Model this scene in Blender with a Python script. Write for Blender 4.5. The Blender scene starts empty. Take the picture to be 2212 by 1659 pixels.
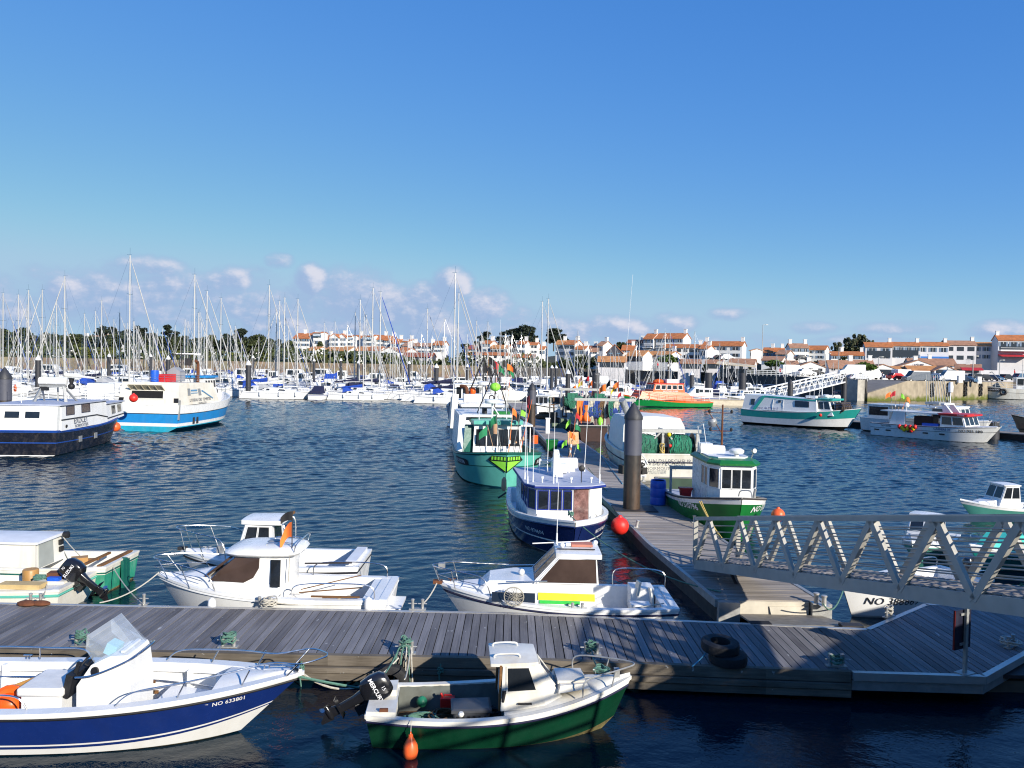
import bpy, bmesh, math, random
from mathutils import Vector, Matrix
R=math.radians
rnd=random.Random(7)
scene=bpy.context.scene
col=scene.collection
# ------------------------------------------------------------ camera
H=5.5; F=1671.0; CX=1106.0; CY=829.5
PIT=math.atan((829.5-790)/F); RHO=math.radians(1.1)
def _cam():
    cp,sp=math.cos(PIT),math.sin(PIT); cr,sr=math.cos(RHO),math.sin(RHO)
    fw=(0,cp,-sp); r0=(1,0,0); u0=(0,sp,cp)
    r=tuple(cr*a+sr*b for a,b in zip(r0,u0)); u=tuple(-sr*a+cr*b for a,b in zip(r0,u0))
    return fw,r,u
FW,RT,UP=_cam()
cd=bpy.data.cameras.new('camera'); cam=bpy.data.objects.new('camera',cd); col.objects.link(cam)
cd.sensor_width=36; cd.lens=36*F/2212; cd.clip_end=20000; cd.clip_start=.1
cam.matrix_world=Matrix(((RT[0],UP[0],-FW[0],0),(RT[1],UP[1],-FW[1],0),(RT[2],UP[2],-FW[2],H),(0,0,0,1)))
scene.camera=cam
# ------------------------------------------------------------ sky, sun, exposure
SUN_AZ=R(180-38); SUN_EL=R(22)
SD=Vector((math.sin(SUN_AZ)*math.cos(SUN_EL),math.cos(SUN_AZ)*math.cos(SUN_EL),math.sin(SUN_EL)))
w=bpy.data.worlds.new('World'); scene.world=w; w.use_nodes=True
nt=w.node_tree; N=nt.nodes; LK=nt.links; N.clear()
def nd(t,**k):
    n=N.new(t)
    for a,b in k.items(): setattr(n,a,b)
    return n
def mth(op,a,b=None,c=None,clamp=False):
    n=nd('ShaderNodeMath',operation=op); n.use_clamp=clamp
    for i,v in enumerate((a,b,c)):
        if v is None: continue
        if isinstance(v,(int,float)): n.inputs[i].default_value=v
        else: LK.new(v,n.inputs[i])
    return n.outputs[0]
sky=nd('ShaderNodeTexSky',sky_type='NISHITA'); sky.sun_disc=False
sky.sun_elevation=SUN_EL; sky.sun_rotation=SUN_AZ; sky.air_density=.5; sky.dust_density=0; sky.ozone_density=6.0
tc=nd('ShaderNodeTexCoord'); sp=nd('ShaderNodeSeparateXYZ'); LK.new(tc.outputs['Generated'],sp.inputs[0])
az=mth('ARCTAN2',sp.outputs[0],sp.outputs[1]); el=mth('ARCSINE',sp.outputs[2])
cb=nd('ShaderNodeCombineXYZ'); LK.new(az,cb.inputs[0]); LK.new(mth('MULTIPLY',el,1.5),cb.inputs[1])
def noise(vec,sc,det,rough=.55):
    n=nd('ShaderNodeTexNoise'); n.inputs['Scale'].default_value=sc; n.inputs['Detail'].default_value=det; n.inputs['Roughness'].default_value=rough
    LK.new(vec,n.inputs['Vector']); return n.outputs[0]
def offset(vec,x,y):
    n=nd('ShaderNodeVectorMath',operation='ADD'); LK.new(vec,n.inputs[0]); n.inputs[1].default_value=(x,y,0); return n.outputs[0]
# cumulus banks: ellipses in azimuth and elevation (degrees), edges broken up by noise
CLOUDS=[(-26.3,7.6,2.4,.8,.85),(-30.5,5.6,2.2,1.1,.9),(-27,4.6,7,2.6,.85),(-21.0,6.4,1.8,1.1,1.0),(-19.5,4.2,7,2.6,.9),(-15.6,6.6,1.3,1.2,1.1),(-17.8,8.2,1.0,.6,.75),
 (-12.3,5.3,4.2,2.2,.95),(-8.6,4.4,6,2.4,.9),(-4.8,6.7,1.6,1.3,1.15),(-6.6,5.6,2.3,1.3,1.0),(-2.3,4.7,2.0,1.5,1.05),(-4,2.8,9,2.0,.85),(4.5,2.9,7,1.2,.85),(11.6,3.7,2.0,.9,1.0),(8.4,3.3,2.8,.9,.9),
 (15.7,4.6,2.2,.5,.8),(20.8,3.6,1.7,.5,.8),(26,3.7,2.8,.55,.8),(32,3.6,2.1,.7,1.0),(24.5,2.4,4,.6,.75),(15,2.3,4,.8,.8),(-14,2.6,20,2.0,.75),(-36,3.9,5,2.2,.8),(45,3.5,6,1.2,.8),(60,5,7,2,.8),(-52,4.5,7,1.8,.8),(-75,6,8,2.4,.8),(85,4,9,1.6,.8),
 (110,5,8,2,.8),(140,4,9,1.8,.75),(170,5,9,2,.8),(-100,5,9,2,.8),(-130,4,9,1.6,.75),(-160,5,8,2,.8)]
def density(vec):
    s=nd('ShaderNodeSeparateXYZ'); LK.new(vec,s.inputs[0]); tot=None
    for (a,e,ra,re,k) in CLOUDS:
        if abs(a)<40: e*=math.cos(R(a))*.90; a+=1.0 if a<-10 else .3
        if 10<a<40: k*=.84
        dx=mth('MULTIPLY_ADD',s.outputs[0],1/R(ra),-a/ra); dy=mth('MULTIPLY_ADD',s.outputs[1],1/R(re)/1.5,-e/re)
        d=mth('MULTIPLY_ADD',dx,dx,mth('MULTIPLY',dy,dy)); v=mth('MULTIPLY',mth('MAXIMUM',mth('SUBTRACT',1.0,mth('MULTIPLY',d,.55)),0.0),k)
        tot=v if tot is None else mth('MAXIMUM',tot,v)
    n=noise(vec,26,8,.62); n2=noise(vec,8,3,.5)
    nn=mth('ADD',mth('MULTIPLY',mth('SUBTRACT',n,.5),1.25),mth('MULTIPLY',mth('SUBTRACT',n2,.5),1.1))
    gate=mth('MULTIPLY',tot,3.0,clamp=True)
    return mth('MULTIPLY_ADD',nn,gate,tot)
den=density(cb.outputs[0]); den2=density(offset(cb.outputs[0],.009,.012))
def ss(v,a,b):
    n=nd('ShaderNodeMapRange',interpolation_type='SMOOTHSTEP'); n.inputs[1].default_value=a; n.inputs[2].default_value=b; LK.new(v,n.inputs[0]); return n.outputs[0]
mask=ss(den,.12,.95)
lit=mth('MULTIPLY',ss(mth('SUBTRACT',den,den2),-.12,.5),ss(den,.35,1.0))
cc=nd('ShaderNodeMixRGB'); LK.new(lit,cc.inputs[0]); cc.inputs[1].default_value=(2.55,3.45,5.35,1); cc.inputs[2].default_value=(5.9,5.7,6.4,1)
# phone-like tone response of the clear sky, per channel
sc_=nd('ShaderNodeSeparateColor'); LK.new(sky.outputs[0],sc_.inputs[0]); hs=nd('ShaderNodeCombineColor')
for i,(p_,k_,cap) in enumerate(((1.12,20.5,2.95),(.66,9.1,4.4),(.32,8.1,5.75))): LK.new(mth('SMOOTH_MIN',mth('MULTIPLY',mth('POWER',mth('MULTIPLY',sc_.outputs[i],.1),p_),k_),cap,.9),hs.inputs[i])
mx=nd('ShaderNodeMixRGB'); LK.new(mth('MULTIPLY',mask,.80),mx.inputs[0]); LK.new(hs.outputs[0],mx.inputs[1]); LK.new(cc.outputs[0],mx.inputs[2])
bg=nd('ShaderNodeBackground'); bg.inputs[1].default_value=.10; LK.new(mx.outputs[0],bg.inputs[0])
wo=nd('ShaderNodeOutputWorld'); LK.new(bg.outputs[0],wo.inputs[0])
w.cycles.sampling_method='MANUAL'; w.cycles.sample_map_resolution=512
sl=bpy.data.lights.new('sun','SUN'); sl.energy=4.9; sl.angle=R(.55); sl.color=(1,.93,.82)
so=bpy.data.objects.new('sun',sl); col.objects.link(so); so.rotation_euler=SD.to_track_quat('Z','Y').to_euler()
vs=scene.view_settings; vs.view_transform='Standard'; vs.look='None'; vs.exposure=.42; vs.gamma=1; vs.use_curve_mapping=False
scene.render.engine='CYCLES'
cy=scene.cycles; cy.max_bounces=6; cy.diffuse_bounces=2; cy.glossy_bounces=3; cy.transmission_bounces=4; cy.transparent_max_bounces=8
cy.caustics_reflective=False; cy.caustics_refractive=False; cy.use_denoising=True; cy.denoising_prefilter='ACCURATE'; cy.filter_width=1.15; cy.sample_clamp_indirect=6
# ------------------------------------------------------------ pixel -> place helpers (photo read at 2212 px wide)
def ray(x,y):
    a=(x-CX)/F; b=(CY-y)/F
    return tuple(FW[i]+RT[i]*a+UP[i]*b for i in range(3))
def gp(x,y,z=0.0):
    d=ray(x,y); k=(z-H)/d[2]; return Vector((d[0]*k,d[1]*k,z))
def gd(x,y,Y):
    d=ray(x,y); k=Y/d[1]; return Vector((d[0]*k,Y,H+d[2]*k))
CR={1:(0,1000,2.962),2:(500,1000,2.962),3:(1000,1000,2.962),4:(1480,1020,3.073),5:(1960,1100,3.606),6:(2440,1200,4.609),7:(2880,1200,4.608),8:(3340,1200,3.318)}
def q(c,u,v):
    o=CR[c]; return (o[0]+u/o[2])/1.736,(o[1]+v/o[2])/1.736
# ------------------------------------------------------------ mesh builder
KIDS={}
class MB:
    def __init__(s): s.v=[]; s.f=[]; s.m=[]
    def add(s,vs,fs,m=0):
        b=len(s.v); s.v+= [tuple(p) for p in vs]; s.f+=[tuple(b+i for i in f) for f in fs]; s.m+=[m]*len(fs); return s
    def hexa(s,p,m=0):   # 8 points: bottom 4 then top 4
        return s.add(p,[(3,2,1,0),(4,5,6,7),(0,1,5,4),(1,2,6,5),(2,3,7,6),(3,0,4,7)],m)
    def box(s,c,d,m=0,rz=0,ry=0,rx=0):
        hx,hy,hz=d[0]/2,d[1]/2,d[2]/2
        p=[Vector(t) for t in ((-hx,-hy,-hz),(hx,-hy,-hz),(hx,hy,-hz),(-hx,hy,-hz),(-hx,-hy,hz),(hx,-hy,hz),(hx,hy,hz),(-hx,hy,hz))]
        if rz or ry or rx:
            M3=Matrix.Rotation(rz,3,'Z')@Matrix.Rotation(ry,3,'Y')@Matrix.Rotation(rx,3,'X'); p=[M3@t for t in p]
        c=Vector(c); return s.hexa([t+c for t in p],m)
    def bar(s,a,b,w_,h_,m=0,up=(0,0,1)):
        a=Vector(a); b=Vector(b); d=(b-a).normalized(); u=Vector(up)
        if abs(d.dot(u))>.98: u=Vector((1,0,0))
        x=d.cross(u).normalized()*w_/2; y=x.cross(d).normalized()*h_/2
        return s.hexa([a-x-y,a+x-y,b+x-y,b-x-y,a-x+y,a+x+y,b+x+y,b-x+y],m)
    def tube(s,a,b,r0,r1=None,n=8,m=0,cap=True):
        r1=r0 if r1 is None else r1
        a=Vector(a); b=Vector(b); d=(b-a).normalized(); u=Vector((0,0,1)) if abs(d.z)<.95 else Vector((1,0,0))
        x=d.cross(u).normalized(); y=d.cross(x)
        vs=[];fs=[]
        for k in range(n):
            t=2*math.pi*k/n; o=x*math.cos(t)+y*math.sin(t); vs+= [a+o*r0,b+o*r1]
        for k in range(n):
            j=(k+1)%n; fs.append((2*k,2*k+1,2*j+1,2*j))
        if cap: fs.append(tuple(2*k for k in range(n))); fs.append(tuple(2*k+1 for k in reversed(range(n))))
        return s.add(vs,fs,m)
    def path(s,pts,r,n=6,m=0,closed=False):
        P=[Vector(p) for p in pts]; L=len(P); vs=[];fs=[]; px=None
        for i in range(L):
            d=(P[(i+1)%L]-P[i-1]) if closed else (P[min(i+1,L-1)]-P[max(i-1,0)])
            d=d.normalized() if d.length>1e-9 else Vector((0,0,1))
            if px is None:
                u=Vector((0,0,1)) if abs(d.z)<.9 else Vector((1,0,0)); px=d.cross(u).normalized()
            px=(px-d*px.dot(d)); px=px.normalized() if px.length>1e-6 else d.orthogonal().normalized()
            py=d.cross(px); rr=r(i/(L-1)) if callable(r) else r
            vs+=[P[i]+(px*math.cos(2*math.pi*k/n)+py*math.sin(2*math.pi*k/n))*rr for k in range(n)]
        for i in range(L if closed else L-1):
            j=(i+1)%L
            for k in range(n):
                l=(k+1)%n; fs.append((i*n+k,i*n+l,j*n+l,j*n+k))
        if not closed: fs.append(tuple(reversed(range(n)))); fs.append(tuple((L-1)*n+k for k in range(n)))
        return s.add(vs,fs,m)
    def lathe(s,prof,c=(0,0,0),n=16,m=0,axis=None):
        c=Vector(c); A=Vector(axis or (0,0,1)).normalized(); u=Vector((0,0,1)) if abs(A.z)<.9 else Vector((1,0,0))
        x=A.cross(u).normalized(); y=A.cross(x); vs=[];fs=[]
        for (r,z) in prof:
            for k in range(n):
                t=2*math.pi*k/n; vs.append(c+A*z+(x*math.cos(t)+y*math.sin(t))*r)
        for i in range(len(prof)-1):
            for k in range(n):
                l=(k+1)%n; fs.append((i*n+k,i*n+l,(i+1)*n+l,(i+1)*n+k))
        fs.append(tuple(range(n))); fs.append(tuple((len(prof)-1)*n+k for k in reversed(range(n))))
        return s.add(vs,fs,m)
    def ball(s,c,r,n=12,m=0,sc=(1,1,1)):
        vs=[];fs=[]; h=n//2
        for i in range(h+1):
            p=math.pi*i/h
            for k in range(n):
                t=2*math.pi*k/n; vs.append((c[0]+r*sc[0]*math.sin(p)*math.cos(t),c[1]+r*sc[1]*math.sin(p)*math.sin(t),c[2]+r*sc[2]*math.cos(p)))
        for i in range(h):
            for k in range(n):
                l=(k+1)%n; fs.append((i*n+k,(i+1)*n+k,(i+1)*n+l,i*n+l))
        return s.add(vs,fs,m)
    def torus(s,c,R_,r,axis=(0,0,1),n=18,k=8,m=0):
        A=Vector(axis).normalized(); x=A.orthogonal().normalized(); y=A.cross(x); c=Vector(c)
        return s.path([c+(x*math.cos(2*math.pi*i/n)+y*math.sin(2*math.pi*i/n))*R_ for i in range(n)],r,k,m,True)
    def loft(s,rings,m=0,closed=True,c0=True,c1=True):
        n=len(rings[0]); vs=[p for r_ in rings for p in r_]; fs=[]
        for i in range(len(rings)-1):
            for k in range(n if closed else n-1):
                l=(k+1)%n; fs.append((i*n+k,i*n+l,(i+1)*n+l,(i+1)*n+k))
        if c0: fs.append(tuple(reversed(range(n))))
        if c1: fs.append(tuple((len(rings)-1)*n+k for k in range(n)))
        return s.add(vs,fs,m)
    def prism(s,poly,z0,z1,m=0):
        return s.loft([[(x,y,z0) for x,y in poly],[(x,y,z1) for x,y in poly]],m)
    def quad(s,a,b,c,d,m=0): return s.add([a,b,c,d],[(0,1,2,3)],m)
    def panel(s,qd,u0,u1,v0,v1,d=.008,m=0,back=.02):   # thin slab on a face qd=(bl,br,tr,tl), proud by d
        bl,br,tr,tl=[Vector(p) for p in qd]
        def P(u,v): return (bl*(1-u)+br*u)*(1-v)+(tl*(1-u)+tr*u)*v
        n=(br-bl).cross(tl-bl).normalized(); c=[P(u0,v0),P(u1,v0),P(u1,v1),P(u0,v1)]
        return s.hexa([p-n*back for p in c]+[p+n*d for p in c],m)
    def frame(s,qd,u0,u1,v0,v1,t,d=.015,m=0):
        bl,br,tr,tl=[Vector(p) for p in qd]; a=t/max((br-bl).length,.01); b=t/max((tl-bl).length,.01)
        for (p0,p1,q0,q1) in ((u0-a,u1+a,v0-b,v0),(u0-a,u1+a,v1,v1+b),(u0-a,u0,v0,v1),(u1,u1+a,v0,v1)): s.panel(qd,p0,p1,q0,q1,d,m)
        return s
    def mesh(s,name,mats,smooth=True,ang=38):
        me=bpy.data.meshes.new(name); me.from_pydata(s.v,[],s.f); 
        for m_ in (mats if isinstance(mats,(list,tuple)) else [mats]): me.materials.append(m_)
        me.polygons.foreach_set('material_index',s.m)
        bm=bmesh.new(); bm.from_mesh(me); bmesh.ops.recalc_face_normals(bm,faces=bm.faces); bm.to_mesh(me); bm.free()
        if smooth:
            me.polygons.foreach_set('use_smooth',[True]*len(me.polygons)); me.set_sharp_from_angle(angle=R(ang))
        me.update(); return me
    def build(s,name,mats,parent=None,smooth=True,ang=38): return link(name,s.mesh(name,mats,smooth,ang),parent)
def link(name,me,parent=None,M=None):
    o=bpy.data.objects.new(name,me); col.objects.link(o)
    if parent is not None: o.parent=parent; KIDS.setdefault(parent.name,[]).append(o)
    if M is not None: o.matrix_local=M
    return o
def thing(name,label,cat,loc=(0,0,0),rz=0,group=None):
    o=bpy.data.objects.new(name,None); col.objects.link(o); o.location=loc; o.rotation_euler=(0,0,rz); o.empty_display_size=.2
    o['label']=label; o['category']=cat
    if group: o['group']=group
    return o
def tag(o,label,cat,group=None):
    o['label']=label; o['category']=cat
    if group: o['group']=group
    return o
def struct(o): o['kind']='structure'; return o
def copy_tree(o,parent=None,lst=None):
    c=o.copy(); col.objects.link(c); c.parent=parent
    if parent is not None: KIDS.setdefault(parent.name,[]).append(c)
    for ch in KIDS.get(o.name,[]): copy_tree(ch,c)
    return c
# ------------------------------------------------------------ materials
MATS={}
def mat(name,c,rough=.5,metal=0,var=.12,sc=2.5,bump=0,bsc=60,dirt=0,dirtc=(.16,.12,.08),dsc=1.2,spec=.5,streak=False,alpha=None,trans=0,coat=0,rndv=0):
    if name in MATS: return MATS[name]
    m=bpy.data.materials.new(name); m.use_nodes=True; t=m.node_tree; n=t.nodes; l=t.links; b=n['Principled BSDF']
    b.inputs['Roughness'].default_value=rough; b.inputs['Metallic'].default_value=metal; b.inputs['Specular IOR Level'].default_value=spec
    if coat: b.inputs['Coat Weight'].default_value=coat; b.inputs['Coat Roughness'].default_value=.08
    if trans: b.inputs['Transmission Weight'].default_value=trans
    if alpha is not None: b.inputs['Alpha'].default_value=alpha
    co=n.new('ShaderNodeTexCoord'); vec=co.outputs['Object']
    def nz(scale,det=4,v=vec,r_=.55):
        x=n.new('ShaderNodeTexNoise'); x.inputs['Scale'].default_value=scale; x.inputs['Detail'].default_value=det; x.inputs['Roughness'].default_value=r_; l.new(v,x.inputs['Vector']); return x.outputs[0]
    def mr(v,a,b_,c_,d_):
        x=n.new('ShaderNodeMapRange'); x.inputs[1].default_value=a; x.inputs[2].default_value=b_; x.inputs[3].default_value=c_; x.inputs[4].default_value=d_; l.new(v,x.inputs[0]); return x.outputs[0]
    hv=n.new('ShaderNodeHueSaturation'); hv.inputs['Color'].default_value=(*c,1); l.new(mr(nz(sc,5),.3,.7,1-var,1+var),hv.inputs['Value']); out=hv.outputs[0]
    if rndv:
        oi=n.new('ShaderNodeObjectInfo'); h2=n.new('ShaderNodeHueSaturation'); l.new(out,h2.inputs['Color']); l.new(mr(oi.outputs['Random'],0,1,1-rndv,1+rndv),h2.inputs['Value']); out=h2.outputs[0]
    if dirt:
        v2=vec
        if streak:
            mp=n.new('ShaderNodeMapping'); mp.inputs['Scale'].default_value=(1,1,.14); l.new(vec,mp.inputs[0]); v2=mp.outputs[0]
        f=mr(nz(dsc,6,v2,.65),.5,.78,0,dirt); mx=n.new('ShaderNodeMixRGB'); l.new(f,mx.inputs[0]); l.new(out,mx.inputs[1]); mx.inputs[2].default_value=(*dirtc,1); out=mx.outputs[0]
    l.new(out,b.inputs['Base Color'])
    l.new(mr(nz(sc*4,3),.3,.7,max(rough-.08,.02),min(rough+.1,1)),b.inputs['Roughness'])
    if bump:
        bp=n.new('ShaderNodeBump'); bp.inputs['Strength'].default_value=bump; bp.inputs['Distance'].default_value=.01; l.new(nz(bsc,3),bp.inputs['Height']); l.new(bp.outputs[0],b.inputs['Normal'])
    MATS[name]=m; return m
def wood(name,c1,c2,axis=1,var=.35,rough=.75):
    if name in MATS: return MATS[name]
    m=bpy.data.materials.new(name); m.use_nodes=True; t=m.node_tree; n=t.nodes; l=t.links; b=n['Principled BSDF']; b.inputs['Roughness'].default_value=rough; b.inputs['Specular IOR Level'].default_value=.3
    co=n.new('ShaderNodeTexCoord'); oi=n.new('ShaderNodeObjectInfo')
    ad=n.new('ShaderNodeVectorMath'); ad.operation='ADD'; l.new(co.outputs['Object'],ad.inputs[0]); ml=n.new('ShaderNodeMath'); ml.operation='MULTIPLY'; ml.inputs[1].default_value=57; l.new(oi.outputs['Random'],ml.inputs[0]); l.new(ml.outputs[0],ad.inputs[1])
    mp=n.new('ShaderNodeMapping'); s=[22,22,22]; s[axis]=1.1; mp.inputs['Scale'].default_value=s; l.new(ad.outputs[0],mp.inputs[0])
    g=n.new('ShaderNodeTexNoise'); g.inputs['Scale'].default_value=1; g.inputs['Detail'].default_value=6; g.inputs['Roughness'].default_value=.7; l.new(mp.outputs[0],g.inputs['Vector'])
    bl=n.new('ShaderNodeTexNoise'); bl.inputs['Scale'].default_value=1.3; bl.inputs['Detail'].default_value=5; l.new(ad.outputs[0],bl.inputs['Vector'])
    mx=n.new('ShaderNodeMixRGB'); mx.inputs[1].default_value=(*c1,1); mx.inputs[2].default_value=(*c2,1)
    sm=n.new('ShaderNodeMath'); sm.operation='ADD'; l.new(g.outputs[0],sm.inputs[0]); l.new(bl.outputs[0],sm.inputs[1]); r_=n.new('ShaderNodeMapRange'); r_.inputs[1].default_value=.72; r_.inputs[2].default_value=1.25; l.new(sm.outputs[0],r_.inputs[0]); l.new(r_.outputs[0],mx.inputs[0])
    hv=n.new('ShaderNodeHueSaturation'); l.new(mx.outputs[0],hv.inputs['Color']); r2=n.new('ShaderNodeMapRange'); r2.inputs[3].default_value=1-var; r2.inputs[4].default_value=1+var; l.new(oi.outputs['Random'],r2.inputs[0]); l.new(r2.outputs[0],hv.inputs['Value'])
    # pale droppings and salt specks
    vo=n.new('ShaderNodeTexNoise'); vo.inputs['Scale'].default_value=9; vo.inputs['Detail'].default_value=3; l.new(ad.outputs[0],vo.inputs['Vector'])
    r3=n.new('ShaderNodeMapRange'); r3.inputs[1].default_value=.70; r3.inputs[2].default_value=.74; r3.inputs[4].default_value=.7; l.new(vo.outputs[0],r3.inputs[0])
    m2=n.new('ShaderNodeMixRGB'); l.new(r3.outputs[0],m2.inputs[0]); l.new(hv.outputs[0],m2.inputs[1]); m2.inputs[2].default_value=(.5,.5,.48,1); l.new(m2.outputs[0],b.inputs['Base Color'])
    bp=n.new('ShaderNodeBump'); bp.inputs['Strength'].default_value=.35; bp.inputs['Distance'].default_value=.01; l.new(g.outputs[0],bp.inputs['Height']); l.new(bp.outputs[0],b.inputs['Normal'])
    MATS[name]=m; return m
WHITE=mat('white_gelcoat',(.80,.80,.78),.28,var=.05,sc=1.5,dirt=.32,dirtc=(.50,.46,.36),dsc=1.6,streak=True)
CREAM=mat('aged_white_paint',(.74,.72,.64),.42,var=.09,sc=2,dirt=.6,dirtc=(.42,.33,.2),dsc=1.3,streak=True,bump=.15,bsc=25)
DECKW=mat('deck_white',(.72,.73,.74),.5,var=.08,sc=3,dirt=.35,dirtc=(.38,.36,.32),dsc=2.2)
DECKG=mat('deck_grey',(.42,.45,.54),.6,var=.08,sc=3,dirt=.2,dirtc=(.3,.3,.3))
GLASS=mat('window_glass',(.015,.018,.022),.05,var=.3,sc=2,spec=.8)
BROWNGLASS=mat('tinted_glass',(.07,.045,.035),.08,var=.35,sc=1.2,spec=.7)
CLEAR=mat('clear_perspex',(.75,.85,.95),.04,trans=.0,alpha=.13,spec=.8)
STEEL=mat('stainless_steel',(.62,.62,.62),.22,1,var=.08)
GALV=mat('galvanised_steel',(.42,.42,.40),.5,.55,var=.15,sc=8)
ALU=mat('aluminium',(.60,.58,.54),.42,.6,var=.08,sc=4)
BLACK=mat('black_rubber',(.012,.012,.013),.55,var=.3)
BLKGL=mat('black_gloss',(.012,.012,.014),.2,var=.2,coat=.5)
DARKST=mat('dark_steel',(.035,.035,.038),.6,.2,var=.2,dirt=.5,dirtc=(.12,.06,.03))
NAVY=mat('navy_paint',(.008,.018,.085),.22,var=.12,sc=1.3,coat=.3,dirt=.12,dirtc=(.12,.12,.14),streak=True)
BLUEH=mat('royal_blue_gelcoat',(.008,.026,.150),.22,var=.08,coat=.4,dirt=.15,dirtc=(.05,.06,.10),dsc=2.5,streak=True)
BLUET=mat('trim_blue',(.012,.03,.22),.4,var=.08)
GREENH=mat('dark_green_paint',(.003,.038,.017),.27,var=.25,sc=1.5,coat=.3,dirt=.25,dirtc=(.02,.04,.03))
GREENB=mat('bright_green_paint',(.010,.155,.030),.35,var=.1,dirt=.2,dirtc=(.05,.08,.04),streak=True)
TEAL=mat('teal_paint',(.12,.46,.37),.35,var=.08,dirt=.25,dirtc=(.05,.15,.12),streak=True)
TEALD=mat('dark_teal_paint',(.008,.10,.075),.4,var=.12)
TURQ=mat('turquoise_paint',(.02,.31,.27),.35,var=.08,dirt=.2,dirtc=(.2,.2,.15),streak=True)
SKYB=mat('sky_blue_paint',(.018,.24,.58),.35,var=.08,dirt=.3,dirtc=(.16,.2,.22),streak=True)
ORANGE=mat('orange_paint',(.78,.105,.006),.35,var=.08)
BUOYO=mat('orange_buoy',(.85,.13,.03),.4,var=.1,dirt=.3,dirtc=(.35,.1,.05))
RED=mat('red_plastic',(.55,.018,.015),.4,var=.1)
BUOYR=mat('red_buoy',(.72,.03,.02),.42,var=.1)
YELLOW=mat('yellow_paint',(.80,.58,.01),.45,var=.08)
LIME=mat('lime_green_cloth',(.28,.75,.06),.6,var=.1)
BLUEP=mat('blue_plastic',(.014,.10,.55),.38,var=.08)
BLUEC=mat('blue_canvas',(.012,.065,.40),.75,var=.2,sc=6,bump=.3,bsc=14)
NAVYC=mat('navy_canvas',(.012,.014,.05),.8,var=.25,sc=6,bump=.3,bsc=14)
WHITEC=mat('white_canvas',(.72,.72,.68),.7,var=.06,sc=5,bump=.6,bsc=7)
GREYC=mat('grey_canvas',(.35,.36,.38),.8,var=.12,bump=.4,bsc=9)
WOODB=wood('varnished_wood',(.10,.045,.018),(.22,.11,.04),0,.1)
PLY=mat('plywood',(.40,.21,.06),.5,var=.15,sc=4)
RUST=mat('rusty_steel',(.13,.045,.018),.85,var=.3,sc=9,bump=.3)
CONC=mat('concrete',(.42,.39,.33),.85,var=.18,sc=1.2,bump=.4,bsc=14,dirt=.6,dirtc=(.13,.12,.10),dsc=.7,streak=True)
CONCD=mat('dark_concrete',(.05,.048,.045),.6,var=.25,sc=1.5,bump=.4,bsc=14,dirt=.5,dirtc=(.03,.035,.02))  # dark base colour with darker patches, for pontoon sides and floats
ROPEG=mat('green_rope',(.085,.19,.145),.9,var=.25,sc=30)
ROPEW=mat('pale_rope',(.48,.45,.38),.9,var=.2,sc=30)
ROPEY=mat('yellow_rope',(.55,.40,.12),.9,var=.2,sc=30)
NETG=mat('green_net',(.025,.14,.085),.9,var=.5,sc=14,bump=.8,bsc=50)
NETB=mat('brown_net',(.13,.075,.035),.9,var=.5,sc=20,bump=.8,bsc=50)
NETBL=mat('blue_net',(.02,.05,.22),.9,var=.5,sc=14,bump=.8,bsc=50)
FLAGO=mat('orange_cloth',(.9,.19,.03),.8,var=.12)
FLAGK=mat('black_cloth',(.014,.014,.016),.8,var=.2)
FLAGG=mat('green_cloth',(.02,.22,.09),.8,var=.2)
FLAGR=mat('red_cloth',(.5,.02,.03),.8,var=.2)
FLAGT=mat('tan_cloth',(.62,.36,.20),.8,var=.15)
ALGAE=mat('weedy_waterline',(.16,.13,.05),.8,var=.5,sc=12,dirt=.6,dirtc=(.05,.07,.02),dsc=6)
BLKTXT=mat('black_lettering',(.02,.02,.022),.5,var=.05)
WHTTXT=mat('white_lettering',(.78,.78,.78),.5,var=.05)
BLUTXT=mat('blue_lettering',(.03,.06,.25),.5,var=.05)
# ------------------------------------------------------------ lettering
TXT={}
def textmesh(s,bold=0):
    if (s,bold) in TXT: return TXT[(s,bold)]
    cu=bpy.data.curves.new('lettering','FONT'); cu.body=s; cu.size=1; cu.align_x='CENTER'; cu.align_y='CENTER'; cu.resolution_u=2; cu.offset=bold
    ob=bpy.data.objects.new('lettering',cu); me=bpy.data.meshes.new_from_object(ob)
    r_=([v.co.copy() for v in me.vertices],[tuple(p.vertices) for p in me.polygons])
    bpy.data.objects.remove(ob); bpy.data.curves.remove(cu); bpy.data.meshes.remove(me); TXT[(s,bold)]=r_; return r_
def text(s,c,right,up,size,m,parent,bold=.01,eps=.004,shear=0,name='lettering'):
    vs,fs=textmesh(s,bold); c=Vector(c); r_=Vector(right).normalized(); u=Vector(up).normalized(); n=r_.cross(u).normalized()
    b=MB(); b.add([c+r_*((v.x+v.y*shear)*size)+u*(v.y*size)+n*eps for v in vs],fs); return b.build(name,m,parent,smooth=False)
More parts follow.
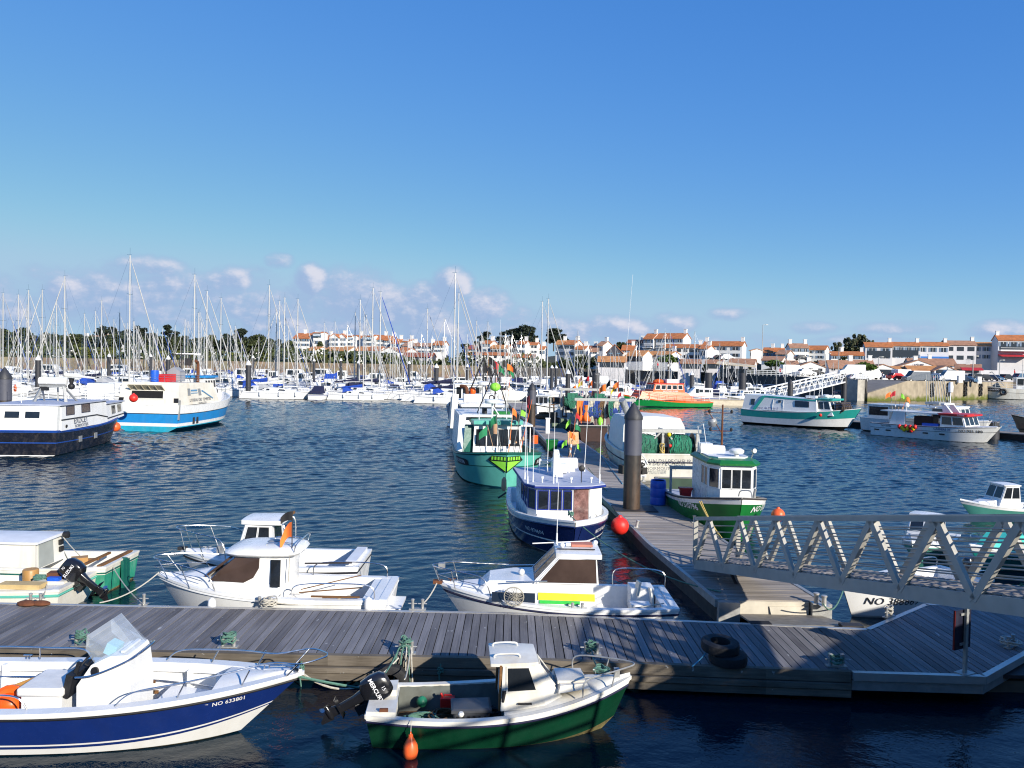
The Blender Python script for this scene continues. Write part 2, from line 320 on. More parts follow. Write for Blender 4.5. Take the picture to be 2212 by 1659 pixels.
# ------------------------------------------------------------ hulls and boat fittings (local frame: x bow, y port, z up, origin on the waterline)
class Hull:
    def __init__(s,L,B,zs,zm,zb,tw=.85,tm=.45,p=2.2,rake=.4,fl0=.12,fl1=.5,draft=.35,trake=.08,blunt=.0):
        s.L,s.B,s.zs,s.zm,s.zb,s.tw,s.tm,s.p,s.rake,s.fl0,s.fl1,s.draft,s.trake,s.blunt=L,B,zs,zm,zb,tw,tm,p,rake,fl0,fl1,draft,trake,blunt
    def hb(s,t):
        if t<=s.tm: k=s.tw+(1-s.tw)*math.sin(math.pi/2*t/s.tm)
        else: k=1-(1-s.blunt)*((t-s.tm)/(1-s.tm))**s.p
        return max(k,0)*s.B/2+.012
    def sheer(s,t):
        a=2*s.zs-4*s.zm+2*s.zb; b=-3*s.zs+4*s.zm-s.zb; return a*t*t+b*t+s.zs
    def pt(s,t,h,side=1):
        hh=max(h,0); b=s.hb(t)*(1-(s.fl0+s.fl1*t*t)*max(0,1-hh)**1.3)
        if h<0: b*=1+h*.8
        z=h*s.sheer(t) if h>=0 else h*s.draft
        x=-s.L/2+s.L*t-s.rake*(1-min(h,1))*max(0,(t-.5)/.5)**2+s.trake*(1-h)*max(0,1-t/.15)
        return Vector((x,side*b,z))
    def ts(s,n=22,t0=0,t1=1): return [t0+(t1-t0)*(1-(1-k/n)**1.35) for k in range(n+1)]
    def skin(s,parent,rows,mats,n=22,name='hull'):
        # rows: [(h or f(t), material index of the strip below)]
        b=MB(); T=s.ts(n); hv=lambda r_,t:r_(t) if callable(r_) else r_
        for side in (1,-1):
            for k in range(1,len(rows)):
                g=[]
                for t in T: g.append([s.pt(t,hv(rows[k-1][0],t),side),s.pt(t,hv(rows[k][0],t),side)])
                b.loft(g,rows[k][1],closed=False,c0=False,c1=False)
        for k in range(1,len(rows)):
            a0,a1=hv(rows[k-1][0],0),hv(rows[k][0],0)
            b.quad(s.pt(0,a0,1),s.pt(0,a0,-1),s.pt(0,a1,-1),s.pt(0,a1,1),rows[k][1])
            if s.blunt: 
                a0,a1=hv(rows[k-1][0],1),hv(rows[k][0],1); b.quad(s.pt(1,a0,1),s.pt(1,a0,-1),s.pt(1,a1,-1),s.pt(1,a1,1),rows[k][1])
        return b.build(name,mats,parent,ang=30)
    def inside(s,parent,t0,t1,floor,gw,mcap,mwall,mfloor,cam=.05,lip=.02,lipd=0,rec=0,aft=True,n=20,names=('gunwale','cockpit','foredeck')):
        T=s.ts(n); ins=lambda t:max(s.hb(t)-gw,.004)
        out=[]
        b=MB()
        for sd in (1,-1):
            b.loft([[ (s.pt(t,1).x,sd*(s.hb(t)+.012),s.sheer(t)-.03),(s.pt(t,1).x,sd*(s.hb(t)+.012),s.sheer(t)+lip),(s.pt(t,1).x,sd*ins(t),s.sheer(t)+lip),(s.pt(t,1).x,sd*ins(t),s.sheer(t)-.03)] for t in T],0,True)
        b.hexa([(s.pt(0,1).x-.012,-s.hb(0),s.zs-.03),(s.pt(0,1).x+gw,-s.hb(0),s.zs-.03),(s.pt(0,1).x+gw,s.hb(0),s.zs-.03),(s.pt(0,1).x-.012,s.hb(0),s.zs-.03),(s.pt(0,1).x-.012,-s.hb(0),s.zs+lip+.002),(s.pt(0,1).x+gw,-s.hb(0),s.zs+lip+.002),(s.pt(0,1).x+gw,s.hb(0),s.zs+lip+.002),(s.pt(0,1).x-.012,s.hb(0),s.zs+lip+.002)])
        out.append(b.build(names[0],[mcap],parent))
        TT=s.ts(n,t0,min(t1,.985)); fz=floor if callable(floor) else (lambda t:floor)
        b=MB(); P=[]; P2=[]
        for t in TT:
            i=ins(t); x=s.pt(t,1).x; j=max(min(i*(1-.25*t*t)-.03,abs(s.pt(t,max(.02,fz(t)/s.sheer(t))).y)-.03),.004); xf=min(x,s.pt(t,max(.02,fz(t)/s.sheer(t))).x-.05*t) if t>.5 else x; P.append([(x,i,s.sheer(t)),(xf,j,fz(t)),(xf,-j,fz(t)),(x,-i,s.sheer(t))]); z_=s.sheer(t); R_=min(i+rec,abs(s.pt(t,.8).y)-.02); P2.append([(x,i,z_),(x,i,z_-lipd),(x,R_,z_-lipd-.005),(xf,j,fz(t))])
        for k in range(len(P)-1):
            A,B_=P[k],P[k+1]; b.quad(A[1],B_[1],B_[2],A[2],1)
            if not lipd: b.quad(A[0],B_[0],B_[1],A[1],0); b.quad(A[2],B_[2],B_[3],A[3],0)
            else:
                for s_ in (1,-1):
                    C_=[(p[0],p[1]*s_,p[2]) for p in P2[k]]; D_=[(p[0],p[1]*s_,p[2]) for p in P2[k+1]]
                    for m_ in range(3): b.quad(C_[m_],D_[m_],D_[m_+1],C_[m_+1],0)
        b.quad(*P[0],0); b.quad(*P[-1],0)
        out.append(b.build(names[1],[mwall,mfloor],parent))
        if t1<.97:
            b=MB(); g=[]
            for t in s.ts(12,t1,.995):
                i=ins(t)+.01; x=s.pt(t,1).x; g.append([(x,i*c,s.sheer(t)+cam*(1-c*c)+.006) for c in (1,.6,.25,-.25,-.6,-1)])
            b.loft(g,0,closed=False,c0=False,c1=False); out.append(b.build(names[2],[DECKW if mfloor is None else mcap],parent))
        if aft and t0>.02:
            b=MB(); g=[[(s.pt(t,1).x+.01,ins(t)*c,s.sheer(t)-.004) for c in (1,.3,-.3,-1)] for t in (0,t0*.5,t0)]
            b.loft(g,0,closed=False,c0=False,c1=False); b.build('aft_deck',[mcap],parent)
        return out
    def plat(s,b,t0,t1,z0,z1,inset,m=0,n=10):
        T=[t0+(t1-t0)*k/n for k in range(n+1)]
        poly=[(s.pt(t,1).x,max(s.hb(t)-inset,.01)) for t in T]+[(s.pt(t,1).x,-max(s.hb(t)-inset,.01)) for t in reversed(T)]
        return b.prism(poly,z0,z1,m)
    def line(s,b,h,r_,m=0,off=.0,t0=0,t1=1,n=24,k=5,ends=True):
        for sd in (1,-1):
            pts=[]
            for t in s.ts(n,t0,t1):
                p=s.pt(t,h(t) if callable(h) else h,sd); p.y+=sd*off; pts.append(p)
            b.path(pts,r_,k,m)
        return b
    def rub(s,parent,h=.97,r_=.025,m=None,name='rub_rail'):
        b=MB(); s.line(b,h,r_,0,.004); p=s.pt(0,h); b.tube((p.x-.005,p.y,p.z),(p.x-.005,-p.y,p.z),r_,n=5); return b.build(name,m or BLACK,parent)
    def at(s,x,z,side):
        t=(x+s.L/2)/s.L
        for _ in range(6):
            h=max(0,min(1,z/s.sheer(t))); t+=(x-s.pt(t,h,side).x)/s.L; t=max(0,min(1,t))
        h=max(0,min(1.0,z/s.sheer(t))); p=s.pt(t,h,side)
        a=s.pt(min(t+.01,1),h,side)-s.pt(max(t-.01,0),h,side); c=s.pt(t,min(h+.02,1.02),side)-s.pt(t,h-.02,side)
        n=a.cross(c).normalized()
        if n.y*side<0: n=-n
        return p,n
    def text(s,st,x,z,size,side,m,parent,eps=.012,shear=0,bold=.012,slope=0,wrap=True):
        vs,fs=textmesh(st,bold); b=MB(); sg=-1 if side>0 else 1; P=[]
        for v in vs:
            u=(v.x+v.y*shear)*size; p,n=s.at(x+sg*u,z+v.y*size+slope*sg*u,side); P.append(p+n*eps)
        b.add(P,fs); return b.build('lettering',m,parent,smooth=False)
def cleat(b,x,y,z,l=.16,ang=0,m=0):
    c,s_=math.cos(ang)*l/2,math.sin(ang)*l/2
    b.tube((x-c,y-s_,z+.05),(x+c,y+s_,z+.05),.012,n=6,m=m); b.tube((x-c*.35,y-s_*.35,z-.01),(x-c*.35,y-s_*.35,z+.05),.011,n=5,m=m); b.tube((x+c*.35,y+s_*.35,z-.01),(x+c*.35,y+s_*.35,z+.05),.011,n=5,m=m)
def spline(pts,n=8):
    P=[Vector(p) for p in pts]; out=[]
    for i in range(len(P)-1):
        p0=P[max(i-1,0)];p1=P[i];p2=P[i+1];p3=P[min(i+2,len(P)-1)]
        for k in range(n):
            t=k/n; out.append(.5*((2*p1)+(p2-p0)*t+(2*p0-5*p1+4*p2-p3)*t*t+(3*p1-p0-3*p2+p3)*t**3))
    return out+[P[-1]]
def sag(a,b_,d,n=12):
    a=Vector(a); b_=Vector(b_); return [a.lerp(b_,k/n)-Vector((0,0,d*4*(k/n)*(1-k/n))) for k in range(n+1)]
def rope(a,b_,d,r_,m,label,cat='rope',group=None,n=14,name='mooring_rope'):
    b=MB(); b.path(sag(a,b_,d,n),r_,5); return tag(b.build(name,m),label,cat,group)
def coil(b,c,r_,R_,turns,m=0,seed=1,h=.05,sq=1):
    g=random.Random(seed); pts=[]
    for k in range(turns*9):
        a=k*2*math.pi/9; rr=R_*(.55+.5*g.random()); pts.append((c[0]+rr*math.cos(a),c[1]+sq*rr*math.sin(a),c[2]+h*(k/(turns*9))+g.uniform(0,h*.5)))
    b.path(spline(pts,2),r_,5,m)
def cabin_rings(b,rings,m=0): return b.loft(rings,m)
def windows(parent,qd,cells,name='window',frame=None,t=.03,glass=None,d=.012,fd=.022):
    for (u0,u1,v0,v1) in cells:
        if frame is not None:
            f=MB(); f.frame(qd,u0,u1,v0,v1,t,fd); fo=f.build(name,frame,parent,smooth=False)
            g=MB(); g.panel(qd,u0,u1,v0,v1,d); g.build('pane',glass or GLASS,fo,smooth=False)
        else:
            g=MB(); g.panel(qd,u0,u1,v0,v1,d); g.build(name,glass or GLASS,parent,smooth=False)
def outboard(parent,x,y,z,tilt,yaw=0,s=1.0,txt='',cowl=None,num=''):
    """engine hung on the transom at (x,y,z), swung up by tilt"""
    M4=Matrix.Translation((x,y,z))@Matrix.Rotation(yaw,4,'Z')@Matrix.Rotation(tilt,4,'Y')@Matrix.Scale(s,4)
    b=MB()
    def rr(w_,d_,cx,z_,k=.35):
        o=[]
        for i in range(16):
            a=2*math.pi*i/16; ca,sa=math.cos(a),math.sin(a); f=lambda v:math.copysign(abs(v)**.55,v)
            o.append((cx+f(ca)*d_/2,f(sa)*w_/2,z_))
        return o
    b.loft([rr(.22,.34,-.19,.04),rr(.29,.46,-.21,.10),rr(.31,.50,-.21,.28),rr(.29,.46,-.20,.46),rr(.2,.32,-.19,.54)])
    e=link('outboard_motor',b.mesh('outboard_cowling',[cowl or BLKGL]),parent,M4)
    b=MB(); b.loft([rr(.2,.26,-.19,.05),rr(.14,.17,-.2,-.12),rr(.09,.16,-.2,-.42),rr(.05,.2,-.22,-.60)]); b.box((-.22,0,-.44),(.36,.2,.015)); b.lathe([(.01,.16),(.055,.1),(.06,-.02),(.04,-.12)],(-.24,0,-.64),10,axis=(1,0,0)); b.hexa([(-.15,-.01,-.85),(-.1,-.01,-.85),(-.1,.01,-.85),(-.15,.01,-.85),(-.32,-.015,-.62),(-.08,-.015,-.62),(-.08,.015,-.62),(-.32,.015,-.62)])
    b.box((-.02,0,-.06),(.16,.2,.26)); b.box((.05,0,.0),(.05,.24,.2)); b.build('engine_leg',BLKGL if cowl is None else cowl,e)
    b=MB()
    for k in range(3):
        a=k*2.094; b.loft([[(-.34,.03*math.cos(a+.5),-.64+.03*math.sin(a+.5)),(-.31,.03*math.cos(a-.5),-.64+.03*math.sin(a-.5))],[(-.38,.11*math.cos(a+.45),-.64+.11*math.sin(a+.45)),(-.31,.11*math.cos(a-.45),-.64+.11*math.sin(a-.45))],[(-.36,.125*math.cos(a+.1),-.64+.125*math.sin(a+.1)),(-.33,.125*math.cos(a-.2),-.64+.125*math.sin(a-.2))]],0,False,False,False)
    b.build('propeller',STEEL,e)
    if txt:
        for sd in (1,-1):
            text(txt,(-.2,sd*.162,.30),(-sd,0,0),(0,0,1),.105,WHTTXT,e,bold=.02,eps=.0)
            if num: text(num,(-.17,sd*.155,.44),(-sd,0,0),(0,0,1),.09,WHTTXT,e,bold=.0,eps=0)
    return e
def flagpole(b,p,h,r_=.012,lean=(0,0),m=0):
    b.tube(p,(p[0]+lean[0],p[1]+lean[1],p[2]+h),r_,r_*.7,5,m)
def pennant(p,w_,h_,dirv,droop,mat_,parent,name='flag',seed=1):
    g=random.Random(seed); d=Vector((dirv[0],dirv[1],0)).normalized(); b=MB(); n=5; pr=Vector((-d.y,d.x,0))
    for s0 in (0,1):
        pass
    rows=[]
    for i in range(n+1):
        t=i/n; off=pr*(math.sin(t*5+seed)*.12*w_); x=Vector(p)+d*(w_*t*(1-.25*droop))+off-Vector((0,0,droop*w_*t*t))
        hh=h_*(1-.25*t); rows.append([x,x-Vector((0,0,hh*.5))+pr*.03*w_*math.sin(i+seed),x-Vector((0,0,hh))])
    b.loft(rows,0,False,False,False)
    o=b.build(name,mat_,parent,ang=180); return o
# ------------------------------------------------------------ water
def water_mat():
    m=bpy.data.materials.new('harbour_water'); m.use_nodes=True; t=m.node_tree; n=t.nodes; l=t.links; b=n['Principled BSDF']
    b.inputs['Base Color'].default_value=(.002,.013,.024,1); b.inputs['Roughness'].default_value=.05; b.inputs['IOR'].default_value=1.333; b.inputs['Specular IOR Level'].default_value=.5
    co=n.new('ShaderNodeTexCoord')
    def nz(scale,det,sx=1,sy=1,rot=0,r_=.5):
        mp=n.new('ShaderNodeMapping'); mp.inputs['Scale'].default_value=(sx,sy,1); mp.inputs['Rotation'].default_value=(0,0,rot); l.new(co.outputs['Object'],mp.inputs[0])
        x=n.new('ShaderNodeTexNoise'); x.inputs['Scale'].default_value=scale; x.inputs['Detail'].default_value=det; x.inputs['Roughness'].default_value=r_; l.new(mp.outputs[0],x.inputs['Vector']); return x.outputs[0]
    a1=nz(7.0,3,.8,1.1,.5,.6); ml=a1
    bp=n.new('ShaderNodeBump'); bp.inputs['Strength'].default_value=.35; bp.inputs['Distance'].default_value=.03; l.new(ml,bp.inputs['Height']); l.new(bp.outputs[0],b.inputs['Normal'])
    return m
b=MB(); 
import numpy as np
# wind chop: a sum of many short waves with a spread of directions, calm in the lee of the pontoons, as real relief
def wave_height(X,Y):
    g=np.random.RandomState(5); Z=np.zeros_like(X)
    for i in range(46):
        lam=.22*(1.15/.22)**g.rand(); th=g.normal(math.pi/2+.25,.62); k=2*math.pi/lam; a=.0060*lam*(.6+.8*g.rand())
        Z+=a*np.sin(k*(math.cos(th)*X+math.sin(th)*Y)+6.283*g.rand()+.6*np.sin(.31*X+.17*Y+i))
    Z*=np.clip((Y-13.5)/28,.10,1.0)*(1-.0*X)
    slick=.5+.5*np.sin(.085*X+1.3*np.sin(.06*Y)+.7)*np.sin(.11*Y+.9*np.sin(.05*X)+.4)
    return Z*(.55+.6*slick)
def grid_water():
    ny,nx=1650,540; Ys=8.0*(190/8.0)**(np.linspace(0,1,ny)); U=np.linspace(-.80,.80,nx)
    Y=np.repeat(Ys[:,None],nx,1); X=U[None,:]*(Ys[:,None]+2.0); Z=wave_height(X,Y)
    co=np.stack([X,Y,Z],-1).reshape(-1,3); i=np.arange(ny*nx).reshape(ny,nx); f=np.stack([i[:-1,:-1],i[:-1,1:],i[1:,1:],i[1:,:-1]],-1).reshape(-1,4)
    me=bpy.data.meshes.new('water'); me.vertices.add(len(co)); me.vertices.foreach_set('co',co.ravel().astype(np.float32)); me.loops.add(f.size); me.loops.foreach_set('vertex_index',f.ravel().astype(np.int32)); me.polygons.add(len(f)); me.polygons.foreach_set('loop_start',np.arange(0,f.size,4,dtype=np.int32)); me.polygons.foreach_set('use_smooth',np.ones(len(f),bool)); me.update(calc_edges=True); return me
WM=water_mat(); wm_=grid_water(); wm_.materials.append(WM); struct(link('water',wm_))
b.quad((-6000,-200,-.16),(6000,-200,-.16),(6000,9000,-.16),(-6000,9000,-.16))
struct(b.build('water',WM,smooth=False))
# ------------------------------------------------------------ the quay the photographer stands on
QZ=3.6
b=MB(); b.prism([(-80,.35),(2.75,.35),(9.0,6.4),(60,56),(120,-60),(-80,-60)],-3,QZ)
struct(b.build('quay',CONC,smooth=False))
# railing along the edge of that quay, beside the head of the gangway
t=thing('railing','grey quay railing beside the head of the near gangway','railing',(0,0,QZ))
RLP=[Vector((2.9+.98*k,.6+.95*k,0)) for k in range(5)]
GRL=mat('railing_paint',(.40,.39,.36),.5,.2,var=.1)
for i,p in enumerate(RLP):
    if i not in (5,): b=MB(); b.box(p+Vector((0,0,.55)),(.06,.06,1.1)); b.build('post',GRL,t,smooth=False)
for i in range(4):
    pass
    for z,h_ in ((.22,.06),(.50,.06),(.78,.06),(1.1,.09)): b=MB(); b.bar(RLP[i]+Vector((0,0,z)),RLP[i+1]+Vector((0,0,z)),.05,h_); b.build('rail',GRL,t,smooth=False)
# ------------------------------------------------------------ far shore
SH=[(-420,186,5.3),(-120,186,5.3),(-8,190,5.3),(20,212,5.0),(50,197,4.8),(64.5,162,4.3),(68.6,150.5,4.2),(69,150,1.5),(79.5,155.5,4.0),(108,176,3.9),(160,214,3.9),(420,400,4)]
def stone_mat():
    m=mat('stone_wall',(.29,.225,.15),.9,var=.2,sc=.8,bump=.5,bsc=6,dirt=.7,dirtc=(.14,.11,.08),dsc=.5)
    t=m.node_tree; n=t.nodes; l=t.links; b=n['Principled BSDF']; src=b.inputs['Base Color'].links[0].from_socket
    v=n.new('ShaderNodeTexVoronoi'); v.inputs['Scale'].default_value=.75; co=n.new('ShaderNodeTexCoord'); l.new(co.outputs['Object'],v.inputs['Vector'])
    mx=n.new('ShaderNodeMixRGB'); mx.blend_type='MULTIPLY'; mx.inputs[0].default_value=.6; l.new(src,mx.inputs[1])
    cr=n.new('ShaderNodeHueSaturation'); cr.inputs['Saturation'].default_value=.25; l.new(v.outputs['Color'],cr.inputs['Color']); l.new(cr.outputs[0],mx.inputs[2]); l.new(mx.outputs[0],b.inputs['Base Color']); return m
STONE=stone_mat()
def wallmat(name,c,green):
    m=mat(name,c,.85,var=.25,sc=.6,bump=.4,bsc=5,dirt=.75,dirtc=(.10,.085,.06),dsc=.45,streak=True)
    if green:
        t=m.node_tree; n=t.nodes; l=t.links; b=n['Principled BSDF']; src=b.inputs['Base Color'].links[0].from_socket
        co=n.new('ShaderNodeTexCoord'); s_=n.new('ShaderNodeSeparateXYZ'); l.new(co.outputs['Object'],s_.inputs[0]); z=n.new('ShaderNodeTexNoise'); z.inputs['Scale'].default_value=.7; z.inputs['Detail'].default_value=6; l.new(co.outputs['Object'],z.inputs['Vector'])
        a=n.new('ShaderNodeMath'); a.operation='MULTIPLY_ADD'; a.inputs[1].default_value=2.5; l.new(z.outputs[0],a.inputs[0]); ng=n.new('ShaderNodeMath'); ng.operation='MULTIPLY'; ng.inputs[1].default_value=-1; l.new(s_.outputs[2],ng.inputs[0]); l.new(ng.outputs[0],a.inputs[2])
        r_=n.new('ShaderNodeMapRange'); r_.inputs[1].default_value=.1; r_.inputs[2].default_value=1.0; l.new(a.outputs[0],r_.inputs[0])
        mx=n.new('ShaderNodeMixRGB'); l.new(r_.outputs[0],mx.inputs[0]); l.new(src,mx.inputs[1]); mx.inputs[2].default_value=(.10,.115,.012,1); l.new(mx.outputs[0],b.inputs['Base Color'])
    return m
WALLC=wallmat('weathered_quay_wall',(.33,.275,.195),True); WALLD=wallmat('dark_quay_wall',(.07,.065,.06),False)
def seg(name,i0,i1,m,label,cat,cap=True,th=.7):
    b=MB()
    for i in range(i0,i1):
        a,c=SH[i],SH[i+1]; d=Vector((c[0]-a[0],c[1]-a[1],0)).normalized(); nn=Vector((-d.y,d.x,0))*th
        b.hexa([(a[0],a[1],-2),(c[0],c[1],-2),(c[0]+nn.x,c[1]+nn.y,-2),(a[0]+nn.x,a[1]+nn.y,-2),(a[0],a[1],a[2]),(c[0],c[1],c[2]),(c[0]+nn.x,c[1]+nn.y,c[2]),(a[0]+nn.x,a[1]+nn.y,a[2])])
    return tag(b.build(name,m,smooth=False),label,cat)
seg('stone_wall',0,2,STONE,'long tan stone sea wall below the hedges on the far shore','sea wall')
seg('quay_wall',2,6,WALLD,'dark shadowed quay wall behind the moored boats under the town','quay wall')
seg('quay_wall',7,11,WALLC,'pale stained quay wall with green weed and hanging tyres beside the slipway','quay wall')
ROWS=[(.3,0,0),(14,.0,.05),(34,.2,.1),(44,.3,.25),(70,.6,4.2),(110,1.2,5.4),(200,1.6,6.0),(600,2,7),(3000,2,7)]
b=MB(); g=[]
for (d,lz,rz_) in ROWS:
    g.append([(x,y+d,z-.12+(lz if x<10 else rz_)) for (x,y,z) in SH])
n_=len(SH); vs=[p for r_ in g for p in r_]; fs=[];ms=[]
for i in range(len(g)-1):
    for k in range(n_-1):
        b.quad(g[i][k],g[i][k+1],g[i+1][k+1],g[i+1][k],0 if (i<3 and SH[k][0]>45) else 1)
ASPH=mat('quay_paving',(.12,.115,.105),.9,var=.2,sc=.3,bump=.2,bsc=20); SCRUB=mat('dry_grass_ground',(.045,.045,.024),.95,var=.4,sc=.25,dirt=.8,dirtc=(.025,.032,.014),dsc=.15)
struct(b.build('ground',[ASPH,SCRUB]))
# the slipway sheet and its corner block
b=MB(); b.hexa([(69.2,150.3,-1),(79.4,155.7,-1),(75,163,-1),(65.4,157,-1),(69.2,150.3,1.35),(79.4,155.7,3.95),(75,163,3.95),(65.4,157,1.7)]); struct(b.build('slipway',mat('slipway_concrete',(.20,.185,.165),.9,var=.15,sc=.5),smooth=False))
b=MB(); b.box((66.6,150.6,1.4),(3.2,2.0,5.4),0,R(-62)); tag(b.build('concrete_block',CONC,smooth=False),'pale concrete corner block at the head of the far gangway','concrete block')
# ------------------------------------------------------------ foreground pontoon
DECK=wood('weathered_deck',(.105,.100,.104),(.235,.225,.225),1,.26,.7); DECK2=wood('pale_tan_deck',(.20,.175,.155),(.40,.355,.31),0,.22,.75)  # grey planks for the near pontoon, paler tan wood for the others
TIMB=wood('tan_waler_timber',(.085,.07,.052),(.20,.172,.135),0,.15,.8)
Z0=.5
def front(x): 
    y=13.07-.05*max(0,min(x,7.6)); return y if x<7.93 else 12.69+(x-7.93)*.78
def back(x):
    y=15.56-.08*max(0,min(x,7.0)); return y if x<7 else min(15.0+(x-7)*.83,16.7)
pon=thing('pontoon','near wooden pontoon of grey planks crossing the foreground','pontoon',(0,14.3,0))
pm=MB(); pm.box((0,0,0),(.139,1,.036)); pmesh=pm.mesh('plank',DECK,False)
x=-13.0; k=0
while x<10.9:
    f,bk=front(x)+.10,back(x)-.10; o=link('plank',pmesh,pon); o.location=(x+rnd.uniform(-.002,.002),(f+bk)/2-14.3+rnd.uniform(-.012,.012),Z0-.018+rnd.uniform(-.003,.003)); o.scale=(rnd.uniform(.975,1.0),bk-f,1); o.rotation_euler=(0,rnd.uniform(-.006,.006),rnd.uniform(-.002,.002)); x+=.153; k+=1
def edge(poly,w_,z0,z1,name,m,y0=14.3,off=0.0):
    for i in range(len(poly)-1):
        a=Vector((*poly[i],0)); c=Vector((*poly[i+1],0)); d=(c-a).normalized(); n_=Vector((d.y,-d.x,0))
        b=MB(); p=[a+n_*off,c+n_*off,c+n_*(off-w_),a+n_*(off-w_)]; b.hexa([(v.x,v.y-y0,z0) for v in p]+[(v.x,v.y-y0,z1) for v in p]); b.build(name,m,pon,smooth=False)
FR=[(-13.2,13.07),(-9,13.07),(-3.05,13.07),(0,13.07),(4.35,12.85),(5.75,12.78)]; FR2=[(5.77,12.75),(7.93,12.69),(9.3,13.76),(11,15.1)]
edge(FR,.10,Z0-.17,Z0+.006,'edge_beam',TIMB); edge(FR,.07,Z0-.28,Z0-.19,'waler',TIMB,off=.05); edge(FR,.09,Z0-.42,Z0-.30,'waler',TIMB,off=.02); edge(FR,.05,Z0-.19,Z0-.17,'waler',DARKST,off=-.02)
edge(FR2,.10,Z0-.12,Z0+.012,'edge_beam',ALU,off=.02); edge(FR2,.10,Z0-.30,Z0-.14,'waler',GALV,off=-.03)
BK=[(11,16.7),(9.05,16.7),(7.0,15.0),(4,15.24),(0,15.56),(-6.1,15.56),(-13.2,15.56)]
edge(BK,.10,Z0-.2,Z0+.008,'edge_beam',ALU); edge(BK,.08,Z0-.4,Z0-.22,'waler',TIMB,off=-.02)
b=MB()
b.box((0,0,.02),(1.9,2.0,.36)); fm_=b.mesh('float',mat('pontoon_float',(.13,.10,.07),.8,var=.3),False)
for xa in range(-13,10,3): link('float',fm_,pon).location=(xa+.9,0,0)
b=MB(); b.box((-1,0,.30),(23.6,2.15,.06)); b.build('deck_frame',DARKST,pon,smooth=False)
# ------------------------------------------------------------ finger pontoon leading away
def fl(y): return 4.5-.1026*(y-16.69) if y<22.15 else 3.94-.0539*(y-22.15)
def fr(y): return fl(y)+2.42
fin=thing('pontoon','long sunlit plank pontoon leading away between the fishing boats','pontoon',(0,16.7,0))
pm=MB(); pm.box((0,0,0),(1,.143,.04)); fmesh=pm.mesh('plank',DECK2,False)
y=16.82
while y<40:
    a,c=fl(y)+.09,fr(y)-.09; o=link('plank',fmesh,fin); o.location=((a+c)/2+rnd.uniform(-.01,.01),y-16.7,Z0-.02+rnd.uniform(-.004,.004)); o.scale=(c-a,rnd.uniform(.975,1),1); o.rotation_euler=(rnd.uniform(-.006,.006),0,rnd.uniform(-.002,.002)); y+=.152
b=MB()
for (ya,yb) in ((40,60),(60,80),(80,104)): b.hexa([(fl(ya)+.09,ya-16.7,Z0-.1),(fr(ya)-.09,ya-16.7,Z0-.1),(fr(yb)-.09,yb-16.7,Z0-.1),(fl(yb)+.09,yb-16.7,Z0-.1),(fl(ya)+.09,ya-16.7,Z0),(fr(ya)-.09,ya-16.7,Z0),(fr(yb)-.09,yb-16.7,Z0),(fl(yb)+.09,yb-16.7,Z0)])
b.build('far_deck',DECK2,fin,smooth=False)
for F_,sg in ((fl,-1),(fr,1)):
    ys=[16.7,22.15,40,70,104]
    for i in range(4):
        ya,yb=ys[i],ys[i+1]; b=MB(); A=F_(ya);C=F_(yb); iw=-sg*.1
        b.hexa([(A,ya-16.7,Z0-.16),(A+iw,ya-16.7,Z0-.16),(C+iw,yb-16.7,Z0-.16),(C,yb-16.7,Z0-.16),(A,ya-16.7,Z0+.012),(A+iw,ya-16.7,Z0+.012),(C+iw,yb-16.7,Z0+.012),(C,yb-16.7,Z0+.012)]); b.build('edge_beam',GALV,fin,smooth=False)
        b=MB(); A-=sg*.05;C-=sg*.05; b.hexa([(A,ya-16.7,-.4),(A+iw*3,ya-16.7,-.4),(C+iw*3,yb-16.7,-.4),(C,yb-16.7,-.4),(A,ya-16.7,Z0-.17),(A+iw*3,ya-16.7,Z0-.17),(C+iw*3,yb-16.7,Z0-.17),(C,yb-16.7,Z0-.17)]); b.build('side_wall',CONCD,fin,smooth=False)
# landing end: corner blocks, cross beam, hinge plate
b=MB(); b.box((4.78,.0,.24),(.46,.3,.5)); b.build('corner_block',GALV,fin,smooth=False); b=MB(); b.box((6.78,.0,.24),(.42,.3,.5)); b.build('corner_block',GALV,fin,smooth=False)
b=MB(); b.box((5.78,.06,.34),(1.55,.1,.28)); b.hexa([(5.75,-.06,.06),(6.5,-.06,.06),(6.5,.0,.06),(5.75,.0,.06),(5.68,-.02,.38),(6.55,-.02,.38),(6.55,.0,.38),(5.68,.0,.38)]); b.build('cross_beam',mat('cream_steel',(.58,.53,.43),.6,var=.15,sc=3,dirt=.5,dirtc=(.2,.14,.08)),fin,smooth=False)
b=MB(); b.hexa([(4.9,-1.45,.43),(6.9,-1.45,.43),(6.75,-.12,.20),(5.0,-.12,.20),(4.9,-1.45,.46),(6.9,-1.45,.46),(6.75,-.12,.24),(5.0,-.12,.24)]); b.build('hinge_plate',mat('tread_plate',(.26,.235,.2),.6,.3,var=.25,sc=6,bump=.5,bsc=40),fin,smooth=False)
b=MB(); b.box((5.0,-1.5,.49),(.42,.2,.05)); b.build('hinge',DARKST,fin,smooth=False); b=MB(); b.box((6.8,-1.5,.49),(.42,.2,.05)); b.build('hinge',DARKST,fin,smooth=False)
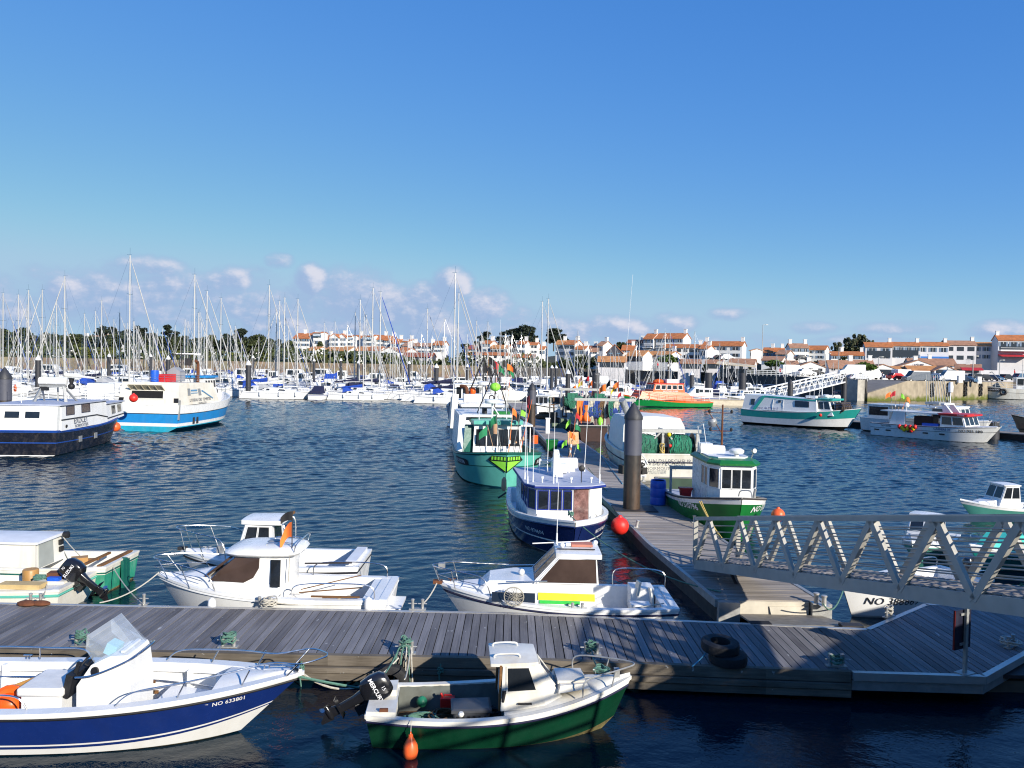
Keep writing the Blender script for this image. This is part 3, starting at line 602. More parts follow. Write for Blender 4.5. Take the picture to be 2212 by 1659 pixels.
# ------------------------------------------------------------ gangway
GA=mat('gangway_paint',(.44,.42,.37),.5,.15,var=.1,sc=4,dirt=.35,dirtc=(.22,.2,.17))
G0=Vector((4.6,19.0,.60)); G1=Vector((7.6,4.9,3.45)); gd_=(G1-G0); gw_=thing('gangway','grey steel truss gangway sloping from the near quay down to the pontoon','gangway',G0)
gl=gd_.length; gdir=gd_.normalized(); gs=Vector((-gdir.y,gdir.x,0)).normalized(); 
if gs.x<0: gs=-gs
WD=1.15; GH=1.22; nb=10; UPZ=Vector((0,0,1))
for sd in (0,1):
    o=gs*WD*sd
    b=MB(); b.bar(o+UPZ*GH,o+gd_+UPZ*GH,.10,.085); b.build('top_chord',GA,gw_,smooth=False)
    b=MB(); b.bar(o+UPZ*.08,o+gd_+UPZ*.08,.06,.22); b.build('bottom_chord',GA,gw_,smooth=False)
    for k in range(nb):
        p0=o+gd_*(k/nb); p1=o+gd_*((k+.5)/nb); p2=o+gd_*((k+1)/nb)
        for (a,c) in ((p0+UPZ*.1,p1+UPZ*(GH-.03)),(p1+UPZ*(GH-.03),p2+UPZ*.1)):
            b=MB(); b.bar(a,c,.07,.115,up=gdir); b.build('diagonal',GA,gw_,smooth=False)
    b=MB(); b.bar(o+UPZ*.1,o+UPZ*GH,.07,.1); b.build('end_post',GA,gw_,smooth=False)
    inn=gs*(.09 if sd==0 else -.09)
    for k in range(1,7):
        z=.16+k*.148; b=MB(); b.tube(o+inn+UPZ*z,o+inn+gd_+UPZ*z,.014,n=6); b.build('rail',GA,gw_)
pm=MB(); pm.box((0,0,0),(WD-.1,.13,.03)); gm=pm.mesh('plank',DECK2,False)
ang=math.atan2(gs.y,gs.x); n_=int(gl/.16)
for k in range(n_):
    p=gd_*((k+.5)/n_)+gs*(WD/2)+UPZ*.20; o=link('plank',gm,gw_); o.location=p+Vector((0,0,rnd.uniform(-.004,.004))); o.rotation_euler=(0,0,ang); o.scale=(1,rnd.uniform(.96,1),1)
b=MB(); b.box((.45,.25,-.02),(.5,.25,.08),0,ang); b.tube(gs*.2+Vector((0,.1,-.0)),gs*.9+Vector((0,.1,.0)),.09,n=12); b.bar(gs*.55+gdir*.6+UPZ*.1,gs*.5+gdir*1.2+Vector((0,0,-.35)),.05,.05); b.build('roller',DARKST,gw_)
# ------------------------------------------------------------ cabin helper
def cab(parent,name,m,xr,xf,w,z0,z1,txr=None,txf=None,tw=None,wf=None,twf=None,bev=0):
    txr=xr if txr is None else txr; txf=xf if txf is None else txf; tw=w if tw is None else tw; wf=w if wf is None else wf; twf=tw if twf is None else twf
    p=[(xr,-w/2,z0),(xf,-wf/2,z0),(xf,wf/2,z0),(xr,w/2,z0),(txr,-tw/2,z1),(txf,-twf/2,z1),(txf,twf/2,z1),(txr,tw/2,z1)]
    b=MB(); b.hexa(p); o=b.build(name,m,parent,smooth=False)
    if bev:
        md=o.modifiers.new('bevel','BEVEL'); md.width=bev; md.segments=3
    V=[Vector(t) for t in p]
    return o,{'s':(V[0],V[1],V[5],V[4]),'f':(V[1],V[2],V[6],V[5]),'p':(V[2],V[3],V[7],V[6]),'r':(V[3],V[0],V[4],V[7]),'t':(V[4],V[5],V[6],V[7])}
def roof(parent,name,m,x0,x1,w0,w1,z,th,cam=.04,ov=0):
    b=MB(); g=[]
    for t in (0,.04,.25,.5,.75,.96,1):
        x=x0+(x1-x0)*t; w_=(w0+(w1-w0)*t)*(1-.06*(abs(2*t-1)**8)); k=cam*(1-(2*t-1)**4*.6)
        g.append([(x,-w_/2,z),(x,-w_/2,z+th),(x,-w_*.25,z+th+k*.8),(x,0,z+th+k),(x,w_*.25,z+th+k*.8),(x,w_/2,z+th),(x,w_/2,z)])
    b.loft(g); return b.build(name,m,parent,ang=50)
# ------------------------------------------------------------ blue centre console boat
A=thing('motorboat','royal blue open motorboat with white inside and perspex windscreen at lower left','boat',(-6.0,11.32,0),R(.8))
h=Hull(6.0,2.0,.68,.68,.90,tw=.92,tm=.35,p=2.5,rake=.95,fl0=.16,fl1=.42,draft=.3)
r3=lambda a,k:(lambda t:a+k*max(0,(t-.45)/.55)**2.2)
h.skin(A,[(-1,3),(.03,3),(r3(.17,.30),0),(r3(.235,.265),1),(r3(.275,.255),0),(.86,1),(.915,2),(1,0)],[WHITE,BLUEH,BLACK,ALGAE],26)
h.inside(A,.05,.80,.10,.17,WHITE,WHITE,DECKW,.05,lipd=.13,rec=.12)
b=MB(); h.plat(b,.64,.80,.26,.46,.36); b.build('bow_locker',WHITE,A)
ia=lambda x:h.hb((x+3)/6)-.175
b=MB()
for x0,x1 in ((-.55,.55),(.7,1.6)):
    pass
for xs in (-1.9,.35,1.05,1.55):
    b=MB(); b.hexa([(xs,ia(xs)-.12,.2),(xs+.06,ia(xs)-.12,.2),(xs+.06,ia(xs)+.0,.2),(xs,ia(xs),.2),(xs,ia(xs)-.09,.66),(xs+.06,ia(xs)-.09,.66),(xs+.06,ia(xs),.66),(xs,ia(xs),.66)]); b.build('side_rib',WHITE,A,smooth=False)
b=MB(); b.path([(x,ia(x)-.10,.48) for x in (-2,-1,0,.6,1.1,1.6)],.012,5); b.build('stowage_bar',STEEL,A)
b=MB(); b.box((.42,ia(.42)-.13,.46),(.22,.02,.045)); b.build('rod_holder',WOODB,A); b=MB(); b.box((.45,ia(.45)-.13,.30),(.26,.02,.05)); b.build('rod_holder',WOODB,A)
b=MB(); b.box((1.42,.12,.36),(.05,.03,.03)); b.build('locker_latch',BLACK,A)
# console, seat, windscreen
b=MB(); b.loft([[(-.15,-.36,z),(.62,-.36,z),(.62,.36,z),(-.15,.36,z)] for z in (.08,.80)]+[[(.05,-.35,1.10),(.58,-.34,1.16),(.58,.34,1.16),(.05,.35,1.10)],[(.30,-.32,1.22),(.55,-.32,1.24),(.55,.32,1.24),(.30,.32,1.22)]]); cs=b.build('console',WHITE,A,smooth=False)
b=MB(); b.path(spline([(-.16,-.38,.93),(.1,-.43,.98),(.45,-.43,1.12),(.66,-.30,1.22),(.66,.30,1.22),(.45,.43,1.12)],6),.017,6); b.build('grab_rail',STEEL,cs)
b=MB(); b.torus((-.22,.0,.98),.17,.016,(-.8,0,.5),18,6); b.tube((-.22,0,.98),(-.08,0,.9),.02); b.box((-.2,-.24,1.02),(.05,.05,.16),0,0,.3); b.build('steering_wheel',BLACK,cs)
b=MB(); b.lathe([(.06,0),(.06,.03)],(.12,-.36,1.02),14,axis=(-.3,-1,.2)); b.build('compass',BLACK,cs)
W=[(.52,-.40,1.20),(.60,-.15,1.26),(.60,.15,1.26),(.52,.40,1.20)]; Wt=[(-.02,-.34,1.52),(.24,-.13,1.70),(.24,.13,1.70),(-.02,.34,1.52)]
Wr=[(.16,-.43,1.13),(.16,.43,1.13)]; Wrt=[(-.02,-.37,1.33),(-.02,.37,1.33)]
def pane(parent,a,b_,c,d,m=CLEAR,th=.006,name='windscreen'):
    bb=MB(); bb.panel((a,b_,c,d),0,1,0,1,th/2,back=th/2); return bb.build(name,m,parent,smooth=False)
pane(cs,W[1],W[2],Wt[2],Wt[1]); pane(cs,W[0],W[1],Wt[1],Wt[0]); pane(cs,W[2],W[3],Wt[3],Wt[2]); pane(cs,Wr[0],W[0],Wt[0],Wrt[0]); pane(cs,W[3],Wr[1],Wrt[1],Wt[3])
b=MB(); b.box((.46,-.02,1.27),(.05,.5,.03)); b.build('screen_trim',WHITE,cs)
b=MB(); b.box((.2,.0,1.23),(.16,.22,.16),0,0,.4); b.build('chart_plotter',mat('pale_blue_cover',(.22,.50,.58),.6),cs)
cab(A,'seat_box',WHITE,-.95,-.38,.66,.08,.62); 
b=MB(); b.box((-.68,0,.69),(.66,.74,.13)); so_=b.build('seat_cushion',mat('white_vinyl',(.76,.75,.71),.5,bump=.5,bsc=18,dirt=.4,dirtc=(.35,.28,.2)),A); md=so_.modifiers.new('bevel','BEVEL'); md.width=.04; md.segments=3
b=MB(); b.box((-.32,0,.76),(.10,.60,.34),0,0,.22); b.build('seat_back',BLACK,A)
# rails
b=MB()
for sd in (1,-1):
    top=[]
    for x,dz in ((.62,.0),(.85,.16),(1.4,.2),(2.0,.22),(2.55,.23)):
        p,_=h.at(x,h.sheer((x+3)/6),sd); top.append((p.x,p.y-sd*.09,p.z+dz+.02))
    tip=[(3.02,sd*.30,1.14),(3.30,sd*.10,1.16)]
    b.path(spline(top+tip+[(3.34,0,1.16)],5),.011,6)
    for x in (1.4,2.2):
        p,_=h.at(x,h.sheer((x+3)/6),sd); b.tube((p.x,p.y-sd*.1,p.z+.02),(p.x+.12,p.y-sd*.06,p.z+.25),.012)
    p,_=h.at(2.75,h.sheer(.95),sd); b.tube((p.x,p.y-sd*.03,p.z),(3.0,sd*.3,1.14),.012)
    b.path(spline([(-.55,sd*.86,.68),(-.7,sd*.88,.86),(-1.2,sd*.88,.88),(-2.2,sd*.87,.88),(-2.35,sd*.87,.70)],5),.012,6); b.tube((-1.4,sd*.88,.70),(-1.4,sd*.88,.88),.011)
b.build('hand_rail',STEEL,A)

for x_,y_,z_,l_ in ((2.45,0,1.08,.2),(-1.6,-.9,.82,.14),(-1.6,.9,.82,.14)): b=MB(); cleat(b,x_,y_,z_-.12,l_); b.build('cleat',STEEL,A)
b=MB(); b.path([(2.5,0,.99),(2.7,.02,.99),(2.85,.04,.97)],.02); b.lathe([(.035,-.05),(.035,.05)],(2.9,0,.95),10,axis=(0,1,0)); b.build('bow_roller',STEEL,A)
b=MB(); b.lathe([(.05,0),(.05,.012)],(-1.2,-.90,.705),12); b.build('filler_cap',BLACK,A)
h.rub(A,.888,.018,BLACK)
h.text(A and 'NO 633801',2.05,.655,.085,-1,WHTTXT,A,shear=.25,slope=.09)
t=thing('plywood_board','brown plywood board leaning in the stern of the blue open motorboat','board',(-7.15,11.5,.2),.15); b=MB(); b.box((0,0,.2),(.62,.02,.5),0,0,-.35); b.build('board',PLY,t,smooth=False)
o=MB(); o.ball((0,0,.16),.2,14,0,(1.0,.7,.8)); o.torus((.02,0,.2),.17,.075,(.3,-1,.35),18,8); o=o.build('life_jacket',ORANGE); o.location=(-7.32,11.25,.22); tag(o,'orange life jacket lying in the stern of the blue open motorboat','life jacket')
o=MB(); o.ball((0,0,.08),.12,10,0,(1.3,.8,.6)); o=o.build('dry_bag',mat('light_blue_plastic',(.06,.32,.62),.5)); o.location=(-7.0,11.0,.2); tag(o,'small light blue bag in the stern of the blue open motorboat','bag')
# ------------------------------------------------------------ small green boat with white cuddy
Bt=thing('fishing_boat','small dark green boat with white cuddy cabin and black outboard in the foreground','boat',(-.06,11.58,0),R(4.0)); Bt.rotation_euler[0]=R(-1)
h=Hull(3.95,1.46,.47,.46,.78,tw=.80,tm=.42,p=2.3,rake=.34,fl0=.10,fl1=.34,draft=.25,trake=.1); hB=h
h.skin(Bt,[(-1,2),(lambda t:.03+.22*max(0,(t-.5)/.5)**2.5,2),(.82,0),(.87,1),(1,3)],[GREENH,NAVYC,ALGAE,WHITE],26)
h.inside(Bt,.10,.50,.06,.095,CREAM,mat('dull_grey_paint',(.13,.145,.13),.7,var=.3,sc=4,dirt=.7,dirtc=(.06,.05,.03)),NETB,.07)
h.rub(Bt,.845,.018,NAVYC)
# cuddy: side walls, raked front, roof
zc=.50
def cw(t): return h.hb((t+1.975)/3.95)-.20
rings=[]
pb=[(-.05,-cw(0),zc),(.62,-cw(.55),zc+.02),(.92,-.30,zc+.05),(.92,.30,zc+.05),(.62,cw(.55),zc+.02),(-.05,cw(0),zc)]
pt_=[(-.02,-.43,1.13),(.38,-.40,1.12),(.50,-.26,1.10),(.50,.26,1.10),(.38,.40,1.12),(-.02,.43,1.13)]
b=MB(); b.loft([pb,pt_],0,True,False,True); cu=b.build('cuddy',CREAM,Bt,smooth=False)
roof(Bt,'cuddy_roof',CREAM,-.20,.50,.92,.82,1.11,.045,.035)
b=MB(); b.box((-.055,-.40,.80),(.035,.10,.66),0,0,.02); b.box((-.055,.40,.80),(.035,.10,.66),0,0,.02); b.box((-.05,0,1.07),(.035,.8,.09)); b.build('door_frame',WOODB,Bt,smooth=False)
sq=(Vector(pb[0]),Vector(pb[1]),Vector(pt_[1]),Vector(pt_[0])); windows(cu,sq,[(.16,.90,.42,.93)],frame=CREAM,t=.03,d=.008,fd=.016,glass=GLASS)
sq=(Vector(pb[4]),Vector(pb[5]),Vector(pt_[5]),Vector(pt_[4])); windows(cu,sq,[(.14,.88,.42,.90)],frame=CREAM,t=.03,d=.008,fd=.016)
sq=(Vector(pb[2]),Vector(pb[3]),Vector(pt_[3]),Vector(pt_[2])); windows(cu,sq,[(.15,.85,.4,.88)],frame=CREAM,t=.03,d=.008,fd=.016)
b=MB()
for sd in (-.24,.26): b.path(spline([(-.14,sd,1.17),(-.10,sd,1.22),(.2,sd,1.225),(.24,sd,1.17)],4),.014,6)
b.build('roof_handle',CREAM,cu)
b=MB(); b.box((1.02,0,.80),(.42,.5,.05)); b.hexa([(.80,-.42,.70),(1.28,-.34,.74),(1.28,.34,.74),(.80,.42,.70),(.84,-.36,.79),(1.24,-.30,.80),(1.24,.30,.80),(.84,.36,.79)]); b.build('fore_hatch',CREAM,Bt,smooth=False)
b=MB(); b.path(spline([(1.15,-.52,.68),(1.2,-.5,.92),(1.7,-.26,.97),(2.02,0,.98),(1.7,.26,.97),(1.2,.5,.92),(1.15,.52,.68)],6),.013,6); b.tube((1.62,-.28,.74),(1.68,-.26,.97),.011); b.tube((1.62,.28,.74),(1.68,.26,.97),.011); b.build('pulpit_rail',GALV,Bt)
b=MB(); cleat(b,1.45,0,.84,.14); b.box((1.75,0,.84),(.08,.08,.14)); b.build('cleat',GALV,Bt)
b=MB(); coil(b,(1.52,.05,.84),.012,.13,5,0,4); b.build('rope_coil',ROPEG,Bt)
b=MB(); b.hexa([(-1.97,-.56,.40),(-1.55,-.60,.40),(-1.55,-.16,.40),(-1.97,-.16,.40),(-1.97,-.56,.53),(-1.55,-.60,.53),(-1.55,-.16,.53),(-1.97,-.16,.53)]); b.hexa([(-1.97,.2,.40),(-1.6,.2,.40),(-1.6,.6,.40),(-1.97,.56,.40),(-1.97,.2,.53),(-1.6,.2,.53),(-1.6,.6,.53),(-1.97,.56,.53)]); b.build('stern_locker',CREAM,Bt,smooth=False)
b=MB(); b.box((-1.72,-.56,.55),(.12,.05,.04)); b.build('hinge',RUST,Bt)
b=MB(); b.lathe([(.03,0),(.045,.03),(.03,.06)],(-.62,-.66,.49),10); b.build('vent',CREAM,Bt)
b=MB(); b.tube((-.02,-.49,.62),(.0,-.50,.78),.03); b.box((.3,-.52,.6),(.2,.03,.02)); b.build('rod_holder',BLACK,Bt)
b=MB(); coil(b,(-1.2,-.1,.09),.014,.28,7,0,2,.12); b.build('rope_heap',ROPEG,Bt); b=MB(); coil(b,(-.85,.05,.09),.012,.28,9,0,3,.12); coil(b,(-.5,.2,.1),.012,.2,5,0,8,.1); b.build('rope_heap',NETB,Bt)
b=MB(); coil(b,(-.15,.2,.09),.012,.2,6,0,5,.1); b.build('rope_heap',mat('dark_rope',(.06,.06,.055),.9,sc=20),Bt)
e=outboard(Bt,-2.02,.05,.36,R(60),0,.84,'MERCURY',BLKGL,'15')
M4=Bt.matrix_world
def onboat(root,x,y,z):
    c,s_=math.cos(root.rotation_euler[2]),math.sin(root.rotation_euler[2]); return Vector((root.location.x+c*x-s_*y,root.location.y+s_*x+c*y,root.location.z+z))
t=thing('fish_crate','dark grey crate with drainage holes in the cockpit of the small green boat','crate',onboat(Bt,-.47,-.12,.07),R(6))
b=MB(); bt=[[(sx*(.24+k*.04),sy*(.17+k*.03),k*.36) for sx,sy in ((-1,-1),(1,-1),(1,1),(-1,1))] for k in (0,1)]
GRC=mat('grey_crate_plastic',(.06,.065,.075),.5,var=.15); b.loft(bt,0); o=b.build('crate_body',GRC,t,smooth=False); md=o.modifiers.new('bevel','BEVEL'); md.width=.045; md.segments=3
b=MB(); b.loft([[(sx*(.285+e_),sy*(.21+e_),z) for sx,sy in ((-1,-1),(1,-1),(1,1),(-1,1))] for e_,z in ((0,.32),(.012,.33),(.012,.37),(-.02,.385))]); b.build('lid',GRC,t,smooth=False)
b=MB()
for i in range(6):
    for j in range(4): b.box((-.2+i*.08,-.172-(.07+j*.065)*.083-.006,.07+j*.065),(.03,.01,.026))
o=b.build('drain_hole',BLACK,t,smooth=False); o['kind']='stuff'
o=MB(); o.box((0,0,.1),(.22,.14,.2)); o.box((.0,0,.23),(.12,.03,.03)); o.tube((-.08,0,.2),(-.11,0,.26),.02); o=o.build('fuel_can',RED); o.location=onboat(Bt,-.82,.42,.12); tag(o,'red fuel can in the cockpit of the small green boat','fuel can')
md=o.modifiers.new('bevel','BEVEL'); md.width=.03; md.segments=2
o=MB(); o.ball((0,0,.1),.085,14); o=o.build('net_float',mat('green_float',(.02,.20,.10),.5,var=.2)); o.location=onboat(Bt,-1.22,.42,.15); tag(o,'round green float hanging inside the small green boat','float')
o=MB(); o.lathe([(.012,.21),(.03,.20),(.035,.165),(.06,.13),(.098,.05),(.108,-.03),(.095,-.10),(.055,-.155),(.03,-.17),(.03,-.2),(.012,-.21)],(0,0,0),20); o.torus((0,0,.215),.02,.009,(1,0,0),10,5); o.torus((0,0,-.215),.02,.009,(1,0,0),10,5); o=o.build('fender_buoy',BUOYO); o.location=onboat(Bt,-1.32,-.80,.12); tag(o,'pear shaped orange fender hanging on the side of the small green boat','fender')
rope(onboat(Bt,-1.32,-.72,.49),onboat(Bt,-1.32,-.80,.335),0,.006,ROPEW,'short line holding the orange fender of the small green boat')
# ------------------------------------------------------------ white cabin boat with the yellow stripe
C=thing('cabin_boat','white cabin boat with yellow stripe and tinted windows behind the pontoon','boat',(1.0,16.42,0),R(180))
h=Hull(4.95,1.86,.62,.62,.84,tw=.90,tm=.38,p=2.4,rake=.6,fl0=.12,fl1=.4)
h.skin(C,[(-1,3),(.04,3),(.08,1),(.12,0),(.78,0),(.86,2),(1,0)],[WHITE,NAVYC,NAVYC,ALGAE],24)
h.inside(C,.06,.36,.16,.13,WHITE,WHITE,DECKW,.06); h.rub(C,.83,.018,NAVYC)
b=MB()
def rg(x,w_,z,zt,k=.82): return [(x,-w_,z),(x,-w_*k,zt),(x,w_*k,zt),(x,w_,z)]
b.loft([rg(-.75,.72,.6,1.06),rg(.3,.72,.62,1.07),rg(.9,.62,.66,1.06),rg(1.4,.48,.70,1.02),rg(1.62,.40,.72,.84)]); b.build('coachroof',WHITE,C,smooth=False)
b=MB(); b.hexa([(1.6,-.34,.76),(2.0,-.2,.80),(2.0,.2,.80),(1.6,.34,.76),(1.6,-.3,.86),(1.95,-.18,.86),(1.95,.18,.86),(1.6,.3,.86)]); b.build('fore_hatch',DECKW,C,smooth=False)
wh,fc=cab(C,'wheelhouse',WHITE,-.86,.48,1.24,1.03,1.56,-.82,-.02,1.08)
windows(wh,fc['p'],[(.06,.97,.05,.94)],glass=BROWNGLASS,frame=WHITE,t=.03); windows(wh,fc['s'],[(.03,.94,.05,.94)],glass=BROWNGLASS,frame=WHITE,t=.03); windows(wh,fc['f'],[(.04,.49,.06,.95),(.51,.96,.06,.95)],glass=BROWNGLASS,frame=WHITE,t=.025)
roof(C,'roof',WHITE,-.92,.02,1.26,1.06,1.55,.09,.05)
b=MB(); b.box((-.4,.33,1.69),(.8,.03,.02)); b.box((-.4,-.33,1.69),(.8,.03,.02)); b.build('roof_rail',DARKST,C,smooth=False)
b=MB(); b.ball((.72,.1,1.13),.07,10); b.ball((-.12,.2,1.74),.06,10); b.box((-.26,.1,1.74),(.1,.08,.07)); b.ball((-.88,-.35,1.68),.06,8); b.build('vent',WHITE,C)
b=MB(); b.box((-.55,0,1.72),(.45,.28,.05)); b.build('life_float',mat('faded_red_cloth',(.50,.19,.13),.8,bump=.5,bsc=12),C)
b=MB(); b.tube((-.02,0,1.7),(-.02,0,1.95),.025,.015); b.tube((-.02,0,1.95),(-.03,.02,3.05),.009,.005,5); b.path([(.5,.05,1.73),(-.75,-.2,1.75)],.013,5); b.build('antenna',WHITE,C)
b=MB()
for sd in (1,-1): b.panel([(0,0,0)]*4,0,1,0,1) if False else None
qs=(Vector((.75,.735,.63)),Vector((-.78,.735,.61)),Vector((-.78,.64,.86)),Vector((.75,.63,.88)))
b=MB(); b.panel(qs,-.38,.20,.15,.85,.014); b.build('cabin_window',GLASS,C,smooth=False)
b=MB(); b.panel(qs,.24,1.0,.38,.92,.014); b.build('stripe',YELLOW,C,smooth=False); b=MB(); b.panel(qs,.26,.8,.12,.36,.014); b.build('stripe',mat('stripe_green',(.02,.45,.04),.4),C,smooth=False)
b=MB(); b.path(spline([(1.35,.62,.75),(1.55,.58,1.12),(2.2,.34,1.2),(2.62,0,1.22),(2.2,-.34,1.2),(1.55,-.58,1.12),(1.0,-.70,1.08)],6),.013,6); b.path([(1.5,.56,.95),(2.1,.34,1.0),(2.5,.05,1.03),(2.1,-.34,1.0),(1.5,-.56,.95)],.008,5)
for sd in (1,-1): b.tube((2.1,sd*.34,.80),(2.2,sd*.34,1.2),.011); b.tube((2.45,sd*.06,.86),(2.6,sd*.03,1.22),.011)
b.path(spline([(-1.35,-.86,.62),(-1.4,-.88,.95),(-1.9,-.86,1.0),(-2.45,-.78,.95),(-2.5,-.75,.64)],5),.014,6); b.build('hand_rail',STEEL,C)
b=MB(); b.path([(1.05,.66,1.07),(.2,.66,1.10)],.012); b.path([(1.05,-.66,1.07),(.2,-.66,1.10)],.012); b.build('grab_rail',STEEL,C)
b=MB(); cleat(b,2.2,0,.88,.16); b.box((2.5,0,.86),(.2,.14,.07)); b.build('bow_roller',RUST,C)
b=MB(); b.box((2.42,.04,1.22),(.14,.1,.1)); b.build('bow_lamp',GALV,C)
b=MB(); b.box((-1.9,-.4,.5),(.5,.5,.5)); b.box((-1.75,.45,.42),(.4,.3,.4)); b.build('stern_locker',WHITE,C,smooth=False)
b=MB(); b.box((-2.0,.3,.74),(.03,.1,.34),0,.3,.2); b.box((-1.8,-.2,.75),(.05,.2,.3),0,.2,-.2); b.build('tiller',CREAM,C)
o=MB(); o.torus((0,0,0),.20,.012,(.1,1,.35),22,6); 
rn=random.Random(3)
for k in range(26):
    a,c=rn.uniform(0,6.28),rn.uniform(0,6.28); o.path([(.2*math.cos(a),-.1*.0,.2*math.sin(a)),(.08*rn.uniform(-1,1),-.12,.08*rn.uniform(-1,1)),(.2*math.cos(c),0,.2*math.sin(c))],.0035,3)
o=o.build('landing_net',mat('net_hoop',(.40,.37,.30),.7)); o.location=(.12,15.58,.82); o.rotation_euler=(R(-12),0,0); tag(o,'round landing net on the side deck of the white boat with yellow stripe','landing net')
# ------------------------------------------------------------ white pilot boat with rounded roof
D=thing('cabin_boat','white pilot boat with rounded roof and curved dark side window behind the pontoon','boat',(-5.05,16.68,0),R(180))
h=Hull(5.1,1.95,.62,.64,.84,tw=.90,tm=.38,p=2.6,rake=.55,fl0=.10,fl1=.38)
h.skin(D,[(-1,2),(.05,2),(.10,1),(.16,0),(1,0)],[WHITE,NAVYC,ALGAE],24); h.inside(D,.10,.44,.12,.15,WHITE,WHITE,WOODB,.06); h.rub(D,.9,.02,WHITE)
b=MB(); b.loft([rg(-.1,.70,.62,.84,.95),rg(.6,.70,.64,.92,.93),rg(1.3,.58,.70,.93,.9),rg(1.9,.34,.78,.88,.8),rg(2.1,.2,.8,.84,.7)]); b.build('coachroof',WHITE,D,ang=60)
# wheelhouse body as a lofted shape
sec=[]
def wr(z,xr,xf,w_):
    o=[]
    for i in range(20):
        a=2*math.pi*i/20; ca,sa=math.cos(a),math.sin(a); k=lambda v,e_:math.copysign(abs(v)**e_,v)
        o.append(((xr+xf)/2+k(ca,.6)*(xf-xr)/2,k(sa,.45)*w_,z))
    return o
b=MB(); b.loft([wr(.55,-.42,1.42,.68),wr(.9,-.42,1.32,.67),wr(1.2,-.44,.92,.64),wr(1.42,-.44,.66,.61)]); whd=b.build('wheelhouse',WHITE,D,ang=60)
b=MB(); b.loft([wr(1.41,-.62,.92,.68),wr(1.46,-.66,.98,.71),wr(1.52,-.62,.9,.66),wr(1.57,-.5,.72,.5),wr(1.59,-.3,.5,.3)]); b.build('roof',WHITE,D,ang=70)
b=MB(); b.lathe([(.14,.0),(.14,.03),(.11,.04)],(.02,0,1.585),16); b.build('roof_hatch',mat('grey_hatch',(.25,.26,.28),.4),D)
b=MB(); b.path(spline([(.1,.3,1.57),(.05,.3,1.63),(-.45,.3,1.63),(-.5,.3,1.56)],4),.012); b.path(spline([(.1,-.3,1.57),(.05,-.3,1.63),(-.45,-.3,1.63),(-.5,-.3,1.56)],4),.012); b.path(spline([(-.55,.55,1.5),(-.6,.5,1.68),(-.6,-.5,1.68),(-.55,-.55,1.5)],4),.012); b.build('roof_rail',STEEL,D)
for sd in (1,-1):
    pts=[(1.18,.90),(1.02,1.08),(.80,1.26),(.66,1.38),(.15,1.38),(.15,1.18),(.26,.98),(.45,.88)]
    b=MB(); yo=lambda z:.68-(z-.9)*.11+.012
    a_=[(x,sd*(yo(z)-.06*max(0,x-.55)),z) for x,z in pts]; c_=[(x,y-sd*.05,z) for x,y,z in a_]; b.loft([a_,c_]); b.build('window',BROWNGLASS,whd,smooth=False)
    b=MB(); b.panel([(-.1,sd*.695,.8),(-.30,sd*.695,.8),(-.30,sd*.645,1.36),(-.1,sd*.645,1.36)] if sd>0 else [(-.30,sd*.695,.8),(-.1,sd*.695,.8),(-.1,sd*.645,1.36),(-.30,sd*.645,1.36)],0,1,0,1,.012); b.build('door_glass',GLASS,whd,smooth=False)
b=MB(); ff=[(1.33,-.50,.93),(1.33,.50,.93),(.76,.44,1.38),(.76,-.44,1.38)]; b.panel(ff,0,1,0,1,.03); b.build('windscreen',BROWNGLASS,whd,smooth=False)
b=MB(); b.path(spline([(1.0,.80,.72),(1.2,.78,1.05),(1.9,.50,1.18),(2.5,.2,1.22),(2.62,0,1.22),(2.5,-.2,1.22),(1.9,-.5,1.18),(1.2,-.78,1.05),(1.0,-.8,.72)],6),.013,6)
for sd in (1,-1):
    b.tube((1.6,sd*.62,.72),(1.85,sd*.52,1.16),.011); b.tube((2.2,sd*.30,.82),(2.45,sd*.22,1.21),.011)
    b.path([(1.3,sd*.72,.9),(1.9,sd*.48,.98),(2.55,sd*.1,1.02)],.008,5)
    b.path(spline([(-.6,sd*.86,.64),(-.7,sd*.88,.9),(-1.5,sd*.88,.95),(-2.2,sd*.84,.9),(-2.3,sd*.84,.64)],5),.013,6)
b.build('hand_rail',STEEL,D)
b=MB(); b.box((-2.62,.1,.32),(.35,.9,.05)); b.build('swim_platform',WHITE,D); b=MB(); b.box((-2.35,0,.55),(.3,1.5,.16)); b.build('stern_bench',WHITE,D)
b=MB(); b.tube((-.7,.7,.7),(-2.0,.6,.8),.014); b.tube((-.7,.55,.72),(-1.9,.2,.95),.012); b.box((-1.5,.88,.68),(1.0,.05,.03)); b.build('boat_hook',WOODB,D)
b=MB(); b.box((-1.3,.1,.3),(.6,.5,.04)); [b.box((-1.3,-.1+k*.12,.34),(.62,.08,.02)) for k in range(4)]; b.build('floor_grating',WOODB,D,smooth=False)
b=MB(); b.tube((-.46,.4,1.5),(-.47,.41,2.35),.012,.009,6); fp=b.build('flag_staff',DARKST,D)
pennant((-.47,.41,2.35),.28,.2,(1,.3),.5,FLAGK,fp,seed=1); pennant((-.46,.41,2.12),.34,.32,(1,.1),1.2,FLAGO,fp,seed=2)
b=MB(); b.tube((-.46,.62,.9),(-.47,.60,1.4),.012); b.build('rope_bundle',ROPEW,D)
for k,(x,y,z) in enumerate(((1.0,.98,.42),(-2.2,.98,.5))):
    o=MB(); o.lathe([(.02,.22),(.07,.18),(.085,.1),(.085,-.1),(.06,-.18),(.015,-.21)],(0,0,0),12); o=o.build('fender',WHITE); o.location=onboat(D,x,y,z); tag(o,('white fender near the bow of the pilot boat with rounded roof','white fender near the stern of the pilot boat with rounded roof')[k],'fender','white fenders of the pilot boat')
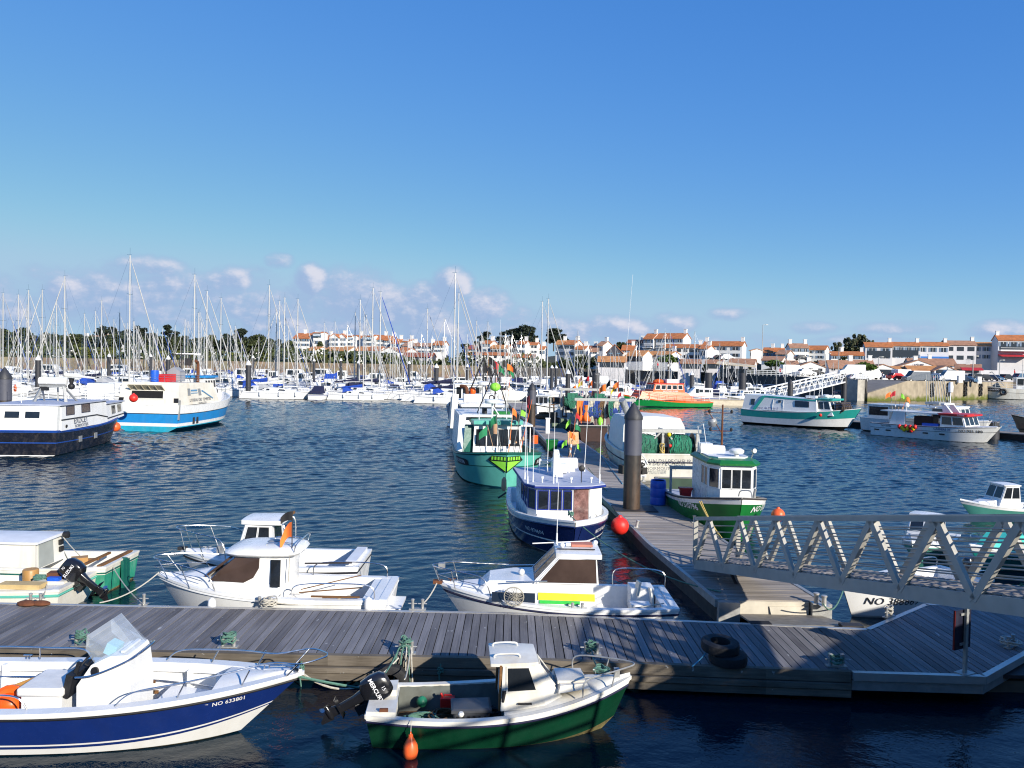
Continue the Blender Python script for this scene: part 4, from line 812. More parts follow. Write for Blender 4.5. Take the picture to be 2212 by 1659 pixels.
# ------------------------------------------------------------ white boat with the tall cabin behind it
E_=thing('cabin_boat','white open boat with narrow upright wheelhouse lying behind the pilot boat','boat',(-5.75,18.75,0),R(180))
h=Hull(4.5,1.85,.74,.72,.86,tw=.94,tm=.35,p=2.4,rake=.5,fl0=.1,fl1=.38)
h.skin(E_,[(-1,0),(.1,1),(.15,0),(.80,0),(.87,1),(1,0)],[WHITE,NAVYC],22); h.inside(E_,.05,.52,.15,.11,WHITE,DECKW,DECKW,.06); h.rub(E_,.84,.015,BLACK)
wh,fc=cab(E_,'wheelhouse',WHITE,-.16,.78,.98,.70,1.62,-.10,.52,.86)
windows(wh,fc['p'],[(.12,.48,.42,.92),(.54,.9,.42,.92)],frame=WHITE,t=.02); windows(wh,fc['s'],[(.1,.46,.42,.92),(.54,.9,.42,.92)],frame=WHITE,t=.02); windows(wh,fc['f'],[(.07,.93,.40,.94)],frame=WHITE,t=.03,glass=BROWNGLASS); windows(wh,fc['r'],[(.2,.8,.05,.9)])
roof(E_,'roof',WHITE,-.34,.62,1.02,.95,1.61,.10,.05)
b=MB(); b.box((-.36,0,1.74),(.07,1.0,.06),0,0,.2); b.build('roof_bar',WOODB,E_,smooth=False)
b=MB(); b.path(spline([(-.42,.46,.75),(-.42,.46,1.5),(-.30,.44,1.66)],5),.014); b.path(spline([(-.42,-.46,.75),(-.42,-.46,1.5),(-.30,-.44,1.66)],5),.014)
b.path(spline([(.9,.66,.78),(1.05,.64,1.25),(1.8,.42,1.38),(2.35,0,1.42),(1.8,-.42,1.38),(1.05,-.64,1.25),(.9,-.66,.78)],6),.013,6)
for sd in (1,-1): b.tube((1.5,sd*.48,.82),(1.7,sd*.45,1.36),.012); b.tube((2.05,sd*.18,.86),(2.2,sd*.15,1.4),.012)
b.build('hand_rail',STEEL,E_)
b=MB(); cleat(b,1.6,0,.90,.2); b.box((1.2,.2,.95),(.08,.3,.2)); b.build('bow_bitt',GALV,E_); b=MB(); b.box((2.2,0,.90),(.2,.12,.08)); b.build('bow_roller',DARKST,E_)
b=MB(); b.box((-1.2,.55,.62),(.5,.3,.06)); b.box((-2.05,0,.6),(.25,1.4,.5)); b.build('thwart',DECKW,E_,smooth=False)
b=MB(); b.tube((-1.0,.82,.80),(-2.1,.84,.84),.02); b.build('oar',DARKST,E_)
# ------------------------------------------------------------ two workboats at the left edge
F1=thing('fishing_boat','old white open boat with small cabin and green stern at the left edge','boat',(-12.1,18.55,0),R(180))
h=Hull(5.6,1.75,.66,.62,.85,tw=.90,tm=.4,p=2.3,rake=.4,fl0=.1,fl1=.3)
h.skin(F1,[(-1,2),(.06,2),(.74,1),(.82,0),(1,0)],[CREAM,mat('chalky_green_paint',(.03,.30,.19),.5,var=.2,sc=3,dirt=.6,dirtc=(.55,.58,.52),dsc=2,streak=True),ALGAE],22); h.inside(F1,.04,.70,.16,.08,CREAM,CREAM,CREAM,.05); h.rub(F1,.8,.02,TEALD)
wh,fc=cab(F1,'cabin',CREAM,-1.05,1.2,1.2,.5,1.12,-1.02,1.0,1.1); roof(F1,'cabin_roof',DECKW,-1.1,1.1,1.26,1.2,1.11,.05,.05)
b=MB(); b.panel(fc['r'],.1,.6,.05,.95,.02); b.build('door',mat('grey_door',(.34,.36,.33),.6),wh,smooth=False)
b=MB(); b.lathe([(.05,0),(.085,.02),(.085,.12),(.03,.14)],(-1.12,-.42,1.12),12,axis=(-1,0,.1)); b.box((-1.06,-.42,.95),(.05,.14,.12)); b.box((-1.07,-.42,.78),(.05,.14,.12)); b.build('deck_lamp',BLACK,wh)
h.text('LA BONITE',0,.0,.01,1,BLKTXT,F1) if False else text('la bonite',(.15,.605,.82),(-1,0,0),(0,0,1),.14,BLKTXT,wh,eps=.02)
b=MB(); b.box((-2.62,0,.66),(.1,1.5,.08)); b.box((-2.3,.2,.72),(.06,1.1,.05)); b.box((-2.0,.3,.7),(.7,.07,.05),0,.3); b.build('tiller',WOODB,F1,smooth=False)
b=MB(); b.path(sag((-1.1,-.4,1.1),(-2.1,.4,.72),.03),.012); b.build('mainsheet',ROPEW,F1); b=MB(); b.box((-1.95,.35,.72),(.35,.25,.12),0,.5); b.build('wooden_block',PLY,F1)
b=MB(); b.box((-2.84,0,.25),(.12,.05,.9)); b.box((-2.86,.0,.3),(.06,.3,.7)); b.build('rudder',TEALD,F1)
F2=thing('workboat','white and teal workboat with black outboard at the left edge behind the pontoon','boat',(-12.1,17.0,0),R(180))
h=Hull(5.2,1.62,.56,.54,.8,tw=.92,tm=.4,p=2.3,rake=.4,fl0=.1,fl1=.3)
h.skin(F2,[(-1,0),(.3,0),(.74,1),(.86,2),(1,0)],[CREAM,CREAM,TEAL],20); h.inside(F2,.14,.8,.12,.13,CREAM,CREAM,CREAM,.05); h.rub(F2,.8,.02,TEAL)
h.text('2.E 00',-1.9,.25,.2,1,BLKTXT,F2) if False else None
outboard(F2,-2.62,.1,.52,R(52),0,.92,'SUZUKI',BLKGL,'70')
o=MB(); o.lathe([(.16,0),(.165,.5),(.15,.52)],(0,0,0),14); o=o.build('timber_bollard',PLY); o.location=(-10.75,17.3,.2); tag(o,'round wooden post standing in the white workboat at the left edge','post')
t=thing('gear_tray','white tray of nets and weed in the workboat at the left edge','tray',(-10.05,17.0,.5)); b=MB(); b.box((0,0,.05),(.7,.45,.1)); b.build('tray',CREAM,t); b=MB(); b.box((.05,.05,.17),(.35,.25,.14),0,.2); b.build('lid',RUST,t); b=MB(); coil(b,(-.25,-.1,.12),.02,.14,4,0,9); b.build('weed',ROPEG,t); b=MB(); b.box((.1,-.15,.12),(.25,.12,.12)); b.build('blue_box',BLUEP,t)
b=MB(); b.box((-1.7,.55,.6),(.9,.3,.10)); b.build('side_deck',mat('tan_deck',(.55,.40,.18),.7,var=.2),F2,smooth=False)
def wheel(parent,m,xr,xf,w,z0,z1,txr=None,txf=None,tw=None,front=3,side=2,rear=0,frame=None,vs_=(.45,.92),rm=None,ov=.12,th=.08,glass=None,wf=None,name='wheelhouse',t=.03):
    wh,fc=cab(parent,name,m,xr,xf,w,z0,z1,txr,txf,tw,wf,wf)
    def cells(n,mg=.06,gap=.05):
        ww=(1-2*mg-gap*(n-1))/n; return [(mg+k*(ww+gap),mg+k*(ww+gap)+ww,vs_[0],vs_[1]) for k in range(n)]
    fr=frame or m
    if front: windows(wh,fc['f'],cells(front),frame=fr,t=t,glass=glass)
    if side: windows(wh,fc['s'],cells(side),frame=fr,t=t,glass=glass); windows(wh,fc['p'],cells(side),frame=fr,t=t,glass=glass)
    if rear: windows(wh,fc['r'],cells(rear),frame=fr,t=t,glass=glass)
    txr=xr if txr is None else txr; txf=xf if txf is None else txf; tw=tw or w
    roof(parent,'roof',rm or m,txr-ov*.6,txf+ov,tw+ov,(wf or tw)+ov,z1-.005,th,.05)
    return wh,fc
def mastset(parent,x,y,z,h_,arms=((.6,.5),(.85,.35)),m=None,r_=.035,name='mast'):
    b=MB(); b.tube((x,y,z),(x,y,z+h_),r_,r_*.6,8)
    for f,l in arms: b.tube((x,y-l/2,z+h_*f),(x,y+l/2,z+h_*f),.015); b.ball((x,y-l/2,z+h_*f+.05),.05,8); b.ball((x,y+l/2,z+h_*f+.05),.05,8)
    return b.build(name,m or GALV,parent)
def whips(parent,pts,r_=.012,m=None):
    for (x,y,z,h_,lx,ly) in pts:
        b=MB(); b.tube((x,y,z),(x,y,z+.22),.028,.022,6); b.tube((x,y,z+.2),(x+lx,y+ly,z+h_),r_,r_*.5,5); b.build('antenna',m or WHITE,parent)
def railing(parent,pts,hh,n=2,r_=.014,m=None,name='railing'):
    b=MB(); P=[Vector(p) for p in pts]
    for k in range(1,n+1): b.path([p+Vector((0,0,hh*k/n)) for p in P],r_,5)
    for p in P: b.tube(p,p+Vector((0,0,hh)),r_,n=5)
    return b.build(name,m or STEEL,parent)
def ball_fender(p,r_,m,label,group=None,name='fender_buoy'):
    o=MB(); o.ball((0,0,0),r_,16); o.lathe([(r_*.3,r_*.9),(r_*.2,r_*1.15),(r_*.08,r_*1.2)],(0,0,0),10); o=o.build(name,m); o.location=p; return tag(o,label,'fender',group)
def netdrum(root,x,y,z,r_,l,m,m2=None,seed=1,name='net_drum'):
    """net wound on a drum whose axle lies across the boat"""
    g=random.Random(seed); b=MB(); n=22; rings=[]
    for i in range(9):
        t=i/8; ring=[]
        for k in range(n):
            a=2*math.pi*k/n; rr=r_*(.86+.22*g.random())*(1-.25*abs(2*t-1)**3)+ (.12*r_ if math.sin(a)<-.5 else 0)
            ring.append((x+rr*math.cos(a),y-l/2+l*t,z+rr*math.sin(a)))
        rings.append(ring)
    b.loft(rings); d=b.build(name,m,root,ang=60)
    b=MB()
    for k in range(10):
        y0=y+g.uniform(-.45,.45)*l; pts=[(x+r_*(.95+.12*g.random())*math.cos(a*.35),y0+g.uniform(-.08,.08)*l,z+r_*(.95+.12*g.random())*math.sin(a*.35)) for a in range(18)]
        b.path(pts,.014,4)
    b.build('net_cord',m2 or ROPEG,d)
    b=MB(); 
    for s_ in (-1,1): b.lathe([(r_*1.12,0),(r_*1.12,.03),(.05,.03)],(x,y+s_*l*.53,z),18,axis=(0,s_,0))
    b.build('drum_flange',DARKST,d); return d
# ------------------------------------------------------------ navy boat, bow towards the camera
G=thing('fishing_boat','navy blue fishing boat with white cabin and grey roof moored at the finger pontoon','boat',(1.53,25.35,0),math.atan2(-1,.085))
h=Hull(7.6,3.1,.92,.90,1.16,tw=.82,tm=.48,p=2.7,rake=.40,fl0=.06,fl1=.26,draft=.5); hG=h
r2=lambda a,k:(lambda t:a+k*max(0,(t-.5)/.5)**2)
h.skin(G,[(-1,2),(.06,1),(r2(.42,-.04),0),(r2(.455,-.035),1),(.86,0),(1,1)],[NAVY,WHITE,NAVY],26)
h.inside(G,.03,.985,.42,.13,WHITE,WHITE,DECKW,.04); h.rub(G,.85,.03,NAVY)
poly=lambda s_:[(-1.9,-1.15*s_),(1.65,-1.12*s_),(2.05,-.90*s_),(2.12,.20*s_),(2.0,.70*s_),(1.7,1.14*s_),(-1.9,1.15*s_)]
b=MB(); b.prism(poly(1.0),.42,1.84); wh=b.build('cabin',WHITE,G,smooth=False)
b=MB(); P_=[(-2.0,-1.28),(1.72,-1.25),(2.18,-.98),(2.26,.22),(2.14,.78),(1.8,1.27),(-2.0,1.28)]; b.prism(P_,1.84,1.90); b.build('roof_edge',BLUET,G,smooth=False); b=MB(); b.prism([(x*.99,y*.985) for x,y in P_],1.895,1.925); b.build('roof',DECKG,G,smooth=False)
pc=poly(1.0); Q=lambda i,j:(Vector((*pc[i],.42)),Vector((*pc[j],.42)),Vector((*pc[j],1.84)),Vector((*pc[i],1.84)))
win=(.55,.93)
# right-hand third is a clear flap and a white canvas curtain; the other faces carry blue framed windows
windows(wh,Q(2,3),[(.05,.31,*win),(.39,.67,*win),(.75,.95,*win)],frame=BLUET,t=.03); windows(wh,Q(1,2),[(.14,.88,*win)],frame=BLUET,t=.03); windows(wh,Q(0,1),[(.5,.66,*win),(.72,.84,*win),(.88,.97,*win)],frame=BLUET,t=.03)
FL=mat('clear_flap',(.20,.10,.085),.25,var=.6,sc=3,bump=.4,bsc=5,spec=.7)
b=MB(); b.panel(Q(3,4),.03,.97,.16,.97,.02); b.build('clear_flap',FL,wh,smooth=False)
b=MB(); b.panel(Q(4,5),.0,1.0,.12,.97,.03); b.build('canvas_curtain',WHITEC,wh,smooth=False); windows(wh,Q(5,6),[(.5,.7,*win),(.75,.95,*win)],frame=BLUET,t=.03)
b=MB(); b.hexa([(-.4,-.16,1.92),(.35,-.16,1.92),(.35,.16,1.92),(-.4,.16,1.92),(-.35,-.07,2.75),(-.12,-.07,2.75),(-.12,.07,2.75),(-.35,.07,2.75)]); b.build('radar_mast',WHITE,G,smooth=False)
b=MB(); b.lathe([(.17,-.45),(.20,-.42),(.20,.42),(.17,.45)],(-1.15,.42,2.18),16,axis=(0,1,.0)); b.box((-1.15,.42,1.97),(.3,.7,.1)); b.build('liferaft',WHITE,G)
b=MB(); b.path([(-.6,-.5,2.35),(-.6,.5,2.35)],.02); b.tube((-.6,-.5,1.92),(-.6,-.5,2.4),.02); b.tube((-.6,.5,1.92),(-.6,.5,2.4),.02); b.box((-.55,.3,2.1),(.3,.2,.3)); b.build('roof_rack',WHITE,G)
b=MB(); b.tube((1.5,.55,1.92),(1.5,.55,2.28),.014); b.lathe([(.03,-.08),(.085,-.06),(.1,.06),(.07,.08)],(1.5,.55,2.36),12,axis=(1,0,.1)); b.build('searchlight',BLACK,G)
b=MB()
for y,zz in ((.95,.2),(.25,.18),(-.25,.3),(-.75,.22)): b.tube((1.55,y*.9,1.92),(1.55,y*.9,1.92+zz*.6),.022); b.lathe([(.05,0),(.05,.06)],(1.55,y*.9,1.92+zz*.6),8)
o=b.build('deck_light',WHITE,G); o['kind']='stuff'
whips(G,[(1.6,1.1,1.92,1.9,0,.03),(1.15,1.2,1.92,1.6,.02,0),(1.7,-.35,1.92,2.2,.05,0),(1.45,-.95,1.92,1.7,0,0),(1.75,-1.15,1.92,2.0,0,-.08),(.9,-1.15,1.92,2.9,0,.0),(-1.0,1.1,1.92,2.6,0,.1),(-.9,-.2,1.92,2.5,0,.06)])
text('FANOU',(.35,0,1.93),(0,1,0),(-1,0,0),.30,mat('faint_roof_letters',(.30,.33,.41),.6),G,bold=0) if False else None
h.text('NO 874604',2.35,.62,.17,-1,WHTTXT,G,bold=.0); h.text('NO 874604',2.35,.66,.17,1,WHTTXT,G,bold=.0)
b=MB(); cleat(b,2.9,0,1.12,.2); b.build('cleat',GALV,G)
for y_ in (.9,-.9): b=MB(); cleat(b,2.2,y_,1.0,.18); b.build('cleat',GALV,G)
b=MB(); coil(b,(2.95,.0,1.16),.018,.08,4,0,3,.1); b.build('rope_knot',ROPEG,G)
b=MB(); b.lathe([(.03,.3),(.09,.2),(.10,-.1),(.05,-.2)],(-2.8,-1.52,1.15),10); b.build('oyster_float',FLAGT,G); b=MB(); b.tube((-2.7,-1.45,.9),(-2.3,-1.75,.78),.03); b.build('boom',DARKST,G)
ball_fender((3.42,22.9+.9,.62),.28,BUOYR,'large red ball fender between navy boat and finger pontoon')
rope(onboat(G,2.95,0,1.16),(4.75,17.15,.55),.35,.017,ROPEG,'long green mooring rope from the navy boat bow to the pontoon end')
# ------------------------------------------------------------ teal boat behind it
T=thing('fishing_boat','teal fishing boat with white wheelhouse and green diamond emblem on its bow','boat',(-.82,39.2,0),math.atan2(-1,.13))
h=Hull(10.2,4.15,1.25,1.22,1.66,tw=.80,tm=.5,p=4.2,rake=.35,fl0=.07,fl1=.2,draft=.6); hT=h
h.skin(T,[(-1,2),(.04,0),(.58,0),(.61,1),(.92,0),(1,1)],[TEAL,TEALD,GREENH],26); h.inside(T,.02,.985,.6,.14,TEALD,TEALD,DECKG,.04); h.rub(T,.96,.04,TEALD)
h.text('NO 707396',2.6,1.0,.24,-1,WHTTXT,T,bold=.01,eps=.04); h.text('NO 707396',2.9,1.05,.24,1,WHTTXT,T,bold=.01,eps=.04)
def plate(hu,x0,x1,z0,z1,side,m,parent,eps=.02,name='name_plate',n=8):
    b=MB(); g=[]
    for k in range(n+1):
        x=x0+(x1-x0)*k/n; e_=.15*(z1-z0)*(1 if k in (0,n) else 0); a,na=hu.at(x,z0+e_,side); c,nc=hu.at(x,z1-e_,side); g.append([a+na*eps,c+nc*eps])
    b.loft(g,0,False,False,False); return b.build(name,m,parent,smooth=False)
plate(h,1.75,3.45,.84,1.16,-1,BLACK,T); plate(h,2.15,3.65,.88,1.22,1,BLACK,T)
b=MB()
def dp(v,z,s_,e_):
    lo,hi=.55,1.0
    for _ in range(22):
        m=(lo+hi)/2
        if abs(h.pt(m,z/h.sheer(m),1).y)>v: lo=m
        else: hi=m
    p=h.pt(hi,z/h.sheer(hi),s_); return p+Vector((.6,.35*s_,0))*e_
for s_ in (-1,1):
    zt_,zm_,zb_=1.47,1.26,.72; n_=6; W_=.78
    for k in range(n_):
        v0,v1=W_*k/n_,W_*(k+1)/n_; f=lambda v:zm_-(zm_-zb_)*(1-v/W_)
        b.add([dp(v0,zm_,s_,.05),dp(v1,zm_,s_,.05),dp(min(v1,W_*.8),zt_,s_,.05),dp(min(v0,W_*.8),zt_,s_,.05)],[(0,1,2,3)],1); b.add([dp(v0,f(v0),s_,.05),dp(v1,f(v1),s_,.05),dp(v1,zm_,s_,.05),dp(v0,zm_,s_,.05)],[(0,1,2,3)],1)
        f2_=lambda v:f(v)+.07
        if k<5: b.add([dp(v0,f2_(v0),s_,.08),dp(v1,f2_(v1),s_,.08),dp(v1,zm_-.03,s_,.08),dp(v0,zm_-.03,s_,.08)],[(0,1,2,3)],0); u0,u1=v0+.02,v1-.03; b.add([dp(u0,zm_+.03,s_,.08),dp(u1,zm_+.03,s_,.08),dp(min(u1,W_*.78),zt_-.03,s_,.08),dp(min(u0,W_*.78),zt_-.03,s_,.08)],[(0,1,2,3)],0)
b.build('diamond_emblem',[LIME,BLACK],T,smooth=False)
wh,fc=wheel(T,WHITE,-1.2,1.4,2.5,.6,2.62,-1.1,1.25,2.3,front=4,side=2,frame=BLACK,vs_=(.48,.86),rm=TEAL,th=.18,ov=.25)
text('KV',(1.52,0,2.73),(0,1,0),(0,0,1),.2,TEALD,T,eps=.02)
b=MB(); b.hexa([(-4.9,-1.9,1.2),(1.5,-2.02,1.2),(1.5,-1.75,1.2),(-4.9,-1.6,1.2),(-4.9,-1.8,3.0),(.5,-1.85,3.0),(.5,-1.5,3.0),(-4.9,-1.5,3.0)]); b.box((-2.2,-.4,2.96),(5.3,2.6,.12)); b.build('shelter',WHITE,T,smooth=False)
b=MB(); b.quad((1.35,-1.72,1.2),(.9,-.9,1.2),(.9,-.9,2.5),(1.1,-1.6,2.5)); b.hexa([(1.0,-1.75,1.0),(1.1,-1.05,1.0),(1.0,-1.05,1.0),(.9,-1.75,1.0),(.7,-1.62,2.55),(.9,-1.05,2.55),(.8,-1.05,2.55),(.6,-1.62,2.55)]); b.build('shelter_lining',TEALD,T,smooth=False)
b=MB(); b.box((-.6,1.35,2.5),(2.4,1.0,.08)); b.tube((.4,1.75,1.1),(.4,1.75,2.5),.03); b.build('awning',WHITE,T,smooth=False)
b=MB(); h.plat(b,.78,.96,1.25,1.32,.3); b.build('whaleback',TEAL,T)
b=MB(); b.lathe([(.36,0),(.4,.05),(.4,.14),(.3,.2)],(.4,-.2,3.6),18); b.tube((.4,-.2,2.8),(.4,-.2,3.6),.05); b.tube((.2,.3,2.8),(.4,-.2,3.5),.03); b.build('radar',WHITE,T)
b=MB(); b.box((-.2,.3,3.0),(.6,.9,.34)); b.build('fish_box',GREENB,T); b=MB(); b.tube((-.5,-.5,2.8),(-.5,-.5,3.3),.13); b.build('buoy_lamp',BLACK,T)
mastset(T,-.3,.0,2.7,2.9,((.55,1.0),(.8,.7)),DARKST)
b=MB(); b.tube((-1.2,-.9,2.8),(-.3,0,5.3),.03); b.tube((-1.2,.9,2.8),(-.3,0,5.3),.03); b.build('mast_stay',DARKST,T)
b=MB(); b.ball((-.3,0,4.4),.28,12,0,(1,1,.8)); b.build('lime_net_bag',LIME,T)
whips(T,[(.6,.9,2.75,2.8,0,.1),(.7,.5,2.75,3.2,0,-.1),(.9,-.9,2.75,2.2,0,0)])
b=MB(); b.box((-.1,2.1,1.75),(.24,.24,.42)); b.build('lifebuoy_box',ORANGE,T)
# bundle of marker flags standing on the foredeck
def flagset(parent,items,base,group=None):
    for i,(dx,dy,hh,lx,ly,fm,fs,th_) in enumerate(items):
        b=MB(); p=Vector(base)+Vector((dx,dy,0)); top=p+Vector((lx,ly,hh)); b.tube(p,top,.016,.010,5); o=b.build('marker_pole',[GALV,FLAGT,DARKST,FLAGO][i%4],parent)
        b=MB(); b.lathe([(.02,.10),(.05,.08),(.055,-.06),(.02,-.10)],p+(top-p)*.35,8) if i%2 else b.ball(p+(top-p)*.3,.05,8); b.build('pole_float',[FLAGT,mat('grey_float',(.3,.3,.28),.6),WHITE,FLAGT][(i+1)%4],o)
        if fm: th_=th_-parent.rotation_euler[2]; pennant(top-(top-p)*.03,fs*1.25,fs*1.1,(math.cos(th_),math.sin(th_)),.6+.5*((i*7)%5)/5,fm,o,seed=i)
flagset(T,[(0,0,1.8,.1,-.3,FLAGT,.45,2.5),(.3,.2,2.6,.2,.2,FLAGO,.3,1),(.1,.5,2.9,.1,.4,None,.3,1),(-.2,.3,2.4,-.1,.2,FLAGK,.4,.5),(-.4,-.1,2.2,.1,-.2,FLAGG,.45,2.4),(.2,-.3,1.7,.4,-.5,FLAGG,.4,3.6),(0,.7,3.2,.3,.5,FLAGR,.4,1.8),(-.2,.8,2.9,0,.6,None,.2,0),(-.5,.5,2.5,.2,.4,LIME,.3,.5)],(2.6,.1,1.0))
# ------------------------------------------------------------ white and grey boats beyond, left of the finger
I1=thing('fishing_boat','white fishing boat with row of dark front windows behind the teal boat','boat',(-2.05,51.3,0),math.atan2(-1,.10))
h=Hull(10.5,4.3,1.5,1.45,2.0,tw=.8,tm=.5,p=2.4,rake=.6,fl0=.12,fl1=.35,draft=.6)
h.skin(I1,[(-1,1),(.03,0),(.36,0),(.40,2),(.95,0),(1,0)],[WHITE,GREENH,NAVYC],24); h.inside(I1,.02,.985,.9,.14,WHITE,WHITE,DECKG,.04); h.rub(I1,.97,.04,NAVYC)
wheel(I1,WHITE,-.6,2.2,2.8,.9,2.85,-.5,1.9,2.6,front=5,side=2,frame=WHITE,vs_=(.55,.9),ov=.3,th=.14)
b=MB(); b.hexa([(-4.5,-2,1.4),(2.6,-2.05,1.5),(2.6,-1.7,1.5),(-4.5,-1.6,1.4),(-4.5,-1.9,3.1),(1.4,-1.9,3.6),(1.4,-1.5,3.6),(-4.5,-1.5,3.1)]); b.build('shelter',CREAM,I1,smooth=False)
b=MB(); b.box((-2.3,0,3.05),(3.6,3.4,.12)); b.box((-1.2,0,3.3),(1.6,2.2,.5)); b.build('upper_deck',WHITE,I1,smooth=False)
b=MB(); b.path(spline([(-.6,-.9,3.0),(-.6,-.9,3.7),(-.75,-1.0,4.0),(-1.05,-1.3,4.05)],5),.13,10); b.build('exhaust_pipe',RUST,I1)
mastset(I1,-.8,.2,3.1,3.4,((.5,1.2),(.75,.8)),DARKST,.05); b=MB(); b.lathe([(.4,0),(.44,.06),(.44,.16),(.3,.22)],(-.3,.2,4.2),18); b.tube((-.3,.2,3.2),(-.3,.2,4.2),.05); b.build('radar',WHITE,I1)
b=MB(); b.tube((-1.8,-.9,3.1),(-.8,.2,6.0),.05); b.tube((-1.8,1.3,3.1),(-.8,.2,6.0),.05); b.build('mast_stay',DARKST,I1)
b=MB(); b.torus((.2,.7,3.35),.16,.045,(1,0,0)); b.build('lifebuoy',DARKST,I1); b=MB(); b.lathe([(.13,.25),(.2,.1),(.2,-.1),(.13,-.25)],(-.9,-.5,3.75),12); b.build('orange_float',ORANGE,I1)
whips(I1,[(-1,1.2,3.1,5.5,.1,.1),(-1.3,.9,3.1,4.4,0,-.1),(.6,1.0,3.0,3,0,0)])
flagset(I1,[(0,0,2.6,-.1,.1,FLAGK,.6,.2),(.1,.3,3.1,0,.2,FLAGK,.5,.1),(-.1,.6,2.8,.1,.3,FLAGR,.5,.3),(0,.9,2.5,.1,.3,FLAGG,.45,.2),(.2,1.2,2.9,.1,.3,FLAGK,.45,.3),(.2,1.5,2.6,.1,.3,FLAGO,.4,.1),(0,1.7,2.3,.1,.2,FLAGG,.4,.4),(0,1.9,2.6,.1,.2,FLAGK,.45,.4)],(-3.2,.2,3.1))
I2=thing('fishing_boat','grey hulled trawler with orange waterline stripe behind the white fishing boat','boat',(-4.1,73.2,0),math.atan2(-1,.08))
h=Hull(10.5,4.2,1.7,1.6,2.2,tw=.85,tm=.5,p=2.3,rake=.6,fl0=.1,fl1=.35,draft=.6)
h.skin(I2,[(-1,1),(.05,1),(.24,2),(1,0)],[mat('blue_grey_paint',(.33,.37,.46),.4,var=.08,dirt=.3,dirtc=(.2,.18,.16),streak=True),BLACK,mat('faded_orange_paint',(.62,.20,.08),.5)],22); h.inside(I2,.02,.985,1.0,.14,GALV,GALV,DECKG,.04)
wheel(I2,WHITE,-2.8,-.2,2.6,1.0,3.6,front=4,side=2,rm=WHITE)
b=MB()
for x in (-3.9,-.2,1.2): 
    for s_ in (-1,1): b.tube((x,s_*1.5,1.2),(x,s_*1.4,3.9),.05,n=6)
    b.tube((x,-1.4,3.9),(x,1.4,3.9),.05,n=6)
for s_ in (-1,1): b.tube((-3.9,s_*1.4,3.9),(1.2,s_*1.4,3.9),.045,n=6); b.tube((-3.9,s_*1.4,3.3),(1.2,s_*1.4,3.3),.03,n=6)
b.build('gantry',WHITE,I2); mastset(I2,-1.5,0,3.6,2.4)
b=MB()
for k in range(4): b.torus((2.4,-1.5+k*.5,1.9),.22,.09,(1,.2,0),14,8)
b.build('hauler_wheel',BLACK,I2)
# ------------------------------------------------------------ green boat right of the finger
J=thing('fishing_boat','bright green fishing boat with white wheelhouse moored right of the finger pontoon','boat',(7.16,27.85,0),math.atan2(-1,.0))
h=Hull(8.2,2.9,1.0,1.02,1.56,tw=.80,tm=.46,p=4.6,rake=.55,fl0=.08,fl1=.38,draft=.5); hJ=h
h.skin(J,[(-1,1),(.05,1),(.10,0),(.86,0),(1,2)],[GREENB,GREENH,WHITE],26); h.inside(J,.02,.985,.55,.12,mat('grey_rail',(.22,.21,.2),.6),mat('dull_inner_green',(.03,.06,.035),.7,var=.3),DECKG,.04); h.rub(J,.985,.03,DARKST)
h.text('NO 510796',2.2,.98,.27,-1,WHTTXT,J,bold=.015,slope=.05); h.text('NO 510796',3.0,1.08,.26,1,WHTTXT,J,bold=.015,slope=.05,shear=.15)
wp=[(-.3,-.80),(2.0,-.80),(2.45,-.52),(2.5,.52),(2.0,.80),(-.3,.80)]; wp=[(x,y+.28) for x,y in wp]
b=MB(); b.prism(wp,.55,2.36); wh=b.build('wheelhouse',WHITE,J,smooth=False)
Qj=lambda i,j:(Vector((*wp[i],.55)),Vector((*wp[j],.55)),Vector((*wp[j],2.36)),Vector((*wp[i],2.36)))
windows(wh,Qj(2,3),[(.05,.33,.58,.92),(.37,.63,.58,.92),(.67,.95,.58,.92)],frame=WHITE,t=.03); windows(wh,Qj(1,2),[(.12,.88,.58,.92)],frame=WHITE,t=.03); windows(wh,Qj(3,4),[(.12,.88,.58,.92)],frame=WHITE,t=.03)
windows(wh,Qj(0,1),[(.62,.77,.58,.92),(.82,.96,.58,.92)],frame=WHITE,t=.03); windows(wh,Qj(4,5),[(.1,.4,.58,.92)],frame=WHITE,t=.03)
rp=[(x*1.04+.03,(y-.28)*1.12+.28) for x,y in wp]; b=MB(); b.loft([[(x,y,2.36) for x,y in rp],[(x,y,2.42) for x,y in rp],[(x*.9+.1,(y-.28)*.86+.28,2.52) for x,y in rp]]); b.build('roof',GREENB,J,smooth=False); b=MB(); b.prism([(x*.7+.0,(y-.28)*.75+.28) for x,y in rp],2.52,2.56); b.build('roof_deck',DECKW,J,smooth=False)
b=MB(); b.lathe([(.22,0),(.25,.04),(.25,.11),(.15,.17)],(1.5,.55,2.66),18); b.lathe([(.08,0),(.08,.12)],(1.5,.55,2.54),10); b.build('radar',WHITE,J)
b=MB(); b.box((.4,-.25,2.72),(.5,.42,.34)); b.lathe([(.16,-.3),(.18,0),(.16,.3)],(.5,.1,2.66),12,axis=(0,1,0)); b.build('liferaft',WHITE,J)
b=MB(); b.tube((1.7,.98,2.5),(1.75,1.05,2.72),.02); b.lathe([(.05,-.07),(.09,.02),(.08,.07)],(1.76,1.05,2.78),10,axis=(1,.3,.1)); b.build('searchlight',GALV,J)
b=MB(); b.box((2.05,.2,2.47),(.12,.3,.06)); b.box((2.05,-.4,2.47),(.14,.12,.1)); b.build('nav_light',BLACK,J)
b=MB(); mm=b.tube((.1,.42,2.5),(.1,.42,4.25),.045,.03,8); b.tube((.1,-.05,3.95),(.1,.75,3.95),.014); b.tube((.1,0,3.3),(.1,.75,3.3),.014); b.tube((.1,.42,3.2),(.3,-.1,3.95),.016); b.build('mast',RUST,J)
